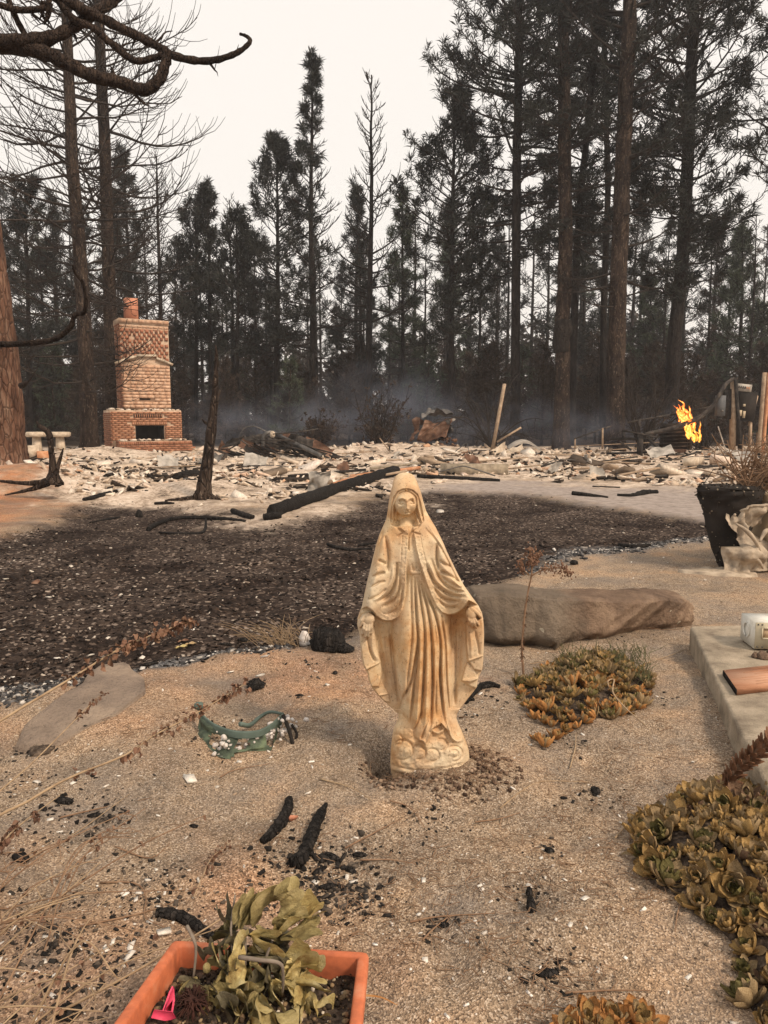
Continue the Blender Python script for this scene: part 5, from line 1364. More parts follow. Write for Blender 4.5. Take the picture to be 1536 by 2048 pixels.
    # ornamented border along the opening
    el = np.abs(poly_sd(X, Y, LP)); er = np.abs(poly_sd(X, Y, RP))
    ed = np.where((X > 430) & (X < 512) & (Y > 430) | ((Y > 840) & (X < 512) & (X > 300)), el, np.where((X >= 512) & (X < 860) & (Y > 430), er, 99))
    band = (ed < 40) & (cape > .5)
    m = m - 5 * np.exp(-((ed - 36) / 3.0) ** 2) * (cape > .5) + np.where(band, 5.0 * fbm(X / 9, Y / 9, 31, 2), 0) + 4 * np.exp(-((ed - 6) / 4) ** 2) * (cape > .5)
    D = np.where(cape > 0, D * (1 - cape) + m * cape * np.clip(ell * 4, 0, 1) ** .6, D)
    # head: hood, hair, face, neck
    hood = 168 * np.sqrt(np.clip(1 - ((X - 487) / 118) ** 2 - ((Y - 250) / 186) ** 2, 0, 1)) * np.clip(ell * 3, 0, 1) ** .6
    hm = sst(420, 330, Y)
    D = np.where(hm > 0, np.maximum(D, hood * hm), D)
    op = [(400, 330), (404, 270), (416, 215), (440, 180), (470, 166), (500, 164), (530, 172), (556, 196), (572, 240), (584, 300), (592, 345), (560, 380), (430, 380), (406, 370)]
    om = poly(op, 3)
    hair = (D - 24)
    for sgn, P0 in [(-1, [(492, 172), (455, 184), (428, 215), (418, 262), (414, 310), (408, 360)]), (1, [(492, 172), (528, 184), (552, 215), (560, 262), (568, 310), (578, 350)])]:
        for k, (dx, h) in enumerate([(0, 11), (-sgn * 12, -8), (-sgn * 22, 10), (-sgn * 30, -7)]):
            hair = hair + stroke([(x + dx * min(1, (y - 165) / 40) + 4 * math.sin(y / 11 + k), y + (6 if abs(dx) > 5 else 0) * (y < 200)) for x, y in P0], 6, h, False)
    neck = seg([(489, 300), (492, 400)], [-14, 38], [40, 50])
    inner = np.maximum(hair - 90 * np.exp(-((X - 488) / 62) ** 4) * sst(240, 290, Y), neck)
    dz = 150 - .10 * np.maximum(0, Y - 250)
    fx = (X - 487) / (66 - 7 * sst(250, 318, Y)); fy = (Y - 244) / 78
    face = 80 + 84 * np.sqrt(np.clip(1 - fx ** 2 * .96 - fy ** 2, 0, 1)) - .16 * np.maximum(0, Y - 250)
    face = np.where(fx ** 2 * .96 + fy ** 2 < 1, face, -999)
    f = 0
    f = f + g(463, 240, 19, 12, -27) + g(526, 238, 17, 12, -27) + g(463, 245, 15, 6, 13) + g(526, 243, 13, 6, 13)
    f = f + stroke([(444, 247), (463, 252), (484, 248)], 3.2, -7) + stroke([(508, 247), (526, 250), (543, 244)], 3.2, -7) + stroke([(446, 235), (463, 230), (482, 236)], 3, -4) + stroke([(510, 235), (526, 229), (541, 233)], 3, -4)
    f = f + stroke([(444, 224), (464, 216), (484, 223), (494, 242)], 5, 7) + stroke([(494, 238), (505, 222), (526, 214), (542, 221)], 5, 7)
    f = f + stroke([(494, 224), (495, 250), (497, 278)], 6.5, 12, False) + g(497, 276, 10, 9, 13) + g(487, 281, 6, 5, 5) + g(505, 280, 6, 5, 5) + g(496, 290, 12, 4.5, -12)
    f = f + stroke([(474, 297), (488, 293), (496, 295), (504, 292), (516, 295)], 5, 12) + stroke([(478, 306), (495, 308), (511, 304)], 5, 12) + stroke([(472, 299), (495, 300), (517, 297)], 2.6, -9) + g(494, 314, 14, 4, -8) + g(493, 322, 16, 9, 9)
    f = f + g(452, 272, 18, 20, 4) + g(533, 268, 16, 20, 4)
    face = face + f
    head = np.maximum(inner, face)
    D = D * (1 - om) + head * om
    # collar lines and clasp
    D = D + g(503, 408, 22, 13, 16) - g(503, 408, 11, 6, 7)
    for P, w, h in [([(432, 362), (465, 388), (484, 404)], 5, 7), ([(426, 374), (458, 400), (484, 414)], 4, -7), ([(566, 356), (540, 385), (522, 403)], 5, 7), ([(574, 368), (546, 396), (524, 412)], 4, -6), ([(528, 410), (556, 420), (575, 424)], 4, -8), ([(480, 412), (455, 425), (440, 440)], 4, -5), ([(503, 424), (504, 520)], 3, -9)]:
        D = D + stroke(P, w, h)
    # hands
    def hand(pal, prx, pry, z, fingers, thumb):
        q = 1 - ((X - pal[0]) / prx) ** 2 - ((Y - pal[1]) / pry) ** 2
        h = np.where(q > 0, z + 26 * np.sqrt(np.clip(q, 0, 1)), -999)
        for a, b, r in fingers:
            mid = ((a[0] + b[0]) / 2, (a[1] + b[1]) / 2)
            h = np.maximum(h, seg([a, mid, b], [z + 8, z + 12, z - 8], [r, r, r * .8]))
        return np.maximum(h, seg([thumb[0], thumb[1], thumb[2]], [z + 10, z + 16, z + 6], [13, 11, 8]))
    hl = hand((276, 905), 36, 36, 140, [((252, 930), (243, 988), 9.5), ((264, 935), (259, 1003), 9.5), ((280, 935), (275, 1002), 9.5), ((295, 928), (289, 985), 8.5)], [(252, 890), (236, 915), (230, 945)])
    hr = hand((862, 872), 33, 40, 140, [((845, 890), (852, 934), 9), ((856, 900), (868, 946), 9.5), ((870, 905), (886, 950), 9.5), ((884, 905), (900, 938), 8.5)], [(862, 845), (892, 868), (912, 892)])
    hands = np.maximum(hl, hr); hmask = hands > D
    D = np.maximum(D, hands)
    # sleeve cuffs round the wrists
    for P, w, h in [([(232, 872), (262, 866), (300, 876), (322, 900)], 7, 10), ([(836, 850), (850, 826), (886, 836), (918, 870)], 7, 10)]: D = D + stroke(P, w, h)
    # the foot and the coil on the base
    D = D + g(672, 1508, 24, 30, 16)
    for k in range(4): D = D + stroke([(660 + 8 * k, 1490), (662 + 9 * k, 1530)], 2.2, -6)
    for P, w, h in [([(638, 1500), (640, 1540), (672, 1552), (704, 1530), (706, 1500)], 10, 16), ([(738, 1530), (752, 1578), (782, 1600), (806, 1588), (800, 1550)], 10, 14), ([(560, 1590), (590, 1600), (605, 1640)], 8, 12), ([(630, 1550), (618, 1590), (604, 1625)], 9, 12)]: D = D + stroke(P, w, h)
    D = D + 1.6 * fbm(X / 16, Y / 16, 21, 3) + 2.0 * np.minimum(0, fbm(X / 7, Y / 7, 27, 2) + .45) * 3
    D = gblur(D, .7)

    # sample on a mesh fitted to the outline
    k = 1.62 / 2.845 / 1000 * 1.0
    R = np.arange(71, 1925, 2.7); nt = 270
    u = np.sin(np.linspace(-1, 1, nt) * math.pi / 2)
    rx = (XL(R) + XR(R))[:, None] / 2 + u[None, :] * (XR(R) - XL(R))[:, None] / 2
    ry = R[:, None] * np.ones_like(rx)
    fi = (ry - ys[0]) / ST; fj = np.clip((rx - xs[0]) / ST, 0, len(xs) - 2.001); i = np.clip(fi.astype(int), 0, len(ys) - 2); j = fj.astype(int); a = fi - i; b = fj - j
    def samp(A): return (A[i, j] * (1 - b) + A[i, j + 1] * b) * (1 - a) + (A[i + 1, j] * (1 - b) + A[i + 1, j + 1] * b) * a
    d = samp(D); edge = np.sqrt(np.clip(1 - u ** 2, 0, 1))[None, :]
    d = d * np.clip(edge * 9, 0, 1) ** .8
    px = 640 + rx / 2.845; py = 920 + ry / 2.845
    g0 = gnd(862, 1538); YS = g0[1] + 200 * k
    c, s = math.cos(TILT), math.sin(TILT)
    uu = (px - 768) / FPX; vv = (1024 - py) / FPX
    DX, DY, DZ = uu, c + vv * s, vv * c - s
    def unproj(dep):
        yy = YS - dep * k; t = yy / DY
        return np.stack([DX * t, yy, CAM_H + DZ * t], -1)
    Fr = unproj(d)
    bd = np.interp(R, [70, 90, 150, 300, 400, 700, 1000, 1300, 1450, 1560, 1930], [10, 50, 85, 80, 90, 110, 80, 60, 60, 110, 130])[:, None] * edge[:, ::3] ** .8
    # the back keeps the outline's own scale (distance of the middle plane)
    t0 = YS / DY[:, ::3]
    Bk = np.stack([DX[:, ::3] * t0, YS + bd * k, CAM_H + DZ[:, ::3] * t0], -1)
    cls = np.zeros(rx.shape, int)          # 0 mantle
    sg = lambda P: poly_sd(rx, ry, P) > 0
    incape = sg(LP) | sg(RP)
    cls[(ry > 1445)] = 2
    cls[sg(DR) & ~incape] = 1
    cls[(ry > 1752 + 38 * np.clip(1 - ((rx - 590) / 200) ** 2, 0, 1)) ] = 5
    cls[sg(op) & (ry < 372)] = 3
    hmv = samp(hmask.astype(float)) > .5
    cls[hmv & (rx < 500) & (ry < 1010)] = 4; cls[hmv & (rx > 500) & (ry < 1010)] = 6
    nr, nc = rx.shape
    ii = np.arange(nr - 1)[:, None]; jj = np.arange(nc - 1)[None, :]; A0 = ii * nc + jj
    Q = np.stack([A0 + nc, A0 + nc + 1, A0 + 1, A0], -1).reshape(-1, 4); qc = cls[:-1, :-1].ravel()
    Vf = Fr.reshape(-1, 3)
    O = np.array([float(Fr[-60, :, 0].mean()), YS, g0[2] - .02])
    root = thing('garden_statue', 'pale cast-stone statue of a veiled robed woman, hands spread low, standing in the sand', 'statue', O)
    # weathered cast stone
    bnd = NB('cast_stone'); co = bnd.coord('Object')
    f1 = bnd.noise(co, 9, 6, .65); f2 = bnd.noise(co, 60, 5, .7); f3 = bnd.noise(co, 3.2, 4, .6)
    col = bnd.ramp(f1, [(.30, (.34, .165, .062)), (.46, (.52, .30, .135)), (.62, (.66, .49, .29))])
    col = bnd.mix(bnd.rng(f3, .40, .64, 0, .7), col, (.60, .52, .39))
    pit = bnd.ramp(bnd.noise(co, 110, 4, .78), [(.33, (.22, .18, .14)), (.42, (1, 1, 1))])
    col = bnd.mix(.8, col, pit, 'MULTIPLY')
    M['cast_stone'] = bnd.done(col, .82, bnd.bump(bnd.math('ADD', f2, bnd.noise(co, 220, 4, .7)), .45, .002), .25)
    for z, nm in [(0, 'mantle'), (1, 'gown'), (2, 'rock_base'), (3, 'head'), (4, 'hand'), (6, 'hand'), (5, 'plinth')]:
        q = Q[qc == z]
        if not len(q): continue
        idx, inv = np.unique(q, return_inverse=True)
        mb = MB(); mb.add(Vf[idx], None, inv.reshape(-1, 4))
        if z == 0:
            n0 = int(np.searchsorted(R, 1445)); mb.grid(Bk[:n0 + 1])
        if z == 2:
            mb.grid(Bk[int(np.searchsorted(R, 1445)):])
        mb.build(nm, M['cast_stone'], root, smooth=True)
statue()
# ================================================================== the near ground and what lies on it
M['rock_red'] = None
def rock_mat(name, cols, lichen=0.0):
    b = NB(name); co = b.coord('Object')
    f = b.noise(co, 5, 7, .68); f2 = b.noise(co, 1.6, 4, .6)
    c = b.ramp(f, [(.28 + .42 * i / (len(cols) - 1), k) for i, k in enumerate(cols)])
    c = b.mix(1.0, c, b.ramp(f2, [(.35, (.72, .70, .70)), (.62, (1.12, 1.08, 1.02))]), 'MULTIPLY')
    c = b.mix(.7, c, b.ramp(b.noise(co, 90, 4, .7), [(.32, (.5, .48, .46)), (.46, (1, 1, 1))]), 'MULTIPLY')
    if lichen:
        sx = b.n('SeparateXYZ'); b.put(sx.inputs[0], co)
        k2 = b.rng(b.math('ADD', sx.outputs[0], b.math('MULTIPLY', b.noise(co, 6, 5, .7), .35)), -.02, .16, 1, 0)
        c = b.mix(b.math('MULTIPLY', k2, .6), c, b.mix(f, (.085, .072, .055), (.27, .235, .185)))
        v = b.vor(co, 7.0); k = b.math('MULTIPLY', b.math('LESS_THAN', v, .13), b.math('GREATER_THAN', b.noise(co, 3.1, 2), .56))
        c = b.mix(b.math('MULTIPLY', k, lichen), c, (.50, .44, .34))
    return b.done(c, .95, b.bump(b.math('ADD', f, b.math('MULTIPLY', b.noise(co, 45, 6, .7), .7)), 1.0, .04), .15)
M['rock_red'] = rock_mat('brown_boulder', [(.10, .072, .056), (.235, .165, .12), (.37, .275, .20)], .9)
M['rock_grey'] = rock_mat('grey_flat_stone', [(.22, .175, .14), (.33, .265, .215), (.42, .335, .265)])
M['terracotta'] = pmat('orange_planter', [(.34, .10, .05), (.55, .16, .07), (.60, .26, .15)], 14, rough=.6, bump=.15, bscale=120, bdist=.003, spec=.3)
M['soil'] = pmat('potting_soil', [(.018, .012, .009), (.07, .05, .036), (.20, .15, .11)], 60, bump=1.0, bscale=140, bdist=.01)
M['pink'] = pmat('pink_plastic', [(.72, .05, .13), (.78, .11, .19)], 20, rough=.45, bump=.2)
M['melt_tan'] = pmat('melted_tan_plastic', [(.14, .115, .09), (.37, .30, .225), (.52, .44, .34)], 9, rough=.7, bump=.4, bscale=40)
M['tan_box'] = pmat('tan_plastic', [(.40, .29, .18), (.48, .35, .22)], 6, rough=.65, bump=.15)
M['green_melt'] = pmat('melted_green_plastic', [(.022, .030, .022), (.065, .085, .058), (.13, .17, .10)], 20, rough=.6, bump=.5)
M['green_rim'] = pmat('green_plastic_rim', [(.06, .085, .07), (.12, .16, .135)], 14, rough=.5, bump=.1)
M['white_ash'] = pmat('white_ash', [(.32, .28, .25), (.62, .57, .53), (.78, .74, .70)], 40, bump=.8, bscale=140)
M['white_paint'] = pmat('white_enamel', [(.50, .48, .42), (.70, .68, .61), (.74, .73, .68)], 12, rough=.5, bump=.2)
M['warm_lit_paint'] = pmat('warm_lit_enamel', [(.50, .43, .30), (.58, .52, .38)], 14, rough=.55, bump=.2)  # warm light on the white box's front, put into its colour
M['wood_orange'] = pmat('split_orange_wood', [(.26, .11, .055), (.47, .23, .13), (.60, .36, .24)], 6, bump=.7, bscale=30, stretch=(.25, 1, 1))
M['stem'] = pmat('dry_stem', [(.15, .085, .05), (.31, .20, .125)], 30, bump=.2)
M['stem_tan'] = pmat('dry_tan_stem', [(.24, .165, .10), (.41, .30, .19)], 30, bump=.2)
M['dead_leaf'] = pmat('dead_brown_leaf', [(.075, .036, .024), (.19, .105, .068), (.30, .19, .12)], 40, bump=.3, objr=.2)
M['stem_grey'] = pmat('grey_dead_stem', [(.14, .11, .085), (.25, .21, .17)], 30, bump=.2)
M['redbrown'] = pmat('dry_seed_head', [(.022, .010, .008), (.07, .028, .02)], 20, bump=.3)
def leaf_mat(name, cols, objr=.18, bs_=.4):
    b = NB(name); co = b.coord('Object')
    f = b.noise(co, 22, 5, .65); c = b.ramp(f, [(.28 + .42 * i / (len(cols) - 1), k) for i, k in enumerate(cols)])
    r = b.n('ObjectInfo').outputs['Random']; hs = b.n('HueSaturation'); b.put(hs.inputs['Value'], b.rng(r, 0, 1, 1 - objr, 1 + objr)); b.put(hs.inputs['Color'], c)
    bs = b.n('BsdfPrincipled'); b.put(bs.inputs['Base Color'], hs.outputs[0]); bs.inputs['Roughness'].default_value = .7; bs.inputs['Specular IOR Level'].default_value = .2
    b.put(bs.inputs['Normal'], b.bump(b.noise(co, 75, 5, .65, dist=1.5), bs_, .006 if bs_ > .5 else .003))
    tr = b.n('BsdfTranslucent'); b.put(tr.inputs[0], hs.outputs[0]); mx = b.n('MixShader'); mx.inputs[0].default_value = .16
    b.t.links.new(bs.outputs[0], mx.inputs[1]); b.t.links.new(tr.outputs[0], mx.inputs[2]); b.t.links.new(mx.outputs[0], b.out.inputs[0]); return b.m
M['leaf_gold'] = leaf_mat('houseleek_gold', [(.22, .125, .045), (.37, .235, .088), (.52, .37, .17)])
M['leaf_tan'] = leaf_mat('houseleek_tan', [(.16, .105, .052), (.31, .22, .115), (.46, .35, .21)])
M['leaf_olive'] = leaf_mat('houseleek_olive', [(.060, .052, .020), (.145, .125, .045), (.26, .215, .085)])
M['leaf_orange'] = leaf_mat('houseleek_orange', [(.30, .13, .045), (.46, .22, .075), (.54, .31, .13)])
M['wilt_yellow'] = leaf_mat('wilted_yellow', [(.26, .15, .05), (.56, .45, .19), (.68, .60, .34)], .18, .9)
M['wilt_green'] = leaf_mat('wilted_green', [(.12, .09, .04), (.38, .31, .14), (.57, .48, .25)], .18, .9)
M['wilt_dark'] = leaf_mat('wilted_dark', [(.06, .05, .034), (.15, .13, .08), (.27, .235, .15)], .18, .9)


def scatter(name, label, n, region, size, mat, seed, flatk=.5, boxy=.5, minY=.9, jit=.25, m=(4, 6), lift=.1, power=2.0):
    """many small pieces lying on the ground as ONE mass; region: (x, y) arrays -> probability"""
    R = np.random.RandomState(seed); mb = MB(); k = 0; tries = 0
    while k < n and tries < n * 40:
        c = 512; tries += c
        px = -80 + 1700 * R.rand(c); py = 945 + 1130 * R.rand(c)
        vv = (1024 - py) / FPX; cz = vv * math.cos(TILT) - math.sin(TILT); cy = math.cos(TILT) + vv * math.sin(TILT)
        t = -CAM_H / cz; x = (px - 768) / FPX * t; y = cy * t
        ok = R.rand(c) < region(x, y)
        x, y = x[ok], y[ok]; z = H(x, y)
        for a, b_, c_ in zip(x, y, z):
            if k >= n: break
            s = size[0] + (size[1] - size[0]) * R.rand() ** power
            s *= np.clip(b_ / 3.0, .6, 2.2) ** .5
            if R.rand() < boxy: mb.box((a, b_, c_ + s * lift), (s * (1 + R.rand()), s * (.5 + .5 * R.rand()), s * flatk * (.4 + R.rand())), rot=(.35 * R.randn(), .35 * R.randn(), R.rand() * 6.3), jit=jit, rng=R)
            else: mb.rock((a, b_, c_ + s * lift * .5), (s * (1 + .6 * R.rand()), s, s * flatk * 1.5), R, m[0], m[1], .3, .6, R.rand() * 6.3)
            k += 1
    return tag(mb.build(name, mat, origin=np.zeros(3)), label, None, None, 'stuff')

def in_lawn(x, y): return sst(-.1, .15, poly_sd(x, y, LAWN) + .12 * fbm(x * 2, y * 2, 3, 3))
def on_sand(x, y): return ((poly_sd(x, y, LAWN) < 0) & (poly_sd(x, y, DRIVE) < 0) & (poly_sd(x, y, ASH) < 0) & (y < 9)).astype(float)

def ground_cover():
    fl = chunk_mat('lawn_flakes', [(0, (.006, .005, .005)), (.55, (.017, .013, .011)), (.82, (.05, .034, .026)), (.92, (.14, .10, .078)), (.96, (.42, .35, .29)), (1, (.62, .57, .5))])
    scatter('charred_mulch', 'charred mulch and pale flecks over the burnt lawn', 13500, lambda x, y: in_lawn(x, y) * .9, (.003, .018), fl, 41, .35, .8, power=2.6)
    gr = chunk_mat('grey_gravel', [(0, (.02, .02, .022)), (.4, (.06, .06, .063)), (.65, (.15, .145, .145)), (.85, (.36, .34, .32)), (1, (.68, .65, .61))])
    scatter('gravel', 'grey and white gravel along the lawn edge', 4000, lambda x, y: np.maximum(sst(-.08, .06, poly_sd(x, y, STRIP_A) - .05 + .22 * fbm(x * 3, y * 3, 5, 3)), sst(-.1, .1, poly_sd(x, y, STRIP_B) + .15 * fbm(x * 4, y * 4, 6, 2))), (.006, .026), gr, 42, .5, .4)
    gt = chunk_mat('sand_grit', [(0, (.11, .085, .065)), (.3, (.25, .19, .135)), (.6, (.40, .30, .22)), (.9, (.52, .42, .31)), (1, (.70, .62, .52))])
    scatter('grit', 'coarse grit lying on the sand', 4500, lambda x, y: on_sand(x, y) * (.35 + .65 * (fbm(x * 3, y * 3, 9, 3) > .0)), (.0025, .008), gt, 43, .8, .25, m=(3, 5), power=2)
    dk = chunk_mat('char_crumbs', [(0, (.014, .013, .013)), (.6, (.04, .036, .033)), (1, (.13, .105, .085))])
    spots = [(640, 1730, .16), (690, 1770, .13), (570, 1770, .10), (1190, 1590, .08), (1098, 1706, .04), (1062, 1780, .05), (890, 1850, .06), (1100, 1940, .06), (120, 1630, .17), (60, 1560, .12), (200, 1640, .08), (515, 1372, .08), (610, 1392, .05), (970, 1400, .12), (930, 1430, .09), (440, 1480, .10),
             (1130, 1480, .08), (1320, 1400, .10), (1260, 1270, .14), (860, 1640, .08), (60, 1500, .1), (320, 1780, .12), (100, 1900, .2), (620, 1340, .1), (1340, 1250, .14), (700, 1330, .1)]
    C = [(*flat(a, b), r) for a, b, r in spots]
    def near(x, y):
        o = np.zeros_like(x)
        for a, b, r in C: o = np.maximum(o, np.exp(-(((x - a) ** 2 + (y - b) ** 2) / (r * r))))
        return o
    scatter('charcoal_crumbs', 'charcoal crumbs in dark patches on the sand', 2600, lambda x, y: near(x, y) * .7, (.0025, .014), dk, 44, .6, .6, power=2.2)
    C3 = C[:3] + C[10:12]
    def near3(x, y):
        o = np.zeros_like(x)
        for a, b, r in C3: o = np.maximum(o, np.exp(-(((x - a) ** 2 + (y - b) ** 2) / (.45 * r * r))))
        return o
    scatter('charcoal_bits', 'broken charcoal heaped under the split charred stick', 620, near3, (.006, .022), dk, 47, .6, .7, power=1.8)
    wh = chunk_mat('white_flecks', [(0, (.55, .50, .44)), (.6, (.72, .68, .62)), (1, (.80, .78, .74))])
    def wr(x, y): return np.clip(.05 * on_sand(x, y) + .22 * near(x, y) * (on_sand(x, y)) + .10 * in_lawn(x, y) * (fbm(x * 1.5, y * 1.5, 12, 3) > -.1), 0, 1)
    scatter('white_flecks', 'small white ash flecks sprinkled over sand and lawn', 900, wr, (.0035, .013), wh, 45, .35, .8)
    # larger chips one could pick up
    R = np.random.RandomState(46)
    chips = [(1160, 1372, 14), (262, 1893, 20), (380, 1560, 26), (258, 1912, 20), (326, 1866, 22), (226, 1884, 12), (160, 1897, 14), (212, 1900, 12), (90, 1923, 12), (300, 1843, 10), (1245, 1648, 12), (1170, 1798, 14), (848, 1762, 12), (960, 1772, 10), (1058, 1772, 12), (445, 1512, 10), (707, 1764, 14), (630, 1765, 12), (694, 1756, 12), (608, 1712, 9),
             (520, 1352, 16), (700, 1490, 9), (478, 1524, 9), (98, 1195, 10), (1060, 1490, 9), (460, 1345, 12), (115, 1317, 12), (180, 1312, 14), (285, 1316, 12), (60, 1385, 10), (205, 1358, 14), (850, 1921, 12), (655, 1370, 8), (1130, 1760, 9), (1140, 1850, 10), (75, 1565, 14), (100, 1640, 12), (280, 1786, 14), (272, 1800, 10)]
    for a, b, w in chips:
        g = gnd(a, b); s = w / FPX * np.hypot(g[1], 1.2)
        mb = MB(); mb.box(g + [0, 0, s * .1], (s, s * (.4 + .4 * R.rand()), s * .16), rot=(.25 * R.randn(), .2 * R.randn(), R.rand() * 6), jit=.3, rng=R)
        tag(mb.build('white_chip', wh, origin=g), 'thin white chip of ash or plaster lying on the ground', 'chip', 'white chips on sand and gravel')
    # charcoal pieces
    for a, b, L, w, an in [(665, 1716, 60, 15, .6), (640, 1742, 50, 12, 2.4), (700, 1742, 46, 12, .4), (620, 1705, 40, 14, 1.2), (655, 1775, 44, 14, 2.9), (720, 1712, 36, 14, .1), (600, 1770, 30, 14, 2), (560, 1780, 26, 14, 1), (1192, 1586, 40, 20, 1.4), (1096, 1950, 56, 22, -.1), (1062, 1820, 22, 44, 0), (1058, 1790, 16, 26, .3), (888, 1852, 34, 14, -.2),
                           (388, 1654, 26, 10, .2), (600, 1392, 28, 9, 0), (512, 1370, 50, 18, -.2), (1098, 1704, 26, 16, 0), (128, 1605, 56, 22, .4), (190, 1632, 36, 12, -.2), (85, 1618, 40, 14, .8), (42, 1720, 50, 26, .5), (140, 2030, 60, 36, 0), (970, 1375, 60, 14, -.2), (935, 1400, 40, 16, .5), (670, 1348, 14, 12, 0), (450, 1290, 40, 10, .1), (300, 1330, 44, 12, 2.7), (490, 1282, 46, 14, .2), (220, 1340, 40, 10, .5)]:
        g = gnd(a, b); s = np.hypot(g[1], 1.2) / FPX
        mb = MB(); mb.rock(g + [0, 0, w * s * .15], (L * s * .8, w * s * 1.0, w * s * .75), R, 7, 10, .35, .5, -an)
        tag(mb.build('charcoal_piece', M['char'], origin=g), 'charcoal piece lying on the pale sand', 'charcoal', 'charcoal pieces on the sand')
ground_cover()

def big_sticks():
    curve_thing('charred_stick', 'curved charred stick with a red shard against it, left of the statue foot', 'stick', [(525, 1688, None), (545, 1670, None), (562, 1650, None), (575, 1625, None), (578, 1603, None)], [8, 12, 13, 11, 8], M['char'], jit=.15, n=24)
    curve_thing('charred_stick', 'thick split charred stick standing out of the charcoal patch', 'stick', [(592, 1738, None), (608, 1715, None), (622, 1680, None), (638, 1640, None), (652, 1610, None)], [18, 14, 14, 12, 4], M['char'], jit=.2, n=24)
    curve_thing('charred_stick', 'charred stick lying behind the orange planter', 'stick', [(312, 1832, None), (335, 1832, None), (370, 1842, None), (400, 1862, None), (430, 1882, None)], [9, 13, 12, 11, 9], M['char'], jit=.15, n=24)
    curve_thing('charred_stick', 'charred curved root on the sand just right of the statue skirt', 'stick', [(930, 1408, None), (950, 1385, None), (975, 1372, None), (1000, 1376, None)], [7, 8, 7, 4], M['char'], jit=.2)
    g = gnd(586, 1642); mb = MB(); mb.box(g + [0, 0, .010], (.026, .005, .020), rot=(.5, .5, .9), jit=.35, rng=np.random.RandomState(2)); tag(mb.build('clay_shard', M['flue']), 'small red clay shard leaning on the curved charred stick', 'shard')
    R = np.random.RandomState(48)
    tw = [[(640, 1560), (700, 1580), (745, 1605)], [(690, 1700), (760, 1665), (805, 1640)], [(720, 1726), (780, 1724), (830, 1732)], [(1000, 1620), (1050, 1580), (1090, 1565), (1180, 1568)], [(820, 1850), (880, 1838), (990, 1832)], [(845, 1885), (870, 1860), (900, 1835)], [(60, 1720), (150, 1670), (260, 1590)], [(200, 1768), (270, 1770), (292, 1800), (290, 1840), (330, 1860)],
          [(120, 1640), (200, 1620), (300, 1600)], [(1230, 1680), (1270, 1640), (1300, 1650)], [(1370, 1790), (1355, 1830), (1350, 1870)], [(1130, 1990), (1220, 1988), (1300, 1986)], [(1140, 1540), (1150, 1500), (1152, 1470)], [(440, 1560), (470, 1545), (540, 1530)], [(560, 1830), (600, 1845), (650, 1850)], [(1290, 1330), (1330, 1318), (1372, 1300)], [(1180, 1262), (1280, 1240), (1375, 1255)],
          [(1250, 1250), (1330, 1262), (1378, 1258)], [(1100, 1262), (1150, 1262), (1230, 1245)], [(230, 1700), (300, 1720), (340, 1690)], [(160, 1860), (280, 1830), (370, 1800)], [(1060, 1330), (1110, 1322), (1160, 1330)], [(780, 1605), (820, 1620), (850, 1660)], [(950, 1650), (1000, 1640), (1040, 1630)]]
    for i, pth in enumerate(tw):
        P = [gnd(a, b) + [0, 0, .004 + .006 * R.rand()] for a, b in pth]
        mb = MB(); mb.tube(smooth_path(P, 14), np.linspace(.0028, .0012, 14), 5)
        tag(mb.build('dry_twig', M['stem' if i % 3 else 'stem_tan'], origin=P[0]), 'thin dry twig lying on the sand', 'twig', 'thin twigs on the sand')
big_sticks()

def needle_litter():
    R = np.random.RandomState(52); mb = MB(); k = 0
    while k < 1300:
        px = -40 + 1620 * R.rand(); py = 1130 + 920 * R.rand() ** .9; x, y = flat(px, py)
        if on_sand(np.array([x]), np.array([y]))[0] < .5 or y > 6 or fbm(np.array([x * 2.2]), np.array([y * 2.2]), 14, 3)[0] < -.02 + .25 * R.rand() - .1: continue
        L = (.015 + .05 * R.rand()); a = R.rand() * 6.28; z = hz(x, y); d = np.array([math.cos(a), math.sin(a), 0]) * L; n_ = np.array([-d[1], d[0], 0]) * .4 * R.randn()
        mb.tube([(x, y, z + .002), np.array([x, y, z + .004 + .006 * R.rand()]) + d * .5 + n_, np.array([x, y, z + .002]) + d], .0006 + .0008 * R.rand(), 3, cap=False); k += 1
    tag(mb.build('pine_needle_litter', M['stem'], origin=np.zeros(3)), 'dry brown needles and fine twigs sprinkled over the sand', None, None, 'stuff')
needle_litter()

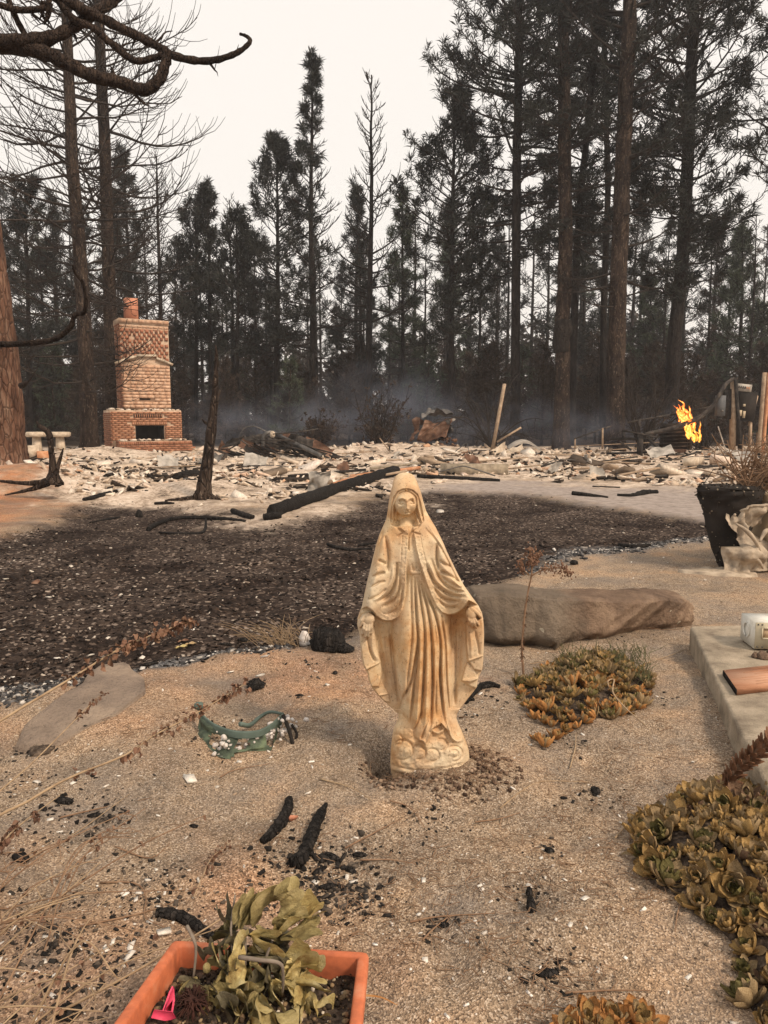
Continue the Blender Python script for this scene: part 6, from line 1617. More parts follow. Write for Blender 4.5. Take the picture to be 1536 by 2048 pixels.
def stones():
    # long flat-topped boulder right of the statue
    top = [(940, 1200), (970, 1192), (1060, 1189), (1130, 1196), (1250, 1198), (1330, 1199), (1376, 1202), (1386, 1206)]
    bot = [(936, 1290), (985, 1296), (1050, 1294), (1105, 1292), (1140, 1284), (1240, 1268), (1320, 1258), (1388, 1254)]
    n = 150
    T = smooth_path([(a, b, 0) for a, b in top], n); B = smooth_path([(a, b, 0) for a, b in bot], n)
    rows = []
    Bp = np.array([gnd(p[0], p[1]) for p in B]); Tp = np.array([at(T[i][0], T[i][1], Bp[i][1] + .07) for i in range(n)])
    prof = [(-.25, -.03, 0), (0, 0, 0), (.25, .035, 0), (.5, .03, 0), (.75, .02, 0), (.95, .012, 0), (1.0, 0, .012), (1.0, 0, .10), (1.0, 0, .2), (.97, 0, .27), (.5, 0, .33), (-.2, 0, .35)]
    sub = []
    for i in range(len(prof) - 1):
        for k in range(4): f = k / 4; sub.append(tuple(prof[i][j] * (1 - f) + prof[i + 1][j] * f for j in range(3)))
    sub.append(prof[-1])
    V = []
    u = np.linspace(0, 1, n)
    for j, (h, out, back) in enumerate(sub):
        P = Bp * (1 - h) + Tp * h
        P = P + np.array([0, -1, 0]) * out + np.array([.0, 1, 0]) * back
        P[:, 2] -= .0
        nx = fbm(u * 9, np.full(n, j * .22), 50, 4)
        P[:, 1] += (.16 * np.clip(.42 - u, 0, 1) / .42 * (.3 + .7 * (1 - h)) * 0 + .20 * np.clip(.40 - u, 0, .4) + .05 * np.clip(u - .40, 0, .6)) - .05 * (1 - np.minimum(1, np.abs(u - .40) / .12)) * (1 - .5 * h) + .05 * np.clip(.16 - h, 0, .2) / .16 * (u < .42)
        qx, qz = P[:, 0] * 7, (P[:, 2] + back * .8) * 9
        P[:, 1] -= (.028 * fbm(qx, qz, 50, 5) + .05 * np.abs(((u * 4.3 + .03 * j) % 1.0) - .5)) * (1.0 if h < .97 else .3); P[:, 2] += .013 * fbm(qx * 1.3, qz * .7 + 3, 52, 4) * (h > .1)
        P[:, 0] += .008 * fbm(u * 6, np.full(n, j * .3), 57, 3)
        V.append(P)
    V = np.array(V); c = V.mean(1, keepdims=True)
    mb = MB(); mb.grid(V, flip=False)
    for e in (0, -1):
        ring = V[:, e]; mb.add(np.vstack([ring, ring.mean(0)]), [(i, i + 1, len(ring)) if e == 0 else (i + 1, i, len(ring)) for i in range(len(ring) - 1)])
    tag(mb.build('boulder', M['rock_red'], smooth=False), 'long flat-topped brown boulder spotted with pale lichen, right of the statue', 'boulder')
    # flat grey stone at the left
    out = [(28, 1502), (48, 1462), (88, 1425), (140, 1388), (205, 1356), (262, 1346), (288, 1362), (290, 1388), (232, 1432), (180, 1453), (120, 1490), (62, 1504)]
    P0 = np.array([(a * (1 - t) + c * t + 2.5 * vnoise(a + t * 3, b, 5), b * (1 - t) + d * t + 2.5 * vnoise(b + t * 3, a, 6), 0) for (a, b), (c, d) in zip(out, out[1:] + out[:1]) for t in np.linspace(0, 1, 6)[:-1]], float)
    G = np.array([gnd(a, b) for a, b, _ in P0]); cen = G.mean(0)
    V = []
    for k, (s, h) in enumerate([(1.03, -.06), (1.01, -.01), (1.0, .012), (.97, .022), (.85, .026), (.6, .03), (.3, .032), (.02, .032)]):
        P = cen + (G - cen) * s; P[:, 2] = H(P[:, 0], P[:, 1]) * (.5 if h > .02 else 1) + h + .014 * fbm(P[:, 0] * 4, P[:, 1] * 4, 70, 4) * (h > 0) + .03 * (P[:, 1] - cen[1]) * (h > 0)
        V.append(P)
    mb = MB(); mb.grid(np.array(V), closed_u=True); tag(mb.build('flat_stone', M['rock_grey'], smooth=True), 'flat grey slab of stone bedded in the sand at the left', 'stone')
    lumps('stone', 'half-buried brown clod with dry moss below the flat grey stone', 'stone', 85, 1502, 64, 16, M['soil'], 71, rough=.8)
stones()

def slab():
    a, b = gnd(1379, 1298), gnd(1471, 1507); d = (b - a); d /= np.linalg.norm(d); a0 = a.copy(); b0 = a + d * 2.6
    r = np.array([-d[1] * -1, d[0] * -1, 0]); r = np.array([1.0, .05, 0]); hgt = .118
    n = 50; t = np.linspace(0, 1, n)[:, None]
    L = a0 * (1 - t) + b0 * t
    V = []
    for (off, z) in [(0.0, -.1), (0, .02), (0, .07), (.0, hgt - .012), (.004, hgt - .004), (.014, hgt), (.1, hgt + .001), (.4, hgt + .002), (1.0, hgt), (2.0, hgt)]:
        P = L + r * off; P[:, 2] = z + .003 * fbm(t[:, 0] * 40, np.full(n, off * 7 + z * 30), 80, 3); P[:, 0] += .006 * fbm(t[:, 0] * 30, np.full(n, z * 40), 82, 3) * (off < .05)
        V.append(P)
    V = np.array(V); mb = MB(); mb.grid(V, flip=True); e = V[:, 0].copy()
    e2 = e.copy(); e2[:, 2] = -.1; mb.grid(np.stack([e, e2], 0), flip=False)
    tag(mb.build('concrete_slab', M['concrete'], smooth=False), 'raised weathered concrete slab at the right edge', 'slab')
    def plane(px, py, z):
        dd = ray(px, py); tt = (z - CAM_H) / dd[2]; return np.array([dd[0] * tt, dd[1] * tt, z])
    # white box
    p = plane(1507, 1302, hgt); s = p[1] / FPX * 1.04
    root = thing('white_box', 'white enamelled box with a square socket standing on the concrete slab', 'box', p, None, rad(-5))
    w = .18
    mb = MB(); mb.box((w / 2, .082, .076), (w, .164, .128)); bx = mb.build('casing', M['white_paint'], root, local=True)
    mb = MB(); mb.box((w / 2, -.003, .076), (w - .004, .006, .124)); fr = mb.build('front_plate', M['warm_lit_paint'], root, local=True)
    mb = MB()
    for c, sz in [((.052, -.010, .115), (.046, .010, .006)), ((.052, -.010, .065), (.046, .010, .006)), ((.029, -.010, .09), (.006, .010, .056)), ((.075, -.010, .09), (.006, .010, .056))]: mb.box(c, sz)
    mb.build('socket_frame', M['warm_lit_paint'], root, local=True)
    mb = MB(); mb.box((.052, -.0065, .09), (.042, .003, .046)); mb.build('socket', M['tan_box'], root, local=True)
    mb = MB(); th = np.linspace(0, 6.283, 17); mb.tube([(-.004, .085 + .034 * math.cos(x), .08 + .034 * math.sin(x)) for x in th], .004, 6, cap=False); mb.build('side_ring', M['white_paint'], root, local=True)
    for x, z in [(.012, .022), (.03, .13), (.012, .13), (.035, .022), (.1, .13)]:
        mb = MB(); mb.tube([(x, -.004, z), (x, -.009, z)], .004, 8); mb.build('screw', M['steel'], root, local=True)
    for i, (a_, b_, w_) in enumerate([(1512, 1316, 16), (1528, 1318, 24), (1545, 1312, 22)]):
        q = plane(a_, b_, hgt); mb = MB(); mb.rock(q + [0, 0, .008], (w_ * s * 1.2, w_ * s, w_ * s * 1.3), np.random.RandomState(i), 7, 10, .25, .3)
        tag(mb.build('stone', M['rock_red'], smooth=True), ['smallest brown pebble at the near foot of the white box', 'round brown pebble under the white box', 'dark pebble at the edge of the photo by the white box'][i], 'stone')
    # orange wood
    q0, q1 = plane(1447, 1350, hgt + .003), plane(1474, 1390, hgt + .003); e = np.array([1, .28, 0]); e /= np.linalg.norm(e)
    V = np.array([q0, q1, q1 + e * .5, q0 + e * .5]); T = V + np.array([0, 0, .022])
    mb = MB(); mb.add(np.vstack([V, T]), None, [(0, 3, 2, 1), (4, 5, 6, 7), (0, 1, 5, 4), (1, 2, 6, 5), (2, 3, 7, 6), (3, 0, 4, 7)])
    root = tag(mb.build('wood_block', M['wood_orange'], origin=q0), 'split orange timber offcut with a dark end on the concrete slab', 'timber')
    WL[root.name] = q0
    mb = MB(); mb.add(np.vstack([V[:2], T[:2]]) - e * .002 , None, [(0, 1, 3, 2)]); V2 = np.vstack([V[:2], T[:2]]) - e * .002
    mb = MB(); mb.add(np.vstack([V2, V2 - e * .003]), None, [(0, 1, 3, 2), (4, 6, 7, 5), (0, 2, 6, 4), (1, 5, 7, 3), (0, 4, 5, 1), (2, 3, 7, 6)]); mb.build('dark_end', M['char'], root)  # left end face, darker than the rest of the block
    R = np.random.RandomState(6)
    for k in range(7):
        f = .12 + .12 * k; o = T[0] * (1 - f) + T[1] * f; mb = MB(); mb.bar(o + e * (.05 + .1 * R.rand()) + [0, 0, .0005], o + e * .48 + [0, 0, .0005], .004, .003); mb.build('grain_splinter', M['wood_orange'], root)
    return hgt
SLAB_H = slab()

def melted_pot():
    g = gnd(1447, 1140); Y = g[1] + .12; s = Y / FPX
    c = at(1455, 1138, Y); c[2] = g[2]
    R = np.random.RandomState(12)
    root = thing('burnt_root_ball', 'black burnt root ball left standing where its pot melted away', 'plant pot', c)
    zs = np.array([0, 20, 60, 110, 140, 158, 166, 168]) * s; rs = np.array([16, 24, 38, 46, 58, 62, 55, 5]) * s
    th = np.linspace(0, 2 * math.pi, 40, endpoint=False); n = 44
    Z = np.interp(np.linspace(0, 1, n), np.linspace(0, 1, 8), zs); Rr = np.interp(np.linspace(0, 1, n), np.linspace(0, 1, 8), rs)
    V = np.zeros((n, 40, 3))
    for i in range(n):
        k = Rr[i] * (1 + .16 * fbm(th * 3, np.full(40, i * .3), 90, 3))
        V[i, :, 0] = c[0] + k * np.cos(th) - 6 * s * i / n; V[i, :, 1] = c[1] + k * np.sin(th); V[i, :, 2] = c[2] + Z[i]
    mb = MB(); mb.grid(V, closed_u=True)
    mb.build('root_mass', M['soot'], root)
    bits = MB()
    for k in range(500):
        i = R.randint(2, n - 1); j = R.randint(40); bits.box(V[i, j], np.array([5, 4, 4]) * s * R.rand() * .8, rot=R.rand(3) * 6)
    o = bits.build('perlite', chunk_mat('perlite', [(0, (.02, .016, .014)), (.75, (.06, .045, .036)), (.85, (.25, .2, .15)), (1, (.5, .44, .36))]), root); o['kind'] = 'stuff'
    rt = MB()
    for k in range(90):
        a = R.rand() * 6.28; p = c + np.array([56 * math.cos(a), 50 * math.sin(a), 158 + 8 * R.rand()]) * s; q = p + np.array([16 * R.randn(), 10 * R.randn(), -6 + 14 * R.randn()]) * s
        rt.tube([p, (p + q) / 2 + R.randn(3) * 3 * s, q], .7 * s, 4, cap=False)
    rt.build('roots', M['twig'], root)
    # shrub twigs above
    tw = MB()
    for k in range(90):
        b = c + np.array([20 + 60 * R.rand(), -20 + 60 * R.rand(), 158]) * s; q = b + np.array([60 * R.randn() + 20, 40 * R.randn(), 20 + 95 * R.rand()]) * s
        P = smooth_path([b, (b + q) / 2 + 10 * s * R.randn(3), q], 8); tw.tube(P, np.linspace(1.8, .7, 8) * s, 4, cap=False)
        for m_ in range(3):
            i = R.randint(2, 7); e = P[i] + np.array([20 * R.randn(), 14 * R.randn(), 16 * R.rand()]) * s; tw.tube([P[i], (P[i] + e) / 2 + 3 * s * R.randn(3), e], np.array([1, .8, .5]) * s, 3, cap=False)
    tw.build('twigs', M['stem'], root)
    # melted wall of the pot, slumped against it
    r2 = thing('melted_pot', 'tan plastic plant pot melted and slumped in folds against the burnt root ball', 'plant pot', c)
    ang = np.linspace(rad(-112), rad(-20), 46); n = 50
    V = np.zeros((n, 46, 3))
    for i in range(n):
        f = i / (n - 1); z = (-2 + 134 * f) * s
        zz = z - 20 * s * np.exp(-((ang + 1.7) / .35) ** 2) * f - (1 - f) * 0
        k = (66 - 10 * f + 10 * np.sin(f * 9 + ang * 2) + 30 * fbm(ang * 2.4, np.full(46, f * 3.2), 95, 4) + 24 * np.abs(fbm(ang * 4, np.full(46, f * 5), 98, 2)) + 10 * (1 - f) ** 3) * s
        aa = ang - .28 * (f > .5) * (0) + .05 * np.sin(f * 12)
        V[i, :, 0] = c[0] - 12 * s + k * np.cos(aa) * 1.0; V[i, :, 1] = c[1] + k * np.sin(aa) * .9; V[i, :, 2] = c[2] + np.maximum(zz, 1.5 * s + 0 * zz)
    # ragged left edge
    for i in range(n):
        f = i / (n - 1); cut = int(9 * max(0, math.sin(f * 3.1 + .3)) + 5 * vnoise(f * 9, 0, 3) + 3) if f > .45 else int(3 * abs(vnoise(f * 7, 1, 4)))
        for j in range(min(cut, 20)): V[i, j] = V[i, min(cut, 20)]
    mb = MB(); mb.grid(V); mb.grid(V + np.array([0, .008, 0]), flip=True); mb.build('pot_wall', M['melt_tan'], r2, smooth=True)
    rim = MB(); rim.tube(V[-1, 9:], 2.6 * s, 7); rim.build('rim', M['melt_tan'], r2, smooth=True)
    fold = MB()
    for (a0, a1, z0, z1) in [(-1.75, -1.05, 100, 44), (-1.1, -.7, 64, 84), (-1.5, -.9, 40, 10)]:
        t = np.linspace(0, 1, 14); a = a0 + (a1 - a0) * t; z = z0 + (z1 - z0) * t + 8 * np.sin(t * 3.1)
        P = np.stack([c[0] + (-12 + 82 * np.cos(a)) * s, c[1] + 80 * np.sin(a) * s, c[2] + z * s], -1); fold.tube(P, np.interp(t, [0, .5, 1], [2, 5, 2]) * s, 8)
    fold.build('melted_fold', M['melt_tan'], r2, smooth=True)
    ft = MB(); V = []
    ct = gnd(1440, 1146)
    for k in (1.05, 1.0, .7, .3, .02):
        t = np.linspace(0, 2 * math.pi, 40, endpoint=False); x = ct[0] + np.cos(t) * 74 * s * k; y = ct[1] + np.sin(t) * .15 * k + .04; V.append(np.stack([x, y, H(x, y) + (.02 if k < 1.03 else -.01) + .014 * fbm(x * 20, y * 20, 60, 3)], -1))
    ft.grid(np.array(V), closed_u=True); ft.build('melted_foot', M['melt_tan'], r2, smooth=True)
    # square tan planter at the edge
    p = at(1590, 1152, Y + .02); p[2] = g[2]
    r3 = thing('tan_planter', 'square tan planter standing at the right edge beside the melted pot', 'planter', p)
    W = 150 * s
    mb = MB(); mb.box(p + [0, .1, 66 * s], (W, W, 132 * s)); mb.build('body', M['tan_box'], r3)
    mb = MB(); mb.box(p + [0, .1, 138 * s], (W * 1.06, W * 1.06, 16 * s)); mb.build('rim', M['tan_box'], r3)
    for k in (-1, 1):
        mb = MB(); mb.box(p + [k * W * .44, .1 - W / 2 - .004, 66 * s], (W * .08, .012, 110 * s)); mb.build('edge_panel', M['tan_box'], r3)
    mb = MB(); mb.box(p + [0, .1 - W / 2 - .004, 24 * s], (W * .8, .012, 10 * s)); mb.build('edge_panel', M['tan_box'], r3)
melted_pot()

def green_pot():
    g = gnd(480, 1500); s = np.hypot(g[1], 1.1) / FPX; Y = g[1]; R = np.random.RandomState(15)
    root = thing('melted_green_pot', 'melted dark green plastic pot with ash spilling from its holes', 'plant pot', g)
    pth = [(398, 1412), (404, 1428), (424, 1446), (450, 1458), (480, 1464), (515, 1462), (540, 1450), (556, 1436), (566, 1428)]
    dY = [.18, .14, .08, .03, .0, .0, .03, .07, .12]
    P = smooth_path([at(a, b, Y + .02 + d) for (a, b), d in zip(pth, dY)], 40)
    mb = MB(); z_ = np.array([0, 0, 1.]); y_ = np.array([0, 1., 0]); mb.grid(np.array([P + y_ * 3 * s - z_ * 11 * s, P + y_ * 3 * s, P + y_ * 2 * s + z_ * 1.5 * s, P - y_ * 3 * s + z_ * 1.5 * s, P - y_ * 4 * s, P - y_ * 5 * s - z_ * 11 * s]), flip=True)
    mb.build('rim', M['green_rim'], root)
    bk = smooth_path([at(566, 1428, Y + .14), at(540, 1424, Y + .2), at(520, 1434, Y + .2), at(500, 1450, Y + .14), at(480, 1448, Y + .1)], 24)
    mb = MB(); mb.tube(bk, np.linspace(3, 5, 24) * s, 7); mb.build('rim', M['green_rim'], root, smooth=True)
    cl = MB(); cl.rock(at(398, 1412, Y + .18), (22 * s, 18 * s, 18 * s), R, 8, 10, .2, .9, 0, 9); cl.build('curled_end', M['green_rim'], root, smooth=True)
    n = 16; W = np.zeros((n, 40, 3))
    for i in range(n):
        f = i / (n - 1); W[i] = P + np.array([0, -.014, 0]) * f; W[i, :, 2] = P[:, 2] * (1 - f) + (g[2] - .01) * f
        u = np.linspace(0, 1, 40); W[i, :, 1] += -.05 * f * f + .035 * fbm(u * 6, np.full(40, f * 3), 33, 3) * (f > .1); W[i, :, 0] += .03 * fbm(u * 5, np.full(40, f * 2), 36, 3) * f + .018 * (.5 - u) * f
    idx = np.arange(n * 40).reshape(n, 40); q = []
    for i in range(n - 1):
        for j in range(39):
            u, f = j / 39, i / 15
            hole = ((u - .30) / .07) ** 2 + ((f - .62) / .26) ** 2 < 1 or ((u - .52) / .045) ** 2 + ((f - .50) / .2) ** 2 < 1 or ((u - .78) / .08) ** 2 + ((f - .48) / .3) ** 2 < 1
            if hole or f > .86 + .3 * vnoise(u * 8, 0, 9): continue
            q.append((idx[i, j], idx[i, j + 1], idx[i + 1, j + 1], idx[i + 1, j]))
    mb = MB(); mb.add(W.reshape(-1, 3), None, q); mb.add(W.reshape(-1, 3) + np.array([0, .006, 0]), None, [x[::-1] for x in q]); mb.build('pot_wall', M['green_melt'], root, smooth=True)
    ash = MB()
    for a, b, d, w in [(445, 1482, .03, 40), (440, 1495, -.01, 34), (498, 1478, .02, 30), (545, 1466, .05, 46), (470, 1496, .0, 30), (565, 1455, .09, 40), (585, 1446, .16, 40), (530, 1476, .03, 26)]:
        p = at(a, b, Y + d); p[2] = max(p[2], g[2]); [ash.rock(p + w * s * .28 * R.randn(3) * [1, .5, .8], np.array([1, .8, .8]) * w * s * (.12 + .3 * R.rand()), R, 6, 8, .6, .8, R.rand() * 6) for _ in range(9)]
    o = ash.build('white_ash', M['white_ash'], root); o['kind'] = 'stuff'
    st = MB(); st.tube(smooth_path([at(566, 1430, Y + .1), at(578, 1460, Y + .07), at(586, 1490, Y + .05)], 8), 4 * s, 6); st.tube(smooth_path([at(584, 1450, Y + .14), at(594, 1468, Y + .1), at(590, 1482, Y + .08)], 8), 3 * s, 6); st.build('melted_strand', M['soot'], root)
    # tree stub with white ash and a dry grass tuft behind
    lumps('charred_stump', 'black charred stump end with wavy grain, just left of the statue hand', 'stump', 656, 1296, 84, 56, M['char'], 21, m=22, n=14, rough=.5, fl=.4)
    lumps('charred_stump', 'low charred knob at the right foot of the black stump', 'stump', 690, 1302, 40, 24, M['char'], 22)
    lumps('ash_lump', 'lump of pure white ash against the black stump', 'ash', 608, 1290, 34, 32, M['white_ash'], 23, m=14, n=10, rough=.5)
    g2 = gnd(575, 1292); root = thing('grass_tuft', 'dry tan grass tuft left of the white ash lump', 'grass', g2)
    mb = MB(); 
    for k in range(80):
        b = g2 + np.array([.08 * R.randn(), .05 * R.randn(), 0]); q = b + np.array([-.12 + .13 * R.randn(), .06 * R.randn(), .05 + .11 * R.rand()]); mb.tube(smooth_path([b, (b + q) / 2 + [0, 0, .03], q], 6), np.linspace(.0022, .0008, 6), 3, cap=False)
    mb.build('blades', M['stem_tan'], root)
    lumps('charred_chunk', 'arrow-shaped charred chunk on the sand above the green pot', 'charcoal', 512, 1374, 44, 18, M['char'], 25, rough=.9)
    for a, b, nm, lb, mt in [(352, 1300, 'fallen_leaf', 'yellow fallen leaf on the grey gravel', 'wilt_yellow'), (370, 1294, 'fallen_leaf', 'pale fallen leaf beside the yellow leaf', 'leaf_tan'), (356, 1288, 'fallen_leaf', 'brown fallen leaf above the yellow leaf', 'dead_leaf')]:
        g3 = gnd(a, b); mb = MB(); leaf_blade(mb, g3 + [0, 0, .01], np.array([.8, .5, .15]), np.array([0, 0, 1.0]), .075, .035, .25, 3); tag(mb.build(nm, M[mt], origin=g3), lb, 'leaf')

def leaf_blade(mb, p, d, up, L, W, curl, seed, n=9, m=7, wav=.12, cup=.25, lobes=0.0, fold=0.0):
    """a leaf: midrib from p along d curling over; thin double-sided sheet with real edges"""
    R = np.random.RandomState(seed); d = np.asarray(d, float); d /= np.linalg.norm(d); sd = np.cross(d, up); sd /= np.linalg.norm(sd) + 1e-9; up = np.cross(sd, d)
    V = np.zeros((n, m, 3)); q = np.asarray(p, float).copy(); dd, uu = d.copy(), up.copy()
    ph = R.rand() * 6
    for i in range(n):
        f = i / (n - 1); w = W * (math.sin(math.pi * min(1, f * .93 + .06)) ** .75) * (1 + lobes * math.sin(f * 26 + ph))
        for j in range(m):
            u = (j / (m - 1) - .5) * 2
            V[i, j] = q + sd * u * w / 2 * (1 - fold * abs(u) * .5) + uu * (.22 * wav * w * math.sin(f * 27 + 3 * u + ph) * u * u + .035 * w * math.sin(f * 34 - abs(u) * 7) + cup * w * (u * u - .3) + fold * w * abs(u) * .6 + wav * w * math.sin(f * 9 + u * 2.2 + ph) * abs(u))
        a = curl / n * (1 + .8 * R.randn() * .5)
        dd, uu = dd * math.cos(a) - uu * math.sin(a), uu * math.cos(a) + dd * math.sin(a)
        q = q + dd * L / n
    mb.grid(V); mb.grid(V - up * .0008, flip=True)
    return V
green_pot()

# ------------------------------------------------------------------ houseleeks
def leek_leaf(seed, L=1.0, W=.52, pts=1.0):
    """one fleshy pointed leaf along +x, cupped upwards, with thickness"""
    R = np.random.RandomState(seed); n, m = 6, 5; V = np.zeros((n, m, 3)); wn = [.42, .70, .95, .92, .50, .02]
    for i in range(n):
        f = [0, .2, .45, .68, .88, 1.0][i]
        for j in range(m):
            u = (j / 2 - 1.0); V[i, j] = (f * L, u * wn[i] * W / 2, .16 * L * f * f + .10 * W * u * u * 1.6 + .012 * R.randn())
    mb = MB(); mb.grid(V); B = V.copy(); B[..., 2] -= np.array([.06, .09, .10, .08, .05, .005])[:, None] * L * (1 - np.array([1, .3, 0, .3, 1]))[None, :] + .004
    mb.grid(B, flip=True); return mb
LEAFM = {}
M['leaf_dead'] = leaf_mat('houseleek_dead', [(.06, .035, .022), (.155, .09, .055), (.28, .18, .11)])
for mt in ('leaf_gold', 'leaf_tan', 'leaf_olive', 'leaf_orange', 'leaf_dead'):
    LEAFM[mt] = [leek_leaf(s, 1.0, w).mesh('leaf', M[mt], True) for s, w in ((1, .60), (2, .68), (3, .54))]

def rosette(p, r, label, group, R, tilt, style='gold', parts=True, n_out=11):
    nrm = np.array([tilt[0], tilt[1], 1.0]); nrm /= np.linalg.norm(nrm)
    root = thing('houseleek', label, 'houseleek', p, group)
    base = Vector(nrm).to_track_quat('Z', 'Y').to_matrix().to_4x4()
    rings = [(n_out, 1.0, 30, .0), (9, .86, 48, .08), (8, .70, 62, .14)]
    a0 = R.rand() * 6.28; joined = MB() if not parts else None
    for k, (n, l, el, h) in enumerate(rings):
        for i in range(n):
            a = a0 + k * .37 + i * 2 * math.pi / n + .15 * R.randn(); e = rad(el + (9 if style != 'dead' else 24) * R.randn()); sc = r * l * (.72 + .5 * R.rand())
            mt = {'gold': ['leaf_gold', 'leaf_tan', 'leaf_gold'], 'olive': ['leaf_tan', 'leaf_olive', 'leaf_olive'], 'orange': ['leaf_orange', 'leaf_orange', 'leaf_gold'], 'mix': ['leaf_gold', 'leaf_gold', 'leaf_olive'], 'dead': ['leaf_dead', 'leaf_tan', 'leaf_dead']}[style][k]
            if R.rand() < .15: mt = 'leaf_tan'
            Mx = base @ Matrix.Rotation(a, 4, 'Z') @ Matrix.Translation((r * .10, 0, r * h)) @ Matrix.Rotation(-e, 4, 'Y') @ Matrix.Rotation(.15 * R.randn(), 4, 'X') @ Matrix.Diagonal((sc, sc, sc, 1))
            me = LEAFM[mt][R.randint(3)]
            o = bpy.data.objects.new('leaf', me); COL.objects.link(o); o.parent = root; o.matrix_local = Mx
    c = MB()
    for i in range(12):
        a = i * 2.4; el = rad(64 + i * 1.6); l = .46 - .018 * i
        lv = leek_leaf(i, 1, .6); V = np.vstack(lv.v) * r * l; Mx = base @ Matrix.Rotation(a, 4, 'Z') @ Matrix.Translation((r * (.13 - .009 * i), 0, r * .18)) @ Matrix.Rotation(-el, 4, 'Y')
        V = V @ np.array(Mx.to_3x3()).T + np.array(Mx.translation); c.add(V, None, np.vstack(lv.q))
    c.build('heart', M['leaf_olive' if style != 'orange' else 'leaf_gold'], root, smooth=True, local=True)
    return root

ROS = []
def make_rosette_mesh(seed, style):
    """a whole small rosette as one mesh with its leaf colours (for mats too far off to pick leaves apart)"""
    R = np.random.RandomState(seed); parts = {}
    for k, (n, l, el, h) in enumerate([(10, 1.0, 26, 0), (8, .8, 46, .1), (6, .55, 62, .17)]):
        for i in range(n):
            a = k * .4 + i * 6.283 / n + .15 * R.randn(); e = rad(el + 11 * R.randn()); sc = l * (.8 + .4 * R.rand())
            mt = style[k] if R.rand() < .8 else 'leaf_tan'
            lv = leek_leaf(i, 1, .46); Mx = Matrix.Rotation(a, 4, 'Z') @ Matrix.Translation((.1, 0, h)) @ Matrix.Rotation(-e, 4, 'Y') @ Matrix.Diagonal((sc, sc, sc, 1))
            V = np.vstack(lv.v) @ np.array(Mx.to_3x3()).T + np.array(Mx.translation); parts.setdefault(mt, MB()).add(V, None, np.vstack(lv.q))
    return {mt: b.mesh('leaves', M[mt], True) for mt, b in parts.items()}

def packed(polypx, dmin, n, R, dense=0):
    P = pxpoly(polypx); xs = [p[0] for p in P]; ys = [p[1] for p in P]; out = []
    for _ in range(6000):
        x = min(xs) + (max(xs) - min(xs)) * R.rand(); y = min(ys) + (max(ys) - min(ys)) * R.rand()
        if poly_sd(np.array([x]), np.array([y]), P)[0] < 0: continue
        d = dmin * (.60 + .85 * R.rand())
        if all((x - a) ** 2 + (y - b) ** 2 > (max(d, e) * .5 + min(d, e) * .5) ** 2 for a, b, e in out): out.append((x, y, d))
        if len(out) >= n: break
    return out, P

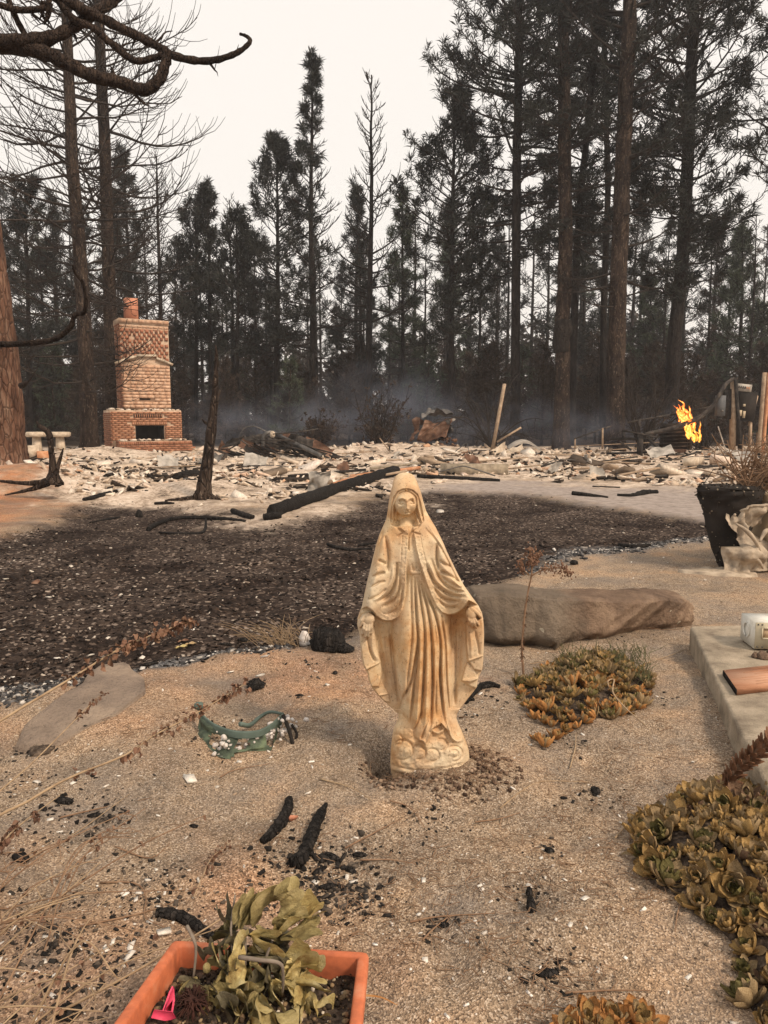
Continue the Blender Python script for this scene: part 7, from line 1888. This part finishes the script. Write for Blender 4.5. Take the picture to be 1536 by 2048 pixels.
def houseleeks():
    R = np.random.RandomState(33)
    poly = [(1272, 1660), (1310, 1622), (1370, 1592), (1440, 1580), (1536, 1600), (1660, 1650), (1700, 1900), (1690, 2140), (1560, 2110), (1500, 2040), (1478, 1960), (1462, 1915), (1390, 1850), (1300, 1790), (1268, 1722)]
    pts, P = packed(poly, .050, 190, R); mound = lambda x, y: .062 * sst(-.02, .16, poly_sd(np.array([x]), np.array([y]), P))[0]
    # a bed of dead leaves and soil under the mat
    th = np.array(P); cen = th.mean(0); V = []
    ring = smooth_path([(a, b, 0) for a, b in P + P[:1]], 70)[:-1]
    for s in (1.02, .95, .8, .6, .35, .05):
        Q = np.array([cen[0], cen[1], 0]) + (ring - np.array([cen[0], cen[1], 0])) * s
        Q[:, 2] = H(Q[:, 0], Q[:, 1]) + np.array([mound(a, b) for a, b in Q[:, :2]]) - (.012 if s > 1 else .0); V.append(Q)
    mb = MB(); mb.grid(np.array(V), closed_u=True); o = mb.build('leaf_litter', M['soil'], smooth=True); tag(o, 'dark soil bed beneath the houseleek mat at the right', None, None, 'structure')
    for i, (x, y, d) in enumerate(pts):
        z = hz(x, y) + mound(x, y); e = .01
        tx = -(mound(x + e, y) - mound(x - e, y)) / (2 * e); ty = -(mound(x, y + e) - mound(x, y - e)) / (2 * e)
        st = ['gold', 'mix', 'olive', 'mix', 'gold', 'dead', 'gold'][R.randint(7)]
        rosette(np.array([x, y, z]), d * (.80 + .16 * R.rand()), {'gold': 'dry golden houseleek rosette in the large mat at the right', 'mix': 'golden houseleek rosette with a dark heart in the large mat at the right', 'olive': 'olive-brown houseleek rosette in the large mat at the right', 'dead': 'shrivelled dark brown houseleek rosette in the large mat at the right'}[st],
                'houseleeks of the large mat, ' + {'gold': 'golden', 'mix': 'dark-hearted', 'olive': 'olive', 'dead': 'shrivelled'}[st], R, (tx + .32 * R.randn(), ty - .15 + .32 * R.randn()), st)
    # bottom edge group
    for i, (a, b, w) in enumerate([(1175, 2052, 46), (1225, 2046, 44), (1280, 2058, 50), (1140, 2075, 44), (1215, 2085, 50)]):
        g = gnd(a, b); rosette(g, w / FPX * 1.5, 'orange dried houseleek rosette cut by the bottom edge of the photo', 'orange houseleeks at the bottom edge', R, (.1 * R.randn(), -.1), 'orange')
    # the mat behind the statue's right side
    kinds = [make_rosette_mesh(200 + i, s) for i, s in enumerate([('leaf_orange', 'leaf_gold', 'leaf_gold'), ('leaf_gold', 'leaf_gold', 'leaf_olive'), ('leaf_tan', 'leaf_olive', 'leaf_olive'), ('leaf_tan', 'leaf_gold', 'leaf_olive')])]
    poly2 = [(1030, 1375), (1070, 1348), (1110, 1328), (1170, 1310), (1240, 1316), (1290, 1345), (1305, 1385), (1280, 1420), (1220, 1440), (1170, 1462), (1110, 1458), (1060, 1430)]
    pts, P = packed(poly2, .054, 150, R)
    extra = [(*flat(1090, 1488), .055), (*flat(1112, 1472), .05), (*flat(1075, 1476), .04)]
    for i, (x, y, d) in enumerate(list(pts) + extra):
        sd = poly_sd(np.array([x]), np.array([y]), P)[0]; z = hz(x, y) + .07 * float(sst(-.02, .22, sd)); yn = (y - P[0][1])
        front = y < np.mean([p[1] for p in P])
        k = R.choice(4, p=[.5, .25, .05, .2]) if front else R.choice(4, p=[.08, .2, .45, .27])
        root = thing('houseleek', ['orange dried houseleek rosette in the mat beside the statue', 'golden houseleek rosette with a dark heart in the mat beside the statue', 'dull olive houseleek rosette in the mat beside the statue', 'tan houseleek rosette in the mat beside the statue'][k], 'houseleek', (x, y, z), 'houseleeks of the mat beside the statue, ' + ['orange', 'dark-hearted', 'olive', 'tan'][k])
        root.scale = (d * .82,) * 3; root.rotation_euler = (.3 * R.randn(), .3 * R.randn(), R.rand() * 6.28)
        for mt, me in kinds[k].items(): o = bpy.data.objects.new('leaves', me); COL.objects.link(o); o.parent = root
    ring = smooth_path([(a, b, 0) for a, b in P + P[:1]], 60)[:-1]; cen = np.array(P).mean(0); V = []
    for s in (1.0, .9, .7, .4, .05):
        Q = np.array([cen[0], cen[1], 0]) + (ring - np.array([cen[0], cen[1], 0])) * s; Q[:, 2] = H(Q[:, 0], Q[:, 1]) + .06 * sst(-.02, .22, poly_sd(Q[:, 0], Q[:, 1], P)) - .008; V.append(Q)
    mb = MB(); mb.grid(np.array(V), closed_u=True); tag(mb.build('leaf_litter', M['soil'], smooth=True), 'dark soil bed beneath the houseleek mat beside the statue', None, None, 'structure')
    # green-grey grass blades through the back of that mat
    gb = MB()
    for k in range(420):
        a = 1120 + 180 * R.rand(); b = 1312 + 70 * R.rand(); g = gnd(a, b); g[2] += .03
        q = g + np.array([.03 * R.randn(), .02 * R.randn(), .03 + .035 * R.rand()]); gb.tube([g, (g + q) / 2 + .006 * R.randn(3), q], [.0016, .0014, .0006], 3, cap=False)
    M['blade_green'] = pmat('grey_green_blades', [(.06, .065, .03), (.16, .155, .075)], 40, bump=0)
    tag(gb.build('grass', M['blade_green'], origin=np.zeros(3)), 'short grey-green blades growing through the back of the houseleek mat', None, None, 'stuff')
    # dead flower stalk with overlapping scales
    pth = smooth_path([gnd(1432, 1612) + [0, 0, .05], at(1452, 1572, 2.17), at(1478, 1535, 2.16), at(1508, 1510, 2.14), at(1545, 1478, 2.12)], 46)
    root = thing('houseleek_stalk', 'thick scaly dead flower stalk arching from the houseleek mat to the right edge', 'flower stalk', pth[0])
    mb = MB(); mb.tube(pth, .010, 8); mb.build('stem', M['stem'], root)
    M['scale'] = leaf_mat('dry_stalk_scale', [(.10, .045, .025), (.22, .11, .06), (.36, .20, .12)])
    sm_ = [leek_leaf(s, 1, .6).mesh('scale', M['scale'], True) for s in (7, 8)]
    for i in range(3, 45):
        for k in range(2):
            T = Vector(pth[min(i + 1, 45)] - pth[i - 1]).normalized(); q = T.to_track_quat('X', 'Z').to_matrix().to_4x4()
            Mx = Matrix.Translation(Vector(pth[i] - pth[0])) @ q @ Matrix.Rotation(i * 2.4 + k * 3.1, 4, 'X') @ Matrix.Translation((0, 0, .007)) @ Matrix.Rotation(rad(-24 - 14 * R.rand()), 4, 'Y') @ Matrix.Diagonal((.040, .034, .034, 1))
            o = bpy.data.objects.new('scale', sm_[k]); COL.objects.link(o); o.parent = root; o.matrix_local = Mx
    for k in range(14):
        b = pth[2] + .02 * R.randn(3); q = b + np.array([.05 * R.randn() + .02, .03 * R.randn() - .02, -.01 + .02 * R.rand()]); mb = MB(); leaf_blade(mb, b, q - b, np.array([0, 0, 1.0]), .07, .016, .8, k); mb.build('withered_leaf', M['scale'], root)
    curve_thing('dry_twig', 'thin arched twig springing over the large houseleek mat', 'twig', [(1418, 1770, 1.86), (1424, 1722, 1.9), (1445, 1685, 1.92), (1480, 1655, 1.92), (1540, 1632, 1.9)], [2.5, 2.5, 2.4, 2.2, 2], M['stem'], n=30, m=6, jit=.02)
    curve_thing('dry_twig', 'thin looping dry twig over the houseleeks beside the statue', 'twig', [(1218, 1375, 3.0), (1216, 1362, 3.02), (1228, 1360, 3.02), (1226, 1385, 2.9), (1250, 1415, 2.8), (1290, 1450, 2.66)], [1.6, 1.6, 1.6, 1.6, 1.5, 1.2], M['stem_tan'], n=30, m=5, jit=.02)
houseleeks()

def stalks():
    R = np.random.RandomState(37)
    g = gnd(1047, 1352); Y = g[1]
    root = thing('dry_flower_stalk', 'brown dry flower stalk with seed clusters standing right of the statue', 'plant', g)
    main = smooth_path([g, at(1044, 1300, Y), at(1047, 1250, Y), at(1054, 1195, Y), at(1063, 1148, Y), at(1062, 1118, Y), at(1060, 1100, Y)], 40)
    mb = MB(); mb.tube(main, np.linspace(.006, .0028, 40), 6, jit=.15); mb.build('stem', M['stem'], root)
    br = [smooth_path([at(1062, 1152, Y), at(1080, 1142, Y), at(1105, 1136, Y), at(1128, 1138, Y), at(1137, 1148, Y)], 20), smooth_path([at(1063, 1140, Y), at(1072, 1120, Y + .02), at(1078, 1106, Y + .02)], 10), smooth_path([at(1058, 1150, Y), at(1046, 1138, Y), at(1040, 1124, Y)], 10)]
    for b in br: mb = MB(); mb.tube(b, np.linspace(.004, .002, len(b)), 5); mb.build('side_branch', M['stem'], root)
    sd = MB()
    for P, k0, n in [(main, 30, 150), (br[0], 6, 150), (br[1], 3, 60), (br[2], 3, 60)]:
        for k in range(n): p = P[R.randint(k0, len(P))] + .012 * R.randn(3); sd.rock(p, (.009, .009, .011), R, 4, 5, .5, 1)
    o = sd.build('seed_clusters', M['dead_leaf'], root); o['kind'] = 'stuff'
    for k in range(46):
        i = R.randint(2, 22); mb = MB() if k == 0 else mb; d = np.array([R.randn(), R.randn() * .5, -.4 + .5 * R.randn()]); leaf_blade(mb, main[i], d, np.array([0, 0.3, 1.0]), .022, .010, 1.4, k, 5, 3)
    o = mb.build('withered_leaves', M['dead_leaf'], root); o['kind'] = 'stuff'
    def leaning(label, path, r0, clumps, seed, cs=.028):
        R = np.random.RandomState(seed); P = smooth_path(path, 50); root = thing('dry_weed', label, 'plant', P[0])
        mb = MB(); mb.tube(P, np.linspace(r0, r0 * .35, 50), 6, jit=.1); mb.build('stem', M['stem_tan'], root, smooth=True)
        for f, n in clumps:
            i = int(f * 49); mb = MB()
            for k in range(n):
                d = R.randn(3) + np.array([0, 0, -.2]); j = int(np.clip(i + R.randint(-1, 2), 0, 49)); leaf_blade(mb, P[j] + .006 * R.randn(3), d, np.array([.1, .2, 1.0]) + .3 * R.randn(3), cs * (.6 + .7 * R.rand()), cs * .5, 1.6, R.randint(999), 6, 4, .3)
            mb.build('withered_leaf_whorl', M['dead_leaf'], root)
    leaning('longest leaning dry weed, its upper whorls over the lawn edge at the left', [gnd(-420, 1760), at(-150, 1540, 1.62), at(0, 1442, 1.72), at(140, 1358, 1.86), at(230, 1303, 1.96), at(300, 1272, 2.02), at(385, 1240, 2.08)], .0045, [(.52, 7), (.58, 9), (.64, 9), (.70, 12), (.78, 12), (.83, 12), (.88, 14), (.92, 14), (.96, 14), (1, 10)], 61)
    leaning('leaning dry weed whose tip reaches over the melted green pot', [gnd(-300, 1980), at(-60, 1680, 1.5), at(60, 1600, 1.58), at(140, 1555, 1.66), at(250, 1510, 1.78), at(310, 1470, 1.86), at(395, 1425, 1.98), at(490, 1368, 2.10)], .004, [(.48, 7), (.6, 8), (.66, 4), (.74, 8), (.82, 10), (.87, 12), (.92, 14), (.96, 14), (1, 10)], 62, .024)
    leaning('thin leaning dry weed crossing the flat grey stone', [gnd(-200, 1800), at(-40, 1620, 1.6), at(60, 1530, 1.75), at(150, 1440, 1.95), at(200, 1390, 2.1)], .0028, [(.8, 8), (.9, 8), (1, 6)], 63, .02)
    leaning('short reddish dried sprig lying on the sand above the planter', [gnd(388, 1802) + [0, 0, .01], gnd(405, 1768) + [0, 0, .02], gnd(425, 1735) + [0, 0, .03], gnd(455, 1706) + [0, 0, .02]], .002, [(.5, 5), (.7, 7), (.85, 8), (1, 6)], 64, .016)
    leaning('dry weed with a dark leaf clump at the left edge', [gnd(-100, 1800), at(0, 1690, 1.6), at(40, 1650, 1.68), at(120, 1590, 1.78)], .003, [(.4, 10), (.6, 12), (.8, 8)], 65, .024)
    # tangle of dry stems in the lower left corner
    for q, (cx, cy, n, lb) in enumerate([(-60, 2060, 14, 'tangle of tan dry stems fanning from the bottom left corner'), (-40, 1880, 15, 'tangle of reddish dry stems at the lower left edge')]):
        b0 = gnd(cx, cy); root = thing('dry_weed', lb, 'plant', b0); mb = MB(); lf = MB()
        for k in range(n):
            a = rad(-20 + 105 * R.rand()); L = .12 + .42 * R.rand(); b = b0 + np.array([.10 * R.randn(), .08 * R.randn(), 0]); z1 = .03 + .14 * R.rand()
            q_ = b + np.array([L * math.cos(a), L * math.sin(a), z1]); mid = (b + q_) / 2 + np.array([.03 * R.randn(), .03 * R.randn(), .05 + .03 * R.randn()]); P = smooth_path([b, mid, q_], 12); P[:, 2] = np.maximum(P[:, 2], H(P[:, 0], P[:, 1]) + .003)
            mb.tube(P, np.linspace(.0030, .0012, 12) * (.6 + .6 * R.rand()), 5, cap=False)
            for j in range(3): i = R.randint(4, 11); e = P[i] + np.array([.05 * R.randn() + .02, .04 * R.randn(), .02 * R.randn()]); mb.tube([P[i], (P[i] + e) / 2 + .006 * R.randn(3), e], [.0012, .001, .0007], 4, cap=False)
            if q or k % 3 == 0:
                for j in range(4): leaf_blade(lf, P[R.randint(5, 12)], R.randn(3), np.array([.1, .2, 1.0]), .018, .009, 1.2, R.randint(999), 5, 3)
        mb.build('stems', M['stem_tan' if q == 0 else 'stem'], root); lf.build('withered_leaves', M['dead_leaf'], root)['kind'] = 'stuff'
stalks()

def planter():
    def plane(px, py, z):
        dd = ray(px, py); tt = (z - CAM_H) / dd[2]; return np.array([dd[0] * tt, dd[1] * tt, z])
    ZR = .17; R = np.random.RandomState(71)
    BL, BR = plane(350, 1884, ZR - .01), plane(732, 1908, ZR - .01); e = BR - BL; W = np.linalg.norm(e); e /= W
    FL, FR = plane(222, 2064, ZR + .045), plane(714, 2080, ZR + .045); C = (BL + FR) / 2; C0 = C.copy(); C0[2] = hz(C[0], C[1])
    root = thing('orange_planter', 'square orange planter in the foreground', 'planter', C0)
    cs = [BL, BR, FR, FL]
    prof = [(-.005, -.03), (-.006, -.004), (-.004, .001), (.000, .003), (.012, .002), (.0155, -.002), (.017, -.05), (.018, -.06)]   # inwards offset, height
    def ringpts(off, dz, n=3):
        out = []
        for i in range(4):
            p, a, b = cs[i], cs[i - 1], cs[(i + 1) % 4]; u = (a - p) / np.linalg.norm(a - p); v = (b - p) / np.linalg.norm(b - p)
            rr = .012
            for t in (0, .5, 1): out.append(p + (u + v) * off + (u * (1 - t) ** 2 + v * t ** 2) * rr * (1 if off < .01 else .5) + [0, 0, dz])
        return np.array(out)
    mb = MB(); mb.grid(np.array([ringpts(o, z) for o, z in prof]), closed_u=True, flip=True); mb.build('rim', M['terracotta'], root, smooth=False)
    mb = MB(); mb.grid(np.array([ringpts(.0, -.03), ringpts(.012, -.10), ringpts(.03, -ZR - .02)]), closed_u=True); mb.build('body', M['terracotta'], root)
    n = 40; u = np.linspace(0, 1, n); uu_, vv_ = (.03 + .94 * u)[None, :, None], (.03 + .94 * u)[:, None, None]; G = (BL * (1 - uu_) + BR * uu_) * (1 - vv_) + (FL * (1 - uu_) + FR * uu_) * vv_
    G[..., 2] += -.045 + .014 * fbm(G[..., 0] * 30, G[..., 1] * 30, 72, 4) + .02 * np.exp(-((u[None, :] - .4) ** 2 + (u[:, None] - .5) ** 2) / .06)
    mb = MB(); mb.grid(G); mb.build('soil', M['soil'], root)
    ch = chunk_mat('soil_bits', [(0, (.02, .018, .015)), (.4, (.09, .065, .045)), (.75, (.25, .17, .10)), (.92, (.42, .33, .2)), (1, (.66, .6, .52))])
    mb = MB()
    for k in range(700): i, j = R.randint(2, n - 2, 2); s = .004 + .010 * R.rand() ** 2; mb.rock(G[i, j] + [.004 * R.randn(), .004 * R.randn(), .002], (s * 1.3, s, s), R, 4, 6, .4, .8, R.rand() * 6)
    mb.build('soil_crumbs', ch, root)['kind'] = 'stuff'
    # shards, seed head
    def shard(P, h, nm, lb, mt):
        V = np.array(P); nn = np.cross(V[1] - V[0], V[2] - V[0]); nn /= np.linalg.norm(nn); m = len(V); mb = MB(); mb.add(np.vstack([V, V + nn * .004]), [(0, i, i + 1) for i in range(1, m - 1)] + [(m, m + i + 1, m + i) for i in range(1, m - 1)], [(i, (i + 1) % m, m + (i + 1) % m, m + i) for i in range(m)])
        tag(mb.build(nm, M[mt]), lb, 'shard')
    zz = ZR - .005
    shard([plane(326, 2030, zz), plane(342, 1985, zz + .03), plane(348, 1974, zz + .035), plane(350, 2000, zz + .02), plane(346, 2024, zz + .01)], 0, 'plastic_shard', 'upright pointed pink plastic shard in the planter', 'pink')
    shard([plane(302, 2036, zz + .01), plane(308, 2020, zz + .02), plane(344, 2024, zz + .015), plane(352, 2038, zz + .005), plane(330, 2042, zz)], 0, 'plastic_shard', 'flat pink plastic shard lying at the foot of the upright shard', 'pink')
    hc = plane(385, 2004, zz + .015); hr = thing('seed_head', 'dark red dried seed head lying in the planter soil', 'seed head', hc)
    mb = MB(); mb.rock(hc, (.03, .03, .03), R, 8, 10, .2, .9); mb.build('core', M['redbrown'], hr)
    mb = MB()
    for k in range(120): d = R.randn(3); d[2] = abs(d[2]) * .8 - .1; d /= np.linalg.norm(d); mb.tube([hc + d * .012, hc + d * .022 + .003 * R.randn(3), hc + d * .034 + [0, 0, -.01]], [.0014, .0012, .0005], 4, cap=False)
    mb.build('bristles', M['redbrown'], hr)['kind'] = 'stuff'
    # the wilted plant
    cp = plane(486, 1975, zz); pr = thing('wilted_plant', 'wilted plant with curled yellow-green leaves in the orange planter', 'plant', cp)
    L = [  # base px,py,z   tip px,py,z  width  curl  material
        (505, 1850, .25, 545, 1772, .33, .055, 1.9, 'wilt_green'), (548, 1790, .33, 580, 1806, .30, .05, 1.4, 'wilt_green'), (552, 1872, .24, 640, 1812, .27, .065, .5, 'wilt_yellow'), (556, 1858, .25, 600, 1822, .28, .045, .8, 'wilt_green'), (560, 1876, .24, 652, 1868, .22, .05, .9, 'wilt_green'),
        (470, 1850, .26, 508, 1798, .30, .05, 1.2, 'wilt_green'), (462, 1858, .25, 445, 1822, .27, .045, 1.4, 'wilt_dark'), (500, 1868, .26, 520, 1905, .22, .05, 1.5, 'wilt_yellow'), (470, 1862, .25, 440, 1905, .20, .05, 1.5, 'wilt_dark'), (490, 1870, .26, 475, 1915, .22, .055, 1.6, 'wilt_dark'),
        (520, 1872, .25, 548, 1900, .22, .045, 1.6, 'wilt_dark'), (535, 1915, .22, 500, 1935, .2, .05, 1.2, 'wilt_dark'), (565, 1930, .20, 636, 1938, .19, .06, .7, 'wilt_yellow'), (560, 1945, .2, 630, 1965, .16, .055, .9, 'wilt_yellow'), (570, 1960, .19, 618, 2008, .14, .075, .7, 'wilt_yellow'),
        (610, 2005, .15, 658, 2030, .14, .05, .6, 'wilt_yellow'), (600, 1990, .15, 606, 2050, .13, .045, .6, 'wilt_yellow'), (545, 1960, .2, 560, 2005, .15, .05, .9, 'wilt_yellow'), (520, 1990, .19, 540, 2060, .15, .055, .8, 'wilt_yellow'), (515, 1985, .19, 495, 2050, .15, .05, .9, 'wilt_green'),
        (455, 1950, .22, 448, 1905, .22, .04, 1.0, 'wilt_dark'), (452, 1930, .23, 456, 1990, .17, .055, 1.0, 'wilt_green'), (462, 1960, .2, 500, 1990, .17, .045, .9, 'wilt_yellow'), (425, 1968, .2, 455, 2010, .17, .045, 1.2, 'wilt_green'), (440, 1990, .18, 462, 2055, .14, .055, .8, 'wilt_green'),
        (410, 1985, .18, 428, 2050, .14, .05, .9, 'wilt_yellow'), (400, 1965, .19, 372, 2005, .15, .045, 1.1, 'wilt_dark'), (395, 1955, .18, 365, 1995, .15, .03, .9, 'wilt_green'), (480, 1975, .2, 484, 2035, .15, .05, 1.1, 'wilt_dark'), (430, 1910, .22, 405, 1905, .2, .03, 1.0, 'wilt_dark'),
        (540, 1930, .2, 528, 1975, .17, .06, 1.2, 'wilt_dark'), (500, 1925, .23, 510, 1965, .19, .05, 1.4, 'wilt_green'), (575, 2020, .14, 590, 2050, .13, .05, .5, 'wilt_dark')]
    for k, (a, b, z0, c, d, z1, w, cu, mt) in enumerate(L):
        p, q = plane(a, b, z0), plane(c, d, z1); dv = q - p; ll = np.linalg.norm(dv); dv = dv / ll + np.array([0, 0, .35 * cu]); view = np.array([0, -.6, .8]) + .25 * R.randn(3)
        mb = MB(); leaf_blade(mb, p, dv, view, ll * (1 + .3 * cu), w * (.75 + .2 * R.rand()), cu * 1.5, 300 + k, 30, 13, .42, .35, .12, .4 + .7 * R.rand())
        mb.build('leaf', M[mt], pr, smooth=True)
    L2 = [(a + 14 * R.randn(), b + 14 * R.randn(), z0 + .01 * R.randn(), c + 24 * R.randn(), d + 20 * R.randn(), z1 - .02 * R.rand(), w * (.5 + .4 * R.rand()), cu * 1.2, mt) for a, b, z0, c, d, z1, w, cu, mt in L[5:]]
    for k, (a, b, z0, c, d, z1, w, cu, mt) in enumerate(L2):
        p, q = plane(a, b, z0), plane(c, d, max(z1, .13)); dv = q - p; ll = np.linalg.norm(dv); dv = dv / ll + np.array([0, 0, .35 * cu])
        mb = MB(); leaf_blade(mb, p, dv, np.array([0, -.6, .8]) + .5 * R.randn(3), ll * (1 + .3 * cu), w, cu * 1.8, 400 + k, 24, 11, .45, .4, .12, .8 * R.rand()); mb.build('leaf', M[['wilt_dark', 'wilt_green', 'wilt_yellow', mt][R.randint(4)]], pr, smooth=True)
    for nm, P, r in [('stem', [plane(478, 1914, .25), plane(520, 1920, .255), plane(558, 1926, .25), plane(566, 1945, .23), plane(565, 1990, .17)], .0042), ('stem', [plane(374, 1852, .24), plane(388, 1880, .23), plane(392, 1905, .21), plane(386, 1965, .16)], .0036), ('stem', [cp, plane(488, 1930, .21), plane(490, 1875, .25)], .006), ('stem', [cp, plane(470, 1930, .2), plane(462, 1860, .26), plane(470, 1790, .3)], .003), ('stem', [cp, plane(520, 1940, .2), plane(545, 1880, .25)], .004), ('stem', [plane(470, 1850, .26), plane(500, 1860, .25), plane(530, 1885, .23)], .003)]:
        mb = MB(); mb.tube(smooth_path(P, 20), np.linspace(r, r * .6, 20), 7, jit=.06); mb.build(nm, M['stem_grey'], pr, smooth=True)
    bd = MB(); bd.rock(plane(414, 1936, .2), (.016, .016, .02), R, 8, 10, .05, .9, 0, 9); bd.build('bud', M['wilt_green'], pr, smooth=True)
    curve_thing('dry_leaf_blade', 'long narrow orange-brown leaf draped over the right rim of the planter', 'leaf', [(655, 1985, 1.33), (690, 1988, 1.325), (720, 1990, 1.32), (760, 1994, 1.33), (795, 2010, 1.33)], [2, 4.5, 4, 3, 1.5], M['leaf_orange'], n=24, m=6, flat=.4)
    curve_thing('charcoal_piece', 'black charred stick stuck in the planter soil', 'stick', [(690, 1960, 1.37), (684, 1990, 1.34), (678, 2010, 1.33)], [5, 6, 5], M['char'], jit=.2)
planter()

def statue_soil():
    R = np.random.RandomState(81); sx, sy = P_ST; mb = MB()
    cl = chunk_mat('soil_clods', [(0, (.035, .022, .016)), (.5, (.12, .08, .058)), (.85, (.25, .175, .125)), (1, (.42, .32, .24))])
    for k in range(900):
        a = R.rand() * 6.28; r = .10 + .13 * R.rand() ** 1.2; x = sx + .03 + r * 1.25 * math.cos(a); y = sy - .02 + r * .9 * math.sin(a) - .02
        if math.hypot((x - sx) / .095, (y - sy - .08) / .09) < 1: continue
        s = .004 + .014 * R.rand() ** 2.5; mb.rock((x, y, hz(x, y) + s * .2), (s * 1.3, s, s), R, 4, 6, .4, .7, R.rand() * 6)
    tag(mb.build('soil_clods', cl, origin=np.zeros(3)), 'loose dark soil clods thrown up round the foot of the statue', None, None, 'stuff')
    fb = MB()
    for k in range(260):
        a = R.rand() * 6.28; r = .10 + .10 * R.rand(); x = sx + .03 + r * 1.2 * math.cos(a); y = sy - .03 + r * .85 * math.sin(a); p = np.array([x, y, hz(x, y) + .004]); d = R.randn(3) * .022; d[2] = abs(d[2]) * .5
        fb.tube(smooth_path([p, p + d + .006 * R.randn(3), p + 1.8 * d * [1, 1, .3]], 6), [.0008] * 6, 3, cap=False)
    tag(fb.build('root_fibres', M['stem'], origin=np.zeros(3)), 'fine dry roots in the turned soil at the statue foot', None, None, 'stuff')
statue_soil()
# ================================================================== smoke haze over the whole place
def haze():
    mb = MB(); mb.box((0, 40, 14.0), (1000, 1000, 32.0))
    m = bpy.data.materials.new('haze'); m.use_nodes = True; t = m.node_tree
    for n in list(t.nodes): t.nodes.remove(n)
    o = t.nodes.new('ShaderNodeOutputMaterial'); v = t.nodes.new('ShaderNodeVolumePrincipled')
    v.inputs['Color'].default_value = (0.86, 0.87, 0.92, 1); v.inputs['Density'].default_value = 0.0010; v.inputs['Anisotropy'].default_value = 0.1
    t.links.new(v.outputs[0], o.inputs['Volume'])
    ob = mb.build('haze', m, origin=np.array([0, 0, -2.0])); tag(ob, 'thin blue smoke haze over the whole place', None, None, 'stuff')
haze()
